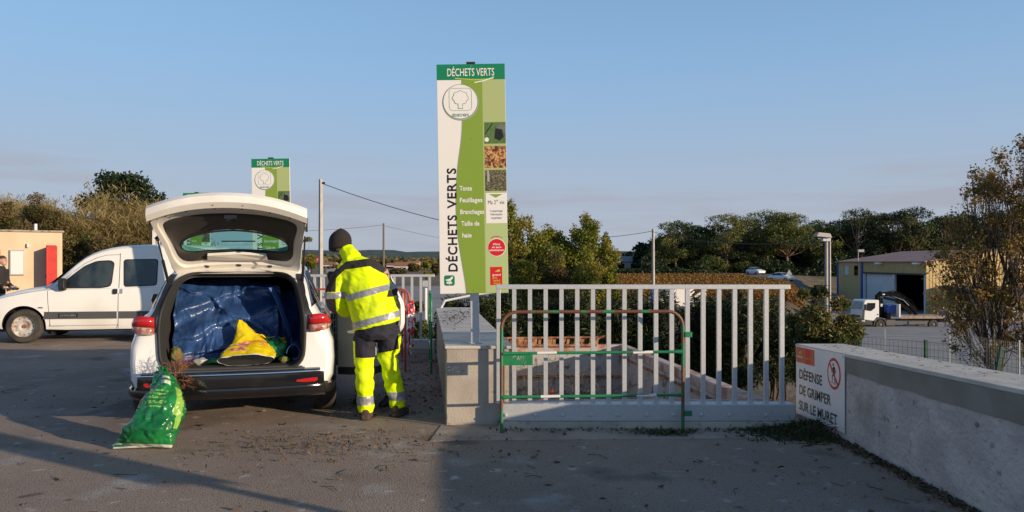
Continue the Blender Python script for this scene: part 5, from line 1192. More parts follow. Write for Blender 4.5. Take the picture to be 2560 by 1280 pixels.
def resamp(pl, N):
    pl = rpoly(pl,.06,3); c = (0, sum(p[1] for p in pl)/len(pl)); res = []
    q = [Vector(p) for p in pl]; n = len(q)
    for k in range(N):
        a = 2*math.pi*k/N-math.pi/2; d = Vector((math.cos(a),math.sin(a))); best = None
        for i in range(n):
            p0,p1 = q[i]-Vector(c),q[(i+1)%n]-Vector(c); den = d.x*(p1.y-p0.y)-d.y*(p1.x-p0.x)
            if abs(den) < 1e-9: continue
            t = (p0.x*(p1.y-p0.y)-p0.y*(p1.x-p0.x))/den; s_ = (p0.x*d.y-p0.y*d.x)/den
            if t > 0 and -1e-6 <= s_ <= 1+1e-6: best = t if best is None or t > best else best
        res.append((c[0]+d.x*best, c[1]+d.y*best))
    return res
N_ = 96; ro, ri, rg = resamp(outer,N_), resamp(inner,N_), resamp(glass,N_)
crn = lambda p: .075*(p/.61)**2         # gate bows towards the ground at its ends
def lay(r, n, k=1.0): return [TG(p*k, q, n+crn(p)) for p,q in r]
def mix(a,b,t): return [(x0+(x1-x0)*t, y0+(y1-y0)*t) for (x0,y0),(x1,y1) in zip(a,b)]
rr = [lay(rg,-.052), lay(mix(ro,rg,.5),-.085), lay(ro,-.075,.985), lay(ro,-.05,1.0), lay(ro,.005,1.0), lay(mix(ro,ri,.08),.018), lay(mix(ro,ri,.55),.015), lay(mix(ro,ri,.65),-.005), lay(ri,-.012)]
gate = B('tailgate', MB().rings(rr, cap=False), 'inner_white', suv, smooth=32)
B('gate_trim', MB().rings([lay(ri,-.010), lay(mix(ri,rg,.10),-.004), lay(mix(ri,rg,.30),-.02), lay(mix(ri,rg,.75),-.028), lay(mix(ri,rg,.95),-.032), lay(mix(ri,rg,1.02),-.045)], cap=False), 'dark_trim', gate, smooth=40)
B('glass_border', MB().rings([lay(mix(ri,rg,.94),-.028), lay(mix(ri,rg,1.05),-.03), lay(mix(ri,rg,1.05),-.042)], cap=False), 'black_plastic', gate, smooth=True)
gl = MB(); gl.add(lay(mix(ri,rg,1.0),-.040)+[TG(0,.45,-.045)], [(i,(i+1)%N_,N_) for i in range(N_)]); B('rear_window', gl, 'hatch_glass', gate, smooth=True)
# spoiler band at the lip, its seams and screws
def band(q0, q1, n, du=0, k=14, p0=-.70, p1=.70, th=.0): return None
lipq = lambda p: 1.165-.10*(abs(p)/.61)**2.4
mb = MB(); rr = []
for p in np.linspace(-.62,.62,29):
    L0 = lipq(p); c_ = crn(p); rr.append([TG(p,L0-.075,.03+c_),TG(p,L0-.02,.055+c_),TG(p,L0+.035,.035+c_),TG(p,L0+.05,-.02+c_),TG(p,L0+.03,-.06+c_),TG(p,L0-.12,-.05+c_),TG(p,L0-.12,.0+c_)])
sl = B('spoiler_lip', MB().rings(rr), 'inner_white', gate, smooth=38)
for p in (-.595,-.48,-.32,-.105,.105,.32,.48,.595): B('screw_hole', MB().lathe([(0,.002),(.007,.002),(.007,0)],TG(p,lipq(p)-.045,.047+crn(p)),tuple(nd+qd*.5),10), 'black_plastic', gate)
for p in (-.115,.115): B('screw_hole', MB().lathe([(0,.002),(.006,.002),(.006,0)],TG(p,lipq(p)+.012,.048+crn(p)),tuple(nd-qd*.1),10), 'black_plastic', gate)
for sd in (-1,1):
    pk = B('pull_pocket', MB().prism(rrect(sd*.275,.81,.19,.065,.028), lambda p,q,d: TG(p,q,-.016+crn(p)-.035+d), .016), 'black_plastic', gate, smooth=True)
    ring_p, ring_i = rrect(sd*.275,.81,.21,.085,.038), rrect(sd*.275,.81,.18,.055,.026)
    B('pocket_rim', MB().add([TG(p,q,-.028+crn(p)) for p,q in ring_p]+[TG(p,q,-.045+crn(p)) for p,q in ring_i],[(i,(i+1)%28,28+(i+1)%28,28+i) for i in range(28)]), 'dark_trim', pk, smooth=True)
    st = B('gas_strut', MB().tube([(sd*.575,.40,1.24),Vector((sd*.575,.40,1.24)).lerp(Vector(TG(sd*.60,.66,.08)),.55)],.013,8).tube([Vector((sd*.575,.40,1.24)).lerp(Vector(TG(sd*.60,.66,.08)),.5),TG(sd*.60,.66,.08)],.007,8), 'black_plastic', suv, smooth=True)
    B('hinge', MB().cbox(TG(sd*.34,.035,.01),(.05,.05,.03)).cbox(TG(sd*.34,-.01,.02),(.03,.05,.04)), 'inner_white', suv)
    B('gate_buffer', MB().tube([TG(sd*.585,.66,.05),TG(sd*.61,.66,.08)],.022,10), 'rubber', gate, smooth=True)
    B('side_lamp', MB().cbox(TG(sd*.615,.90,.06),(.02,.05,.12)), 'black_plastic', gate)
B('latch', MB().cbox(TG(0,.905,-.005),(.10,.05,.03)).tube([TG(-.025,.905,.0),TG(-.025,.905,.035)],.018,10).tube([TG(.035,.90,.0),TG(.035,.90,.03)],.016,10), 'black_gloss', gate, smooth=True)
pan = B('gate_panel', MB().prism([(-.265,.178),(.265,.178),(.255,.265),(.0,.275),(-.255,.265)], lambda p,q,d: TG(p,q,-.025+d+crn(p)), .028), 'inner_white', gate, bevel=.006)
for p,q in ((-.135,.225),(.135,.225)): B('access_hole', MB().lathe([(0,.002),(.022,.002),(.022,0)],TG(p,q,.003+crn(p)),tuple(nd),18), 'dark_trim', pan)
for p,q in ((-.28,.085),(0,.08),(.28,.085)): B('access_hole', MB().lathe([(0,.002),(.024,.002),(.027,0)],TG(p,q,.016+crn(p)),tuple(nd),18), 'dark_trim', gate)
B('wiper', MB().bar(TG(-.13,.345,-.09),TG(.16,.35,-.09),.012,.01), 'black_plastic', gate)
B('roof_edge', MB().rings([[(u,.645-.05*(abs(u)/.6)**2*0+dv,1.385+dz-.035*(abs(u)/.6)**2) for dv,dz in ((-.03,-.012),(.0,.02),(.08,.035),(.08,-.03),(-.02,-.03))] for u in np.linspace(-.57,.57,15)]), 'inner_white', suv, smooth=50)
# open rear right door
dh = (.87,1.95); ph = R(56); dd = Vector((math.sin(ph),-math.cos(ph))); dn = Vector((math.cos(ph),math.sin(ph)))   # dn: outer side
def D(a,z,n): p = Vector(dh)+dd*a+dn*(n-.5*max(0,z-.98)); return (p.x,p.y,z)
dout = rpoly([(.0,.30),(.50,.30),(.60,.42),(.76,.56),(.90,.72),(.90,.95),(.80,1.33),(.06,1.37),(.0,.98)],.05,4)
din = rpoly([(.09,1.0),(.80,1.0),(.72,1.27),(.13,1.30)],.05,4)
dr = B('door', MB().prism([(a,z) for a,z in dout if z < 2], lambda a,z,d: D(a,z,d-.03*0), .02) if 0 else MB(), 'white_paint') if 0 else None
def dplate(name, pts, hole, n0, n1, m, par):
    mb = MB(); N2 = 72
    c = (.45,1.14)
    def rs(pl):
        q=[Vector(p)-Vector(c) for p in pl]; o=[]
        for k in range(N2):
            a=2*math.pi*k/N2; d=Vector((math.cos(a),math.sin(a))); best=.01
            for i in range(len(q)):
                p0,p1=q[i],q[(i+1)%len(q)]; den=d.x*(p1.y-p0.y)-d.y*(p1.x-p0.x)
                if abs(den)<1e-9: continue
                t=(p0.x*(p1.y-p0.y)-p0.y*(p1.x-p0.x))/den; s_=(p0.x*d.y-p0.y*d.x)/den
                if t>0 and -1e-6<=s_<=1+1e-6: best=max(best,t)
            o.append((c[0]+d.x*best,c[1]+d.y*best))
        return o
    A, H_ = rs(pts), rs(hole)
    mb.rings([[D(a,z,n0) for a,z in H_],[D(a,z,n0) for a,z in A],[D(a,z,n1) for a,z in A],[D(a,z,n1) for a,z in H_],[D(a,z,n0) for a,z in H_]], cap=False)
    return B(name, mb, m, par)
dr = dplate('rear_door', dout, din, .0, .09, 'white_paint', suv); smooth(dr,40)
dplate('door_lining', off2(dout,-.02) if False else inset(dout,.03), inset(din,-.02), -.025, -.001, 'black_plastic', dr)
B('door_window', MB().prism(inset(din,-.01), lambda a,z,d: D(a,z,.04+d), .004), 'dark_glass', dr)
B('arm_rest', MB().prism([(.15,.78),(.7,.74),(.7,.82),(.15,.86)], lambda a,z,d: D(a,z,-.08+d), .055), 'dark_trim', dr, bevel=.01)

# ------------------------------------------------ boot load
def toW(u,v,z): c,s = math.cos(TH),math.sin(TH); return Vector((CX+u*c-v*s, CY+u*s+v*c, z))
def cloth(name, label, cat, fn, nu, nv, m, thick=.004, mats=None, grp=None):
    mb = MB().add([fn(i/nu,j/nv) for j in range(nv+1) for i in range(nu+1)], [(j*(nu+1)+i,j*(nu+1)+i+1,(j+1)*(nu+1)+i+1,(j+1)*(nu+1)+i) for j in range(nv) for i in range(nu)])
    o = B(name, mb, m, smooth=60); o.data.polygons.foreach_set('use_smooth',[True]*len(o.data.polygons))
    if thick: o.modifiers.new('t','SOLIDIFY').thickness = thick
    return tag(o, label, cat)
def nz3(a,b,c=0): return noise.noise(Vector((a,b,c)))
def fold(s,t,k,w,slope,amp):   # sharp diagonal crease
    d = (t-(k+slope*s)+.04*nz3(s*5,k*9,2))/w; d = d if d > 0 else d*2.2; return amp*math.exp(-d*d)*(.5+.8*abs(nz3(s*3+k*7,1,1))+.25)
def tarp(s,t):
    u = -.56+.92*s; e = .5-.5*math.cos(min(1,t*1.15)*math.pi)
    v = .34+.62*t**1.1+.10*nz3(s*2.2,t*2,1)+(.06*math.sin(s*3+1)); z = .53+.74*e**.9-.05*max(0,s-.55)*3*t
    cr_ = fold(s,t,.45,.07,.35,.06)+fold(s,t,.28,.06,.25,.06)-fold(s,t,.36,.06,.30,.05)+fold(s,t,.72,.05,-.45,.045)+fold(s,t,.14,.05,.15,.05)
    f = cr_+.045*nz3(s*4.5,t*6,4)+.030*(.35-abs(nz3(s*8+2*nz3(s*3,t*3,9),t*8,7)))+.010*(.3-abs(nz3(s*21,t*17,3)))+.035*math.sin((s*5+t*3)+2*nz3(s*3,t*3,5))
    return toW(u+.03*nz3(s*4,t*5,8), v-f, max(.53,z+.015*nz3(s*9,t*9,2)))
tp = cloth('blue_tarpaulin','crumpled blue tarpaulin draped over the load in the open boot','tarpaulin', tarp, 150, 150, 'tarp_blue')
B('eyelet', MB().lathe([(.006,.0),(.013,.0),(.013,.004),(.006,.004)],tuple(toW(-.50,.25,.60)),(0.3,-1,.2),14,cap=False), 'chrome', tp)
def tarp2(s,t):
    u = .30+.27*s; z = .54+.62*t; v = .60+.30*t+.06*nz3(s*3,t*3,11)+.05*math.sin(s*6+t*4)
    return toW(u, v, z+.02*nz3(s*5,t*6,3))
cloth('blue_tarpaulin','dark shaded fold of tarpaulin at the right side of the boot','tarpaulin', tarp2, 40, 40, 'tarp_blue')
def flap(s,t):
    a = t*2.4; return toW(.33+.13*math.sin(a*.8-.5)+.045*s-.02*t, .50+.10*t+.05*s, 1.20-.50*t+.02*math.sin(a*3))
cloth('tarpaulin_flap','hanging hemmed edge of the tarpaulin curling down at the right','tarpaulin', flap, 4, 30, 'tarp_hem')
def roll(s,t):
    a = t*5.2; r_ = .075-.035*t; return toW(.505+.02*s+.0*t-r_*math.cos(a)*.9, .16+.30*s, .615+r_*math.sin(a)*1.25)
cloth('tarpaulin_roll','rolled up end of the blue tarpaulin at the right rear of the boot','tarpaulin', roll, 8, 36, 'tarp_hem')
# yellow compost sack, mouth towards the camera
def sackpt(rings, name, label, cat, n, m, mats, pick, wr=.02, world=True, seed=0, sub=None):
    K = 90 if name == '' else 44; rr = []; ks = [r_[0] for r_ in rings]
    for k in range(K+1):
        t = k/K; val = [mono(ks, [r_[j] for r_ in rings], t) for j in range(1,10)]
        c = Vector(val[0:3]); ax = Vector(val[3:6]); hw = val[6]; hh = val[7]; ex = val[8]
        rr.append((c, ax, hw, hh, ex))
    P_ = []
    for k,(c,ax,hw,hh,ex) in enumerate(rr):
        a = rr[min(K,k+1)][0]-rr[max(0,k-1)][0]; a.normalize(); side = ax.normalized(); up = side.cross(a).normalized(); row = []
        for j in range(n):
            th = 2*math.pi*j/n; ct, st = math.cos(th), math.sin(th); p = 2/ex
            x = hw*abs(ct)**p*(1 if ct >= 0 else -1); y = hh*abs(st)**p*(1 if st >= 0 else -1)
            q = c+side*x+up*y; nn = (side*x/max(hw,.01)+up*y/max(hh,.01)).normalized()
            f = wr*(noise.noise(q*9+Vector((seed,0,0)))*.8-.9*abs(noise.noise(q*15+Vector((0,seed,0))))+.45*abs(noise.noise(q*34+Vector((0,seed,0))))+.15)+wr*.9*math.sin(th*5+q.z*12+3*noise.noise(q*5))*.35
            row.append(q+nn*f)
        P_.append(row)
    mb = MB(); mb.v = [tuple(p) for r_ in P_ for p in r_]
    for k in range(K):
        for j in range(n):
            mb.f.append((k*n+j,k*n+(j+1)%n,(k+1)*n+(j+1)%n,(k+1)*n+j)); mb.m.append(pick(k/K,j/n))
    return P_, mb
yr = [(0, .10,.10,.575, 1,0,0, .235,.052, 2.1),(.12, .105,.17,.60, 1,.0,0, .235,.060, 2.1),(.35, .12,.30,.645, 1,.0,.0, .205,.075, 2.0),(.55, .115,.38,.70, 1,.1,0, .15,.085, 1.9),(.75, .07,.43,.79, 1,.1,0, .085,.060, 1.8),(.9, .035,.45,.865, 1,0,0, .045,.03, 1.8),(1, .02,.46,.905, 1,0,0, .012,.010, 2)]
yr = [(t,*toW(u,v,z),*Vector((a*math.cos(TH),a*math.sin(TH),c)),hw,hh,ex) for (t,u,v,z,a,b,c,hw,hh,ex) in yr]
def ypick(t, a):
    top = .0 < a < .5
    if t < .02: return 1
    if .10 < t < .48 and top:
        x = (a-.25)*4; q = noise.noise(Vector((t*14,x*3,2)))
        if .12 < t < .40 and -.05 < x < .75 and q > -.02: return 2
        if .26 < t < .44 and -.95 < x < .05 and q > -.1: return 3
    return 0
P_, mb = sackpt(yr, 'yellow_sack','', '', 72, None, None, ypick, .014, seed=3)
ys_o = thing('compost_sack','open bright yellow compost sack lying mouth outwards in the boot','sack', tuple(toW(.1,.15,.53)))
B('sack_film', mb, ['bag_yellow','print_white','print_pink','print_orange'], ys_o, world=True, smooth=True, fix=False)
mm = MB(); c0 = sum((Vector(p) for p in P_[1]), Vector())/72
mm.add([tuple(Vector(p)+(c0-Vector(p))*.045) for p in P_[0]]+[tuple(c0+Vector((0,.004,0)))], [(i,(i+1)%72,72) for i in range(72)])
B('sack_mouth_shade', mm, 'bag_mouth_shade', ys_o, world=True, fix=False)  # flat black disc across the mouth, painted shade for the hollow
def wing(s,t): return toW(.12+.30*s+.02*t, .34+.10*s+.05*math.sin(t*4), .74-.02*s+.07*math.sin(math.pi*min(1,t))*(1-s)+.03*nz3(s*5,t*5,9)-.10*t*(1)+.02)
w_ = cloth('sack_fold','crumpled yellow corner of the compost sack','sack', wing, 16, 16, 'bag_yellow'); w_.parent = ys_o; w_.data.transform(Matrix.Translation(-ys_o.location))
for k in ('label','category'):
    if k in w_: del w_[k]
def crump(name, label, cat, c, r, m, seed, sq=.55):
    bm = bmesh.new(); bmesh.ops.create_icosphere(bm, subdivisions=4, radius=1)
    for v in bm.verts:
        d = v.co.copy(); f = 1+.35*noise.noise(d*1.8+Vector((seed,0,0)))+.18*noise.noise(d*5+Vector((0,seed,0)))+.06*noise.noise(d*12)
        v.co = Vector((d.x*r[0]*f, d.y*r[1]*f, d.z*r[2]*f))
    me = bpy.data.meshes.new(name); bm.to_mesh(me); bm.free(); o = link(name, me, m); o.location = c; o.rotation_euler = (0,0,TH); me.polygons.foreach_set('use_smooth',[True]*len(me.polygons)); return tag(o, label, cat)
crump('green_sack','crumpled dark green sack peeping out behind the yellow one','sack', toW(.30,.36,.63), (.15,.10,.10), 'bag_green', 5)
crump('cloth_bundle','small olive cloth bundle in the left corner of the boot','cloth', toW(-.50,.30,.62), (.05,.06,.07), 'cloth_olive', 9)
crump('cloth_bundle','pale patch of cloth poking from under the rolled tarpaulin','cloth', toW(.42,.20,.56), (.045,.045,.03), 'cloth_olive', 13)
gv = thing('gardening_gloves','pair of crumpled dark green gardening gloves on the boot floor','gloves', tuple(toW(-.22,.26,.52)), TH)
for (dx,dy,sd_) in ((-.07,.02,1),(.05,0,2)):
    bm = bmesh.new(); bmesh.ops.create_icosphere(bm, subdivisions=3, radius=1)
    for v in bm.verts:
        d = v.co.copy(); f = 1+.4*noise.noise(d*2+Vector((sd_,0,0))); v.co = Vector((dx+d.x*.07*f, dy+d.y*.05*f, .035+d.z*.032*f))
    me = bpy.data.meshes.new('glove'); bm.to_mesh(me); bm.free(); link('glove', me, 'bag_green' if sd_ == 2 else 'print_shadow', gv); me.polygons.foreach_set('use_smooth',[True]*len(me.polygons))
    for f_ in range(4): B('finger', MB().tube([(dx+.03+.01*f_,dy-.02,.03+.005*f_),(dx+.075,dy-.05+.018*f_,.045),(dx+.10,dy-.045+.02*f_,.03)],[.011,.010,.007],7), 'bag_green', gv, smooth=True)
# green compost sack leaning on the bumper corner
gr_ = [(0, -2.85,5.86,.015, 1,-.02,-.03, .235,.02, 2.2),(.06, -2.835,5.87,.05, 1,-.02,-.02, .215,.085, 2.4),(.2, -2.795,5.90,.15, 1,0,0, .188,.135, 2.3),(.4, -2.745,5.97,.28, 1,0,0, .165,.135, 2.2),(.6, -2.76,6.06,.39, 1,0,0, .125,.105, 2.1),(.78, -2.795,6.13,.475, 1,0,0, .092,.075, 2),(.9, -2.84,6.19,.53, 1,0,0, .06,.045, 1.9),(.96, -2.85,6.21,.555, 1,0,0, .03,.025, 2),(1, -2.855,6.22,.58, 1,0,0, .04,.03, 2)]
def gpick(t, a):
    s_ = -(a-.25)*4 if a < .5 else None           # front face, -1..1 across
    if t < .025: return 1
    if s_ is None: return 0
    if -.02 < s_ < .42 and .66 < t < .72: return 1
    if .02 < s_ < .5 and .745 < t < .785: return 1
    if .60 < s_ < .80 and .30 < t < .64: return 2
    if .56 < s_ < .66 and .33 < t < .37: return 1
    if s_ < -.80 and .10 < t < .36: return 1
    if -.30+.25*(t-.4) < s_ < .30 and .36 < t < .58 and (int(t*45) % 2 == 0) and not (.46 < t < .485): return 4
    if .80 < s_ and .18 < t < .5: return 3
    return 0
K_ = 1
P_, mb = sackpt(gr_, '', '', '', 96, None, None, gpick, .030, seed=8)
gs = thing('green_sack','bulging bright green compost sack leaning on the left bumper corner','sack', (-2.8,5.9,0))
B('sack_film', mb, ['bag_green','bag_pale','bag_lime','bag_lime','bag_text'], gs, world=True, smooth=True, fix=False)
B('sack_corner', MB().add([(-3.02,5.87,.09),(-3.08,5.845,.008),(-2.97,5.83,.012),(-2.99,5.90,.02)],[(0,1,2),(0,2,3),(0,3,1),(1,3,2)]), 'bag_green', gs, world=True)
B('seam', MB().tube([(-3.06,5.835,.012),(-2.95,5.835,.018),(-2.82,5.842,.022),(-2.70,5.85,.026),(-2.63,5.86,.03)],.007,6), 'bag_pale', gs, world=True)
# dry reddish branch
db = thing('dry_branch','reddish brown dried twiggy branch sticking out over the bumper','dry branch', (-2.78,6.3,.5))
mb = MB(); random.seed(5)
def grow(p, d, l, r_, lv):
    q = p+d*l; mb.tube([p, p.lerp(q,.5)+Vector((random.uniform(-1,1),random.uniform(-1,1),random.uniform(-1,1)))*l*.12, q], [r_, r_*.8, r_*.6], 4, cap=False)
    if lv: 
        for k in range(3 if lv > 1 else 3):
            e = (d+Vector((random.gauss(0,.5),random.gauss(0,.45),random.gauss(0,.45)))).normalized(); grow(p.lerp(q, random.uniform(.45,1)), e, l*random.uniform(.55,.85), r_*.62, lv-1)
for k in range(7): grow(Vector((-2.80+random.uniform(-.03,.06),6.27,.45+random.uniform(-.03,.08))), Vector((random.uniform(.05,.6),random.uniform(-.3,.2),random.uniform(-.1,1.2))).normalized(), .092, .0034, 4)
tag(B('twigs', mb, 'twig', db, world=True, fix=False), None)
# ------------------------------------------------ white van
van = thing('van', 'white delivery van with a dark side strip and dirty steel wheels, parked side on', 'van', (-5.52,14.96,0), R(102))
LV = Loft([(.02,.80,.30,1.00,.72,1.62),(.10,.84,.26,1.0,.72,1.70),(.5,.86,.22,1.0,.71,1.745),(1.2,.865,.21,.99,.705,1.755),(1.8,.865,.21,.975,.70,1.735),(2.15,.865,.21,.965,.69,1.665),(2.42,.865,.21,.96,.68,1.545),(2.7,.865,.21,.955,.68,1.305),
   (2.95,.86,.22,.95,.69,1.075),(3.08,.86,.22,.94,.70,1.005),(3.4,.855,.22,.885,.70,.955),(3.75,.84,.24,.80,.68,.865),(3.98,.80,.26,.70,.64,.76),(4.10,.70,.30,.56,.56,.60)], .02)
vs = [.02,.05,.1,.2,.35,.5,.8,1.2,1.5,1.8,2.0,2.15,2.3,2.42,2.55,2.7,2.82,2.95,3.02,3.08,3.2,3.4,3.6,3.75,3.87,3.98,4.05,4.10]
vb = B('body', LV.mesh(vs), 'white_paint_dirty')
vb = boolean(vb, [cyl_x('cut', s*.56, s*1.2, v, .31, .355, 'black_plastic') for s in (-1,1) for v in (.67,3.36)], True); smooth(vb, 30); vb.parent = van
def vpatch(name, poly, m, off=.003, th=.003, r=.04, sds=(-1,1), **k):
    o = None
    for sd in sds: o = B(name, LV.patch(rpoly(poly,r) if r else poly, sd, off, th, **k), m, van, smooth=True)
    return o
wf = [(1.94,1.06),(1.97,.995),(2.10,.968),(2.80,.965),(2.72,1.12),(2.42,1.37),(2.22,1.46),(1.98,1.475),(1.91,1.43)]
vpatch('window_seal', wf, 'black_plastic', r=.05, nz=14)
wr_ = [(1.18,1.01),(1.74,.985),(1.76,1.49),(1.17,1.50)]
vpatch('window_seal', wr_, 'black_plastic', r=.06, nz=12)
for sd in (-1,1):
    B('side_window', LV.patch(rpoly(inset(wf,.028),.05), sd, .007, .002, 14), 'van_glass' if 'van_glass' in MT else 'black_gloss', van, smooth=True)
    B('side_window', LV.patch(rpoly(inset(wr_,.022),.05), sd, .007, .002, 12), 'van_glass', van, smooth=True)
    B('side_strip', LV.patch([(3.02,.425),(1.84,.42),(1.84,.55),(3.02,.555)][::-1], sd, .002, .010, 4, 10), 'grey_plastic', van)
    B('side_strip', LV.patch([(1.80,.42),(1.05,.415),(1.05,.545),(1.80,.55)][::-1], sd, .002, .010, 4, 8), 'grey_plastic', van)
    B('door_gap', LV.patch([(1.815,.24),(1.824,.24),(1.824,1.60),(1.815,1.60)], sd, .001, .0015, 14, 1), 'black_plastic', van)
    B('door_gap', LV.patch([(2.93,.30),(2.937,.30),(2.99,.93),(2.983,.93)], sd, .001, .0015, 12, 1), 'black_plastic', van)
    B('door_gap', LV.patch([(1.82,.300),(2.93,.300),(2.93,.306),(1.82,.306)], sd, .001, .0015, 2, 12), 'black_plastic', van)
    dl = [(1.82,1.575),(2.05,1.565),(2.22,1.515),(2.42,1.41),(2.6,1.265),(2.78,1.09),(2.90,.985),(2.965,.93)]
    B('door_gap', MB().tube([(sd*(LV.side(v,z)+.0005),v,z) for v,z in dl], .0045, 5), 'black_plastic', van)
    B('door_handle', LV.patch(rpoly([(1.835,.86),(1.91,.86),(1.91,.955),(1.835,.955)],.02), sd, .002, .02), 'black_plastic', van)
    B('handle_recess', LV.patch(rpoly([(1.75,.865),(1.80,.865),(1.80,.955),(1.75,.955)],.02), sd, .001, .004), 'alu', van)
    B('side_repeater', LV.patch([(3.05,.62),(3.12,.62),(3.12,.64),(3.05,.64)], sd, .002, .01), 'grey_plastic', van)
    B('front_bumper', LV.patch([(3.74,.26),(4.07,.30),(4.09,.55),(3.745,.56)], sd, .008, .012), 'grey_plastic', van)
    B('side_strip', LV.patch([(2.99,.425),(3.05,.425),(3.0,.555),(2.985,.555)], sd, .002, .010,3,2), 'grey_plastic', van)
    B('mud_flap', MB().box((sd*.60-.1,2.955,.12),(sd*.60+.1,2.97,.34)), 'black_plastic', van)
    mr_ = B('door_mirror', MB().rings([[(sd*(LV.side(2.75,1.0)+.04+a*.9),2.70+b+dv*.8,1.035+c) for a,c in ((0,-.10),(.10,-.105),(.145,-.06),(.15,.06),(.11,.12),(.0,.115))] for dv,b in ((-.03,0),(.06,0),(.10,.0))]), 'black_plastic', van, bevel=.015)
    B('mirror_arm', MB().bar((sd*LV.side(2.8,.98),2.74,.975),(sd*(LV.side(2.8,.98)+.10),2.71,.975),.05), 'black_plastic', mr_)
    wheel(van, sd*.77, .67, .30, .19, sd, 'rim_steel', True); wheel(van, sd*.77, 3.36, .30, .19, sd, 'rim_steel', True)
    B('headlight', LV.patch(rpoly([(3.80,.62),(3.98,.60),(3.97,.70),(3.80,.76)],.03), sd, .003, .01), 'clear_lens', van)
B('windscreen', MB().add([(u*k,v,z) for v,z,k in ((2.36,1.605,.60),(2.5,1.50,.61),(2.7,1.325,.63),(2.95,1.10,.66),(3.04,1.045,.68)) for u in (-1,-.5,0,.5,1)], [(i*5+j,i*5+j+1,(i+1)*5+j+1,(i+1)*5+j) for i in range(4) for j in range(4)]), 'black_gloss', van, smooth=True)
B('underbody', MB().box((-.7,.2,.20),(.7,3.8,.28)), 'black_plastic', van)
bd = B('badge', LV.patch([(2.48,.455),(2.80,.455),(2.80,.52),(2.48,.52)], -1, .013, .003, 2, 4), 'black_plastic', van)
text_obj('lettering','CITROËN',.26,.030,'alu',bd, lambda x,y,d: (-(LV.side(2.65,.5)+.0175+d), 2.77-x, .472+y), bold=.02)

# ------------------------------------------------ flatbed crane truck, local x = backwards along the truck, y = away from camera
tr = thing('flatbed_truck', 'white cab flatbed truck with a folded black loading crane in front of the warehouse', 'truck', (35.4,77,-5.45), R(3))
tz = .12
cabp = [(.06,.95),(.02,1.25),(.10,1.9),(.34,2.86),(.55,2.92),(1.78,2.92),(1.84,2.8),(1.84,1.15),(1.55,1.15),(1.42,.98),(1.25,.80)]
B('cab', MB().prism(cabp, lambda x,z,d: (x,d,z+tz), 2.4), 'truck_white', tr, bevel=.05)
B('windscreen', MB().add([(.075,.12,1.95+tz),(.075,2.28,1.95+tz),(.30,2.2,2.74+tz),(.30,.2,2.74+tz)],[(0,1,2,3)]), 'black_gloss', tr)
B('side_window', MB().prism([(.52,1.85),(1.0,1.80),(1.42,2.12),(1.45,2.62),(.62,2.62)], lambda x,z,d: (x,-.02+d,z+tz), .03), 'black_gloss', tr)
B('grille', MB().box((-.005,.3,1.15+tz),(.04,2.1,1.35+tz)), 'black_plastic', tr); B('corner_panel', MB().add([(.03,-.008,.95+tz),(.30,-.008,.95+tz),(.36,-.008,1.9+tz),(.10,-.008,1.9+tz)],[(0,1,2,3)]), 'black_plastic', tr)
B('front_bumper', MB().box((-.12,0,.50),(1.15,2.4,.98)), 'black_plastic', tr, bevel=.04); B('headlight', MB().box((.0,-.02,.86),(.38,.1,.98)), 'board_white', tr)
B('mirror', MB().box((.30,-.28,1.9+tz),(.42,-.05,2.5+tz)), 'black_plastic', tr)
B('mudguard', MB().rings([[(2.0+math.cos(a)*.62,y,.50+math.sin(a)*.66) for y in (0,.5)]+[(2.0+math.cos(a)*.70,y,.50+math.sin(a)*.74) for y in (.5,0)] for a in np.linspace(R(0),R(180),14)]).box((1.3,.02,.9),(1.6,.5,1.2)), 'grey_plastic', tr)
B('door_vent', MB().box((1.62,-.02,1.38+tz),(1.76,.0,1.5+tz)), 'black_plastic', tr)
B('chassis', MB().box((.9,.7,.70),(8.9,.85,1.0)).box((.9,1.6,.70),(8.9,1.75,1.0)).box((5.0,.1,.55),(7.4,.35,.85)).box((2.7,.1,.45),(3.6,.5,1.0)).box((3.7,.15,.5),(4.4,.4,.6)), 'grey_plastic', tr)
bdz = B('flatbed', MB().box((4.05,0,1.30),(8.95,2.45,1.42)).box((4.1,.02,1.12),(8.9,.1,1.30)).box((8.75,.05,.75),(8.95,2.4,1.3)), 'bed_wood', tr, bevel=.01)
B('headboard', MB().box((3.95,0,1.25),(4.08,2.45,2.6)), 'truck_white', tr)
for x in (2.0,7.55):
    for y in (.15,2.25):
        w = B('wheel', MB().lathe([(.28,-.15),(.48,-.15),(.51,-.08),(.51,.08),(.48,.15),(.28,.15),(.28,-.15)],(x,y,.51),(0,1,0),28,cap=False), 'tyre', tr, smooth=40)
        B('rim', MB().lathe([(.30,-.13),(.22,-.07),(.13,-.13),(.001,-.13)],(x,y,.51),(0,1,0),20,cap=False).lathe([(.30,.13),(0,.1)],(x,y,.51),(0,1,0),20,cap=False), 'grey_plastic', w, smooth=True)
cz = MB()
cz.bar((2.55,1.2,.9),(2.6,1.2,2.0),.5).bar((2.5,1.2,1.9),(2.30,1.2,3.45),.34,.42).bar((2.25,1.2,3.3),(2.75,1.2,3.75),.34,.35)
B('crane_column', cz.bar((3.0,1.2,1.2),(2.75,1.2,3.2),.16).box((2.9,.4,1.1),(3.3,2.0,1.7)), 'crane_black', tr, bevel=.02)
B('crane_boom', MB().bar((2.5,1.2,3.55),(4.2,1.2,3.62),.4,.42).bar((4.1,1.2,3.62),(4.8,1.2,3.35),.42,.46).bar((3.0,1.2,3.2),(4.7,1.2,2.85),.2,.26).bar((3.3,1.2,3.5),(4.5,1.2,3.1),.09), 'crane_black', tr, bevel=.02)
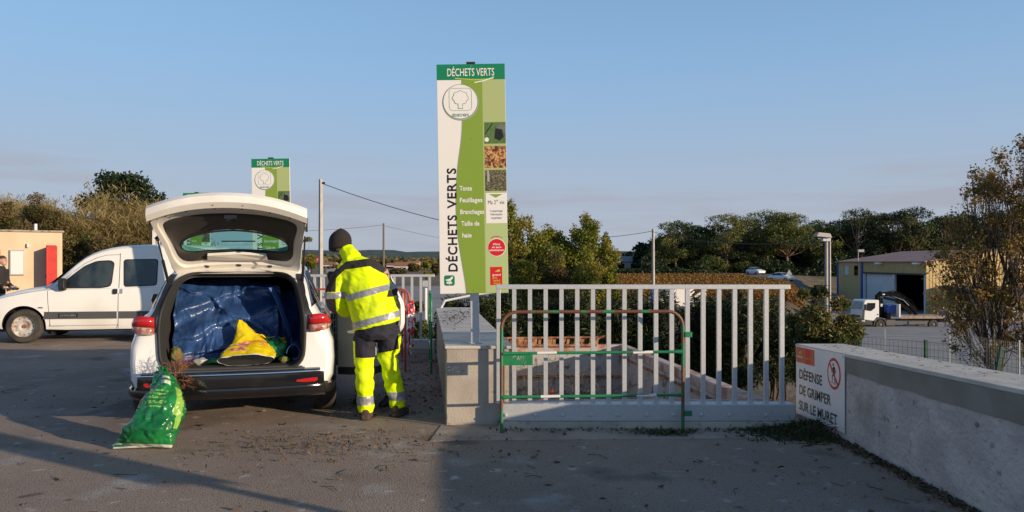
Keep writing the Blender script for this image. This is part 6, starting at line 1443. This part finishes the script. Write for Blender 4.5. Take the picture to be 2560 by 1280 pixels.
B('crane_arm', MB().bar((4.7,1.2,3.4),(5.6,1.2,2.6),.4,.5).bar((5.5,1.2,2.75),(6.3,1.2,1.9),.36,.46).bar((6.25,1.2,2.0),(6.4,1.2,1.45),.3,.3).bar((4.4,1.2,2.9),(5.9,1.2,1.6),.26,.36).bar((4.6,1.2,3.1),(6.1,1.2,1.75),.2,.3), 'crane_black', tr, bevel=.02)
B('crane_label', MB().box((2.52,.92,2.3),(2.72,.94,2.6)), 'board_white', tr); B('crane_label', MB().box((2.75,.98,3.5),(3.0,1.0,3.62)), 'board_white', tr); B('hydraulic_rod', MB().tube([(4.9,.95,3.0),(5.5,.95,2.4)],.035,8), 'chrome', tr)
B('crane_hose', MB().tube([(3.0,.95,3.75),(3.8,.9,3.95),(4.6,.95,3.7),(5.1,.95,3.35)],.04,6).tube([(5.2,.95,3.1),(5.7,.9,3.0),(6.1,.95,2.5)],.04,6), 'crane_black', tr)
B('crane_label', MB().box((3.6,1.04,3.50),(3.95,1.055,3.68)), 'print_red', tr); B('crane_label', MB().box((4.0,1.04,3.52),(4.4,1.055,3.68)), 'board_white', tr); B('hydraulic_rod', MB().tube([(4.0,1.0,3.3),(4.9,1.0,2.98)],.04,8), 'chrome', tr)
B('tank', MB().box((3.1,.55,1.6),(3.9,1.9,2.5)), 'blue_post', tr, bevel=.05)

# ------------------------------------------------ people
def hand(mb, w, d, up, r=.011, curl=.6):
    """palm and five bent fingers from the wrist w along d"""
    w = Vector(w); d = Vector(d).normalized(); s = d.cross(Vector(up)).normalized(); n = s.cross(d)
    mb.tube([w-d*.03, w, w+d*.05, w+d*.085], [.024,.026,.036,.030], 10, sq=.55)
    for k,l in zip((-1.5,-.5,.5,1.5),(.066,.078,.074,.056)):
        b = w+d*.075+s*k*.018; p1 = b+d*l*.5-n*l*.2*curl; p2 = p1+(d*.5-n*curl).normalized()*l*.5
        mb.tube([b-d*.02, b, p1, p2], [r,r,r*.9,r*.75], 7)
    b = w+d*.03-s*.03; mb.tube([b, b-s*.025+d*.025-n*.01, b-s*.02+d*.055-n*.025], [r*1.2,r*1.1,r*.9], 7)
def limb(mb, pts, r, n=14, sq=1): mb.tube([Vector(p) for p in pts], r, n, sq=sq)
def ell(mb, c, r, n=16):
    bm = bmesh.new(); bmesh.ops.create_icosphere(bm, subdivisions=3, radius=1); v = [(c[0]+q.co.x*r[0], c[1]+q.co.y*r[1], c[2]+q.co.z*r[2]) for q in bm.verts]
    mb.add(v, [tuple(x.index for x in f.verts) for f in bm.faces]); bm.free()
def torso(mb, secs, n=20, sl=0):
    """secs: centre, half width, half depth, axis across"""
    rr = []
    for c,hw,hd,ax in secs:
        a = Vector(ax).normalized(); b = Vector((0,0,1)).cross(a).normalized(); rr.append([Vector(c)+a*math.cos(t)*hw+b*math.sin(t)*hd+Vector((0,0,sl*math.cos(t)*hw)) for t in (2*math.pi*k/n for k in range(n))])
    mb.rings(rr)
def wrinkle(sc, amp, st=1.0):
    return lambda p: amp*(noise.noise(Vector((p.x*sc, p.y*sc, p.z*sc*st)))+.5*noise.noise(Vector((p.x*sc*2.3+5, p.y*sc*2.3, p.z*sc*2.3*st))))
def boot(name, par, x, y, a, m='boot', z=0):
    ca, sa = math.cos(a), math.sin(a)
    L_ = [(-.085,.036,.0,.10,.0),(-.06,.042,0,.14,.0),(-.01,.045,0,.145,0),(.05,.048,0,.10,0),(.12,.050,0,.075,0),(.175,.044,0,.060,0),(.205,.025,.0,.035,0)]
    rr = []
    for u,hw,z0,z1,_ in L_:
        rr.append([(x+u*sa*-1+v*ca, y+u*ca+v*sa, z+zz) for v,zz in ((-hw,.0),(hw,.0),(hw*1.02,.03),(hw*.95,z1*.6),(hw*.5,z1),(-hw*.5,z1),(-hw*.95,z1*.6),(-hw*1.02,.03))])
    o = B(name, MB().rings(rr), m, par, world=True, smooth=60); o.modifiers.new('s','SUBSURF').levels = 1; return o
# worker in the high visibility jacket
wk = thing('person', 'person seen from behind in a fluorescent yellow and black jacket, matching trousers and dark beanie', 'person', (-1.24,6.98,0))
mb = MB(); ell(mb, (-1.635,7.27,1.645), (.080,.098,.112)); limb(mb, [(-1.60,7.25,1.56),(-1.52,7.17,1.44),(-1.42,7.08,1.25),(-1.30,7.0,1.0),(-1.26,6.99,.9)], [.055,.065,.13,.13,.13])
ell(mb, (-1.675,7.355,1.63), (.022,.03,.022)); ell(mb, (-1.555,7.25,1.64), (.014,.02,.03)); ell(mb,(-1.71,7.245,1.64),(.012,.02,.03))
limb(mb, [(-1.60,7.12,1.36),(-1.665,7.08,1.09),(-1.50,7.33,.96)], [.05,.042,.028]); limb(mb, [(-1.22,7.16,1.36),(-1.13,7.32,1.10),(-1.27,7.50,.95)], [.05,.042,.028])
hand(mb, (-1.49,7.345,.955), (.5,.8,-.25), (0,0,1)); hand(mb, (-1.28,7.51,.945), (-.6,.6,-.2), (0,0,1))
remesh(mb, 'body', .009, 'skin', wk, sm=2)
mb = MB(); ax = (1,.10,.0)
torso(mb, [((-1.245,6.985,.855),.222,.168,ax),((-1.255,6.99,.93),.213,.162,ax),((-1.30,7.01,1.05),.20,.158,ax),((-1.35,7.04,1.16),.20,.160,ax),((-1.40,7.07,1.27),.20,.155,ax),((-1.44,7.10,1.36),.195,.145,ax),((-1.47,7.13,1.425),.16,.12,ax),((-1.51,7.17,1.475),.10,.09,ax)], sl=.24)
limb(mb, [(-1.49,7.15,1.46),(-1.56,7.21,1.535),(-1.58,7.225,1.56)], [.085,.074,.07])
limb(mb, [(-1.53,7.11,1.365),(-1.60,7.06,1.26),(-1.635,7.03,1.13),(-1.625,7.05,1.05),(-1.57,7.20,.985),(-1.52,7.31,.965)], [.10,.098,.094,.092,.072,.050])
limb(mb, [(-1.34,7.15,1.38),(-1.24,7.20,1.31),(-1.175,7.28,1.15),(-1.18,7.36,1.05),(-1.25,7.47,.97)], [.092,.086,.075,.070,.052])
def jd(p):
    z = p.z; f = .010*noise.noise(Vector((p.x*7,p.y*7,z*3)))+.006*noise.noise(Vector((p.x*16+3,p.y*16,z*9)))
    f += .007*math.sin((p.x*.9-z*.5)*38+3*noise.noise(p*4))*(1 if -1.3 < p.x else .5)*max(0,1-abs(z-1.15)/.3)*.7
    q = Vector((p.x*6+.4*math.sin(p.z*9), p.y*6, p.z*11+p.x*4)); f += .012*(.28-abs(noise.noise(q)))+.006*(.28-abs(noise.noise(q*2.3)))
    if z < .86: f += -.006
    return f
jk = remesh(mb, 'jacket', .0065, 'hi_vis', wk, sm=8, disp=jd)
arm_l = lambda p: p.x < -1.535-.35*max(0,(1.30-p.z))*-.0 and p.z < 1.42
def slant(p): return p.z-.27*(p.x+1.30)     # bands climb to the right across the tilted back
def is_larm(p):
    return p.x < -1.50-.25*(1.20-p.z)*.0 and p.x < (-1.545+ .10*(1.3-p.z) if p.z < 1.3 else -1.545)
def yoke(p):
    c_ = 1.415+.14*(p.x+1.45)-.9*max(0,-1.54-p.x)-.75*max(0,p.x+1.31)
    return c_-.034 < p.z < c_+.040 and p.y < 7.45
def black_sleeve(p): return p.x < -1.615 and p.z < 1.385
peel(jk, 'black_yoke', lambda p: yoke(p) and not black_sleeve(p), 'black_cloth', .0025)
peel(jk, 'black_sleeve', lambda p: black_sleeve(p) and not (1.105 < p.z < 1.165), 'black_cloth', .0025)
peel(jk, 'black_sleeve', lambda p: p.x > -1.14 and 1.12 < p.z < 1.34, 'black_cloth', .0025)
peel(jk, 'reflective_band', lambda p: 1.105 < p.z-.06*(p.x+1.6) < 1.163 and p.x < -1.51, 'reflective', .004)
peel(jk, 'reflective_band', lambda p: 1.135 < slant(p) < 1.193 and p.x >= -1.51, 'reflective', .004)
peel(jk, 'reflective_band', lambda p: .868 < slant(p) < .926 and p.y < 7.18, 'reflective', .004)
mb = MB()
torso(mb, [((-1.235,6.985,.95),.14,.10,ax),((-1.235,6.985,.84),.175,.13,ax),((-1.235,6.99,.78),.185,.145,ax),((-1.235,6.99,.73),.16,.12,ax)])
limb(mb, [(-1.33,6.99,.84),(-1.355,6.99,.70),(-1.36,6.985,.56),(-1.355,6.97,.48),(-1.35,6.96,.30),(-1.345,6.955,.16),(-1.34,6.95,.065)], [.105,.104,.088,.083,.078,.073,.066])
limb(mb, [(-1.14,7.0,.84),(-1.135,7.02,.70),(-1.15,7.04,.56),(-1.13,7.05,.48),(-1.10,7.07,.30),(-1.075,7.08,.18),(-1.07,7.085,.085)], [.105,.104,.088,.083,.078,.074,.068])
def td(p): return .009*noise.noise(Vector((p.x*9,p.y*9,p.z*8)))+.0045*math.sin(p.z*48+7*noise.noise(p*5))*(1 if p.z < .60 else .35)+.004*noise.noise(p*22)+.012*(.28-abs(noise.noise(Vector((p.x*7,p.y*7,p.z*13+p.x*6)))))
ts = remesh(mb, 'trousers', .0065, 'navy_cloth', wk, sm=8, disp=td)
knee = lambda p: .60+.22*(p.x+1.24)*(1 if p.x > -1.24 else 0)-.03*(p.x < -1.24)
rb1 = lambda p: (.215 if p.x < -1.22 else .235)
for s_ in (-1,1):
    on = (lambda s_: lambda p: (p.x+1.24)*s_ > 0)(s_)
    peel(ts, 'yellow_panel', lambda p: on(p) and rb1(p) <= p.z < knee(p), 'hi_vis', .0025)
    peel(ts, 'yellow_cuff', lambda p: on(p) and p.z <= rb1(p)-.075, 'hi_vis', .0025)
    peel(ts, 'reflective_band', lambda p: on(p) and rb1(p)-.078 < p.z < rb1(p)+.003, 'reflective', .004)
peel(ts, 'side_pocket', lambda p: p.x < -1.425 and .55 < p.z < .72 and p.y < 7.02, 'hi_vis', .006)
peel(ts, 'side_pocket', lambda p: p.x > -1.045 and .55 < p.z < .78 and p.y < 7.06, 'hi_vis', .004)
mb = MB(); c = Vector((-1.632,7.262,1.635)); nb_ = []
for k in range(19):
    if k < 7: z, r_ = -.075+.075*k/7, 1-.04*(k == 0)
    else: t = (k-7)/11.2*math.pi/2; z, r_ = .105*math.sin(t), math.cos(t)**.9
    r_ += .012*(k%2)*(r_ > .3)
    nb_.append([c+Vector((-.010+math.cos(a)*.107*r_, math.sin(a)*.120*r_, z+.012*math.cos(a)-.02*math.sin(a))) for a in np.linspace(0,2*math.pi,33)[:-1]])
bn = B('beanie', MB().rings(nb_), 'beanie', wk, world=True, smooth=80)
boot('boot', wk, -1.335, 6.96, .05); boot('boot', wk, -1.06, 7.09, -.25)
# helper hidden behind the worker, on the other side of the appliance
hp = thing('person', 'person in dark clothes mostly hidden behind the worker, only legs and shoes show', 'person', (-1.40,7.85,0))
mb = MB(); ell(mb, (-1.36,7.60,1.17), (.078,.095,.11)); limb(mb, [(-1.36,7.66,1.14),(-1.38,7.78,1.08),(-1.40,7.93,.95)], [.055,.10,.12])
ell(mb, (-1.355,7.505,1.15), (.014,.02,.02)); ell(mb,(-1.275,7.60,1.17),(.012,.02,.03)); ell(mb,(-1.445,7.60,1.17),(.012,.02,.03))
limb(mb, [(-1.24,7.78,1.06),(-1.20,7.70,.96),(-1.26,7.62,.86)], [.05,.04,.03]); hand(mb, (-1.27,7.62,.85), (-.2,-.3,-.8), (0,1,0))
limb(mb, [(-1.54,7.78,1.06),(-1.60,7.76,.96),(-1.56,7.72,.86)], [.05,.04,.03]); hand(mb, (-1.55,7.70,.85), (.2,-.3,-.8), (0,1,0))
remesh(mb, 'body', .010, 'skin', hp, sm=2)
mb = MB(); torso(mb, [((-1.40,7.95,.82),.16,.12,(1,0,0)),((-1.40,7.90,.96),.165,.13,(1,0,0)),((-1.39,7.82,1.05),.18,.12,(1,0,0)),((-1.37,7.74,1.12),.12,.09,(1,0,0))])
limb(mb, [(-1.24,7.79,1.06),(-1.19,7.72,.99),(-1.22,7.66,.93)], [.07,.06,.05]); limb(mb, [(-1.54,7.79,1.06),(-1.60,7.76,.99),(-1.57,7.73,.92)], [.07,.06,.05])
remesh(mb, 'jacket', .013, 'black_cloth', hp, sm=3, disp=wrinkle(9,.012))
mb = MB(); torso(mb, [((-1.40,7.96,.95),.15,.11,(1,0,0)),((-1.40,7.96,.78),.165,.12,(1,0,0))])
limb(mb, [(-1.48,7.95,.80),(-1.52,7.84,.48),(-1.56,7.86,.09)], [.09,.075,.06]); limb(mb, [(-1.32,7.95,.80),(-1.26,7.80,.48),(-1.24,7.78,.09)], [.09,.075,.06])
remesh(mb, 'trousers', .013, 'black_cloth', hp, sm=3, disp=wrinkle(12,.010))
boot('shoe', hp, -1.56, 7.82, math.pi, 'black_plastic'); boot('shoe', hp, -1.235, 7.72, math.pi-.3, 'black_plastic')
B('hair', MB().lathe([(.0,.0),(.05,-.01),(.085,-.05),(.088,-.10),(.07,-.12)],(-1.36,7.615,1.295),(0,0,1),16), 'hair', hp, world=True, smooth=True)
# appliance being unloaded
ap = thing('appliance', 'cream metal appliance with a dark grid side held in front of the worker', 'appliance', (-1.62,7.5,.42), R(-12))
B('casing', MB().box((-.05,-.14,.0),(.32,.18,.52)), 'appliance', ap, bevel=.012)
B('base', MB().box((-.045,-.13,-.07),(.31,.17,-.005)), 'black_plastic', ap)
gm = MB()
gp_ = B('grille', MB().box((-.115,-.13,.02),(-.055,.16,.52)), 'black_plastic', ap)
for j in range(9): gm.box((-.122,-.135,.02+j*.0625-.004),(-.05,.165,.02+j*.0625+.004))
for j in range(4): gm.box((-.122,-.135+j*.092,.02),(-.114,-.127+j*.092,.52)) 
for j in range(3): gm.box((-.121+j*.028,-.138,.02),(-.115+j*.028,-.130,.52))
B('grille_wire', gm, 'alu', gp_)
# man by the hut
mn = thing('person', 'man in a dark jacket with short hair cut off by the left picture edge', 'person', (-11.5,17,0))
mb = MB(); X0 = -11.42
hc = Vector((X0+.02,17,1.47)); ell(mb, hc, (.088,.072,.108)); ell(mb, hc+Vector((.03,0,-.06)), (.062,.052,.055)); ell(mb, hc+Vector((.10,0,-.012)), (.018,.012,.024)); ell(mb, hc+Vector((.082,0,-.058)), (.014,.024,.010)); ell(mb, hc+Vector((.082,.0,.028)),(.015,.05,.010))
ell(mb, hc+Vector((-.005,-.073,-.005)), (.020,.010,.030)); ell(mb, hc+Vector((-.005,.073,-.005)), (.020,.010,.030)); ell(mb, hc+Vector((.05,0,-.10)), (.030,.03,.018))
limb(mb, [hc+Vector((-.02,0,-.06)),(X0-.03,17,1.33),(X0-.06,17,1.1),(X0-.08,17,.9)], [.052,.055,.11,.12])
limb(mb, [(X0-.04,16.82,1.27),(X0-.02,16.80,1.0),(X0+.20,16.84,.86)], [.05,.042,.03]); hand(mb, (X0+.20,16.84,.86), (1,.05,-.25), (0,1,0), .010)
limb(mb, [(X0-.04,17.18,1.27),(X0-.02,17.20,1.0),(X0+.18,17.10,.86)], [.05,.042,.03]); hand(mb, (X0+.18,17.10,.86), (1,-.1,-.2), (0,-1,0), .010)
bdy = remesh(mb, 'body', .009, 'skin', mn, sm=1)
peel(bdy, 'hair', lambda p: (p.z > 1.515 and p.z > 1.50+.30*(p.x-X0-.03)) or (p.x < X0-.005 and p.z > 1.43 and p.z > 1.43+.6*(p.x-X0+.05)), 'hair', .010)
for s in (-1,1): B('eye', MB().lathe([(.0,.006),(.007,.004),(.008,0)],tuple(hc+Vector((.083,s*.03,.008))),(1,s*.2,0),8), 'black_plastic', mn, world=True)
mb = MB(); ax = (0,1,0)
torso(mb, [((X0-.10,17,.74),.19,.15,ax),((X0-.09,17,.92),.19,.15,ax),((X0-.07,17,1.08),.195,.145,ax),((X0-.05,17,1.24),.20,.13,ax),((X0-.04,17,1.32),.15,.09,ax),((X0-.03,17,1.36),.08,.07,ax)])
for s in (-1,1): limb(mb, [(X0-.05,17+s*.18,1.27),(X0-.04,17+s*.22,1.08),(X0+.0,17+s*.20,.95),(X0+.16,17+s*(.16 if s < 0 else .11),.88)], [.078,.068,.062,.05])
remesh(mb, 'jacket', .012, 'black_cloth', mn, sm=3, disp=wrinkle(10,.010))
B('collar', MB().tube([(X0-.03,17,1.335),(X0-.015,17,1.385)], [.068,.060], 18), 'shirt_white', mn, world=True, smooth=True)
mb = MB(); torso(mb, [((X0-.10,17,.95),.15,.12,ax),((X0-.10,17,.78),.165,.125,ax)])
for s in (-1,1): limb(mb, [(X0-.10,17+s*.09,.80),(X0-.06+s*.05,17+s*.10,.46),(X0-.10+s*.06,17+s*.10,.08)], [.095,.072,.058])
remesh(mb, 'trousers', .012, 'print_shadow', mn, sm=3, disp=wrinkle(12,.008))
for s in (-1,1): boot('shoe', mn, X0-.08+s*.06, 17+s*.10, R(-90), 'black_plastic')
crump('stone', 'pale stone held in the hands of the man by the hut', 'stone', Vector((X0+.31,16.93,.86)), (.05,.05,.04), 'stone_pale', 21)
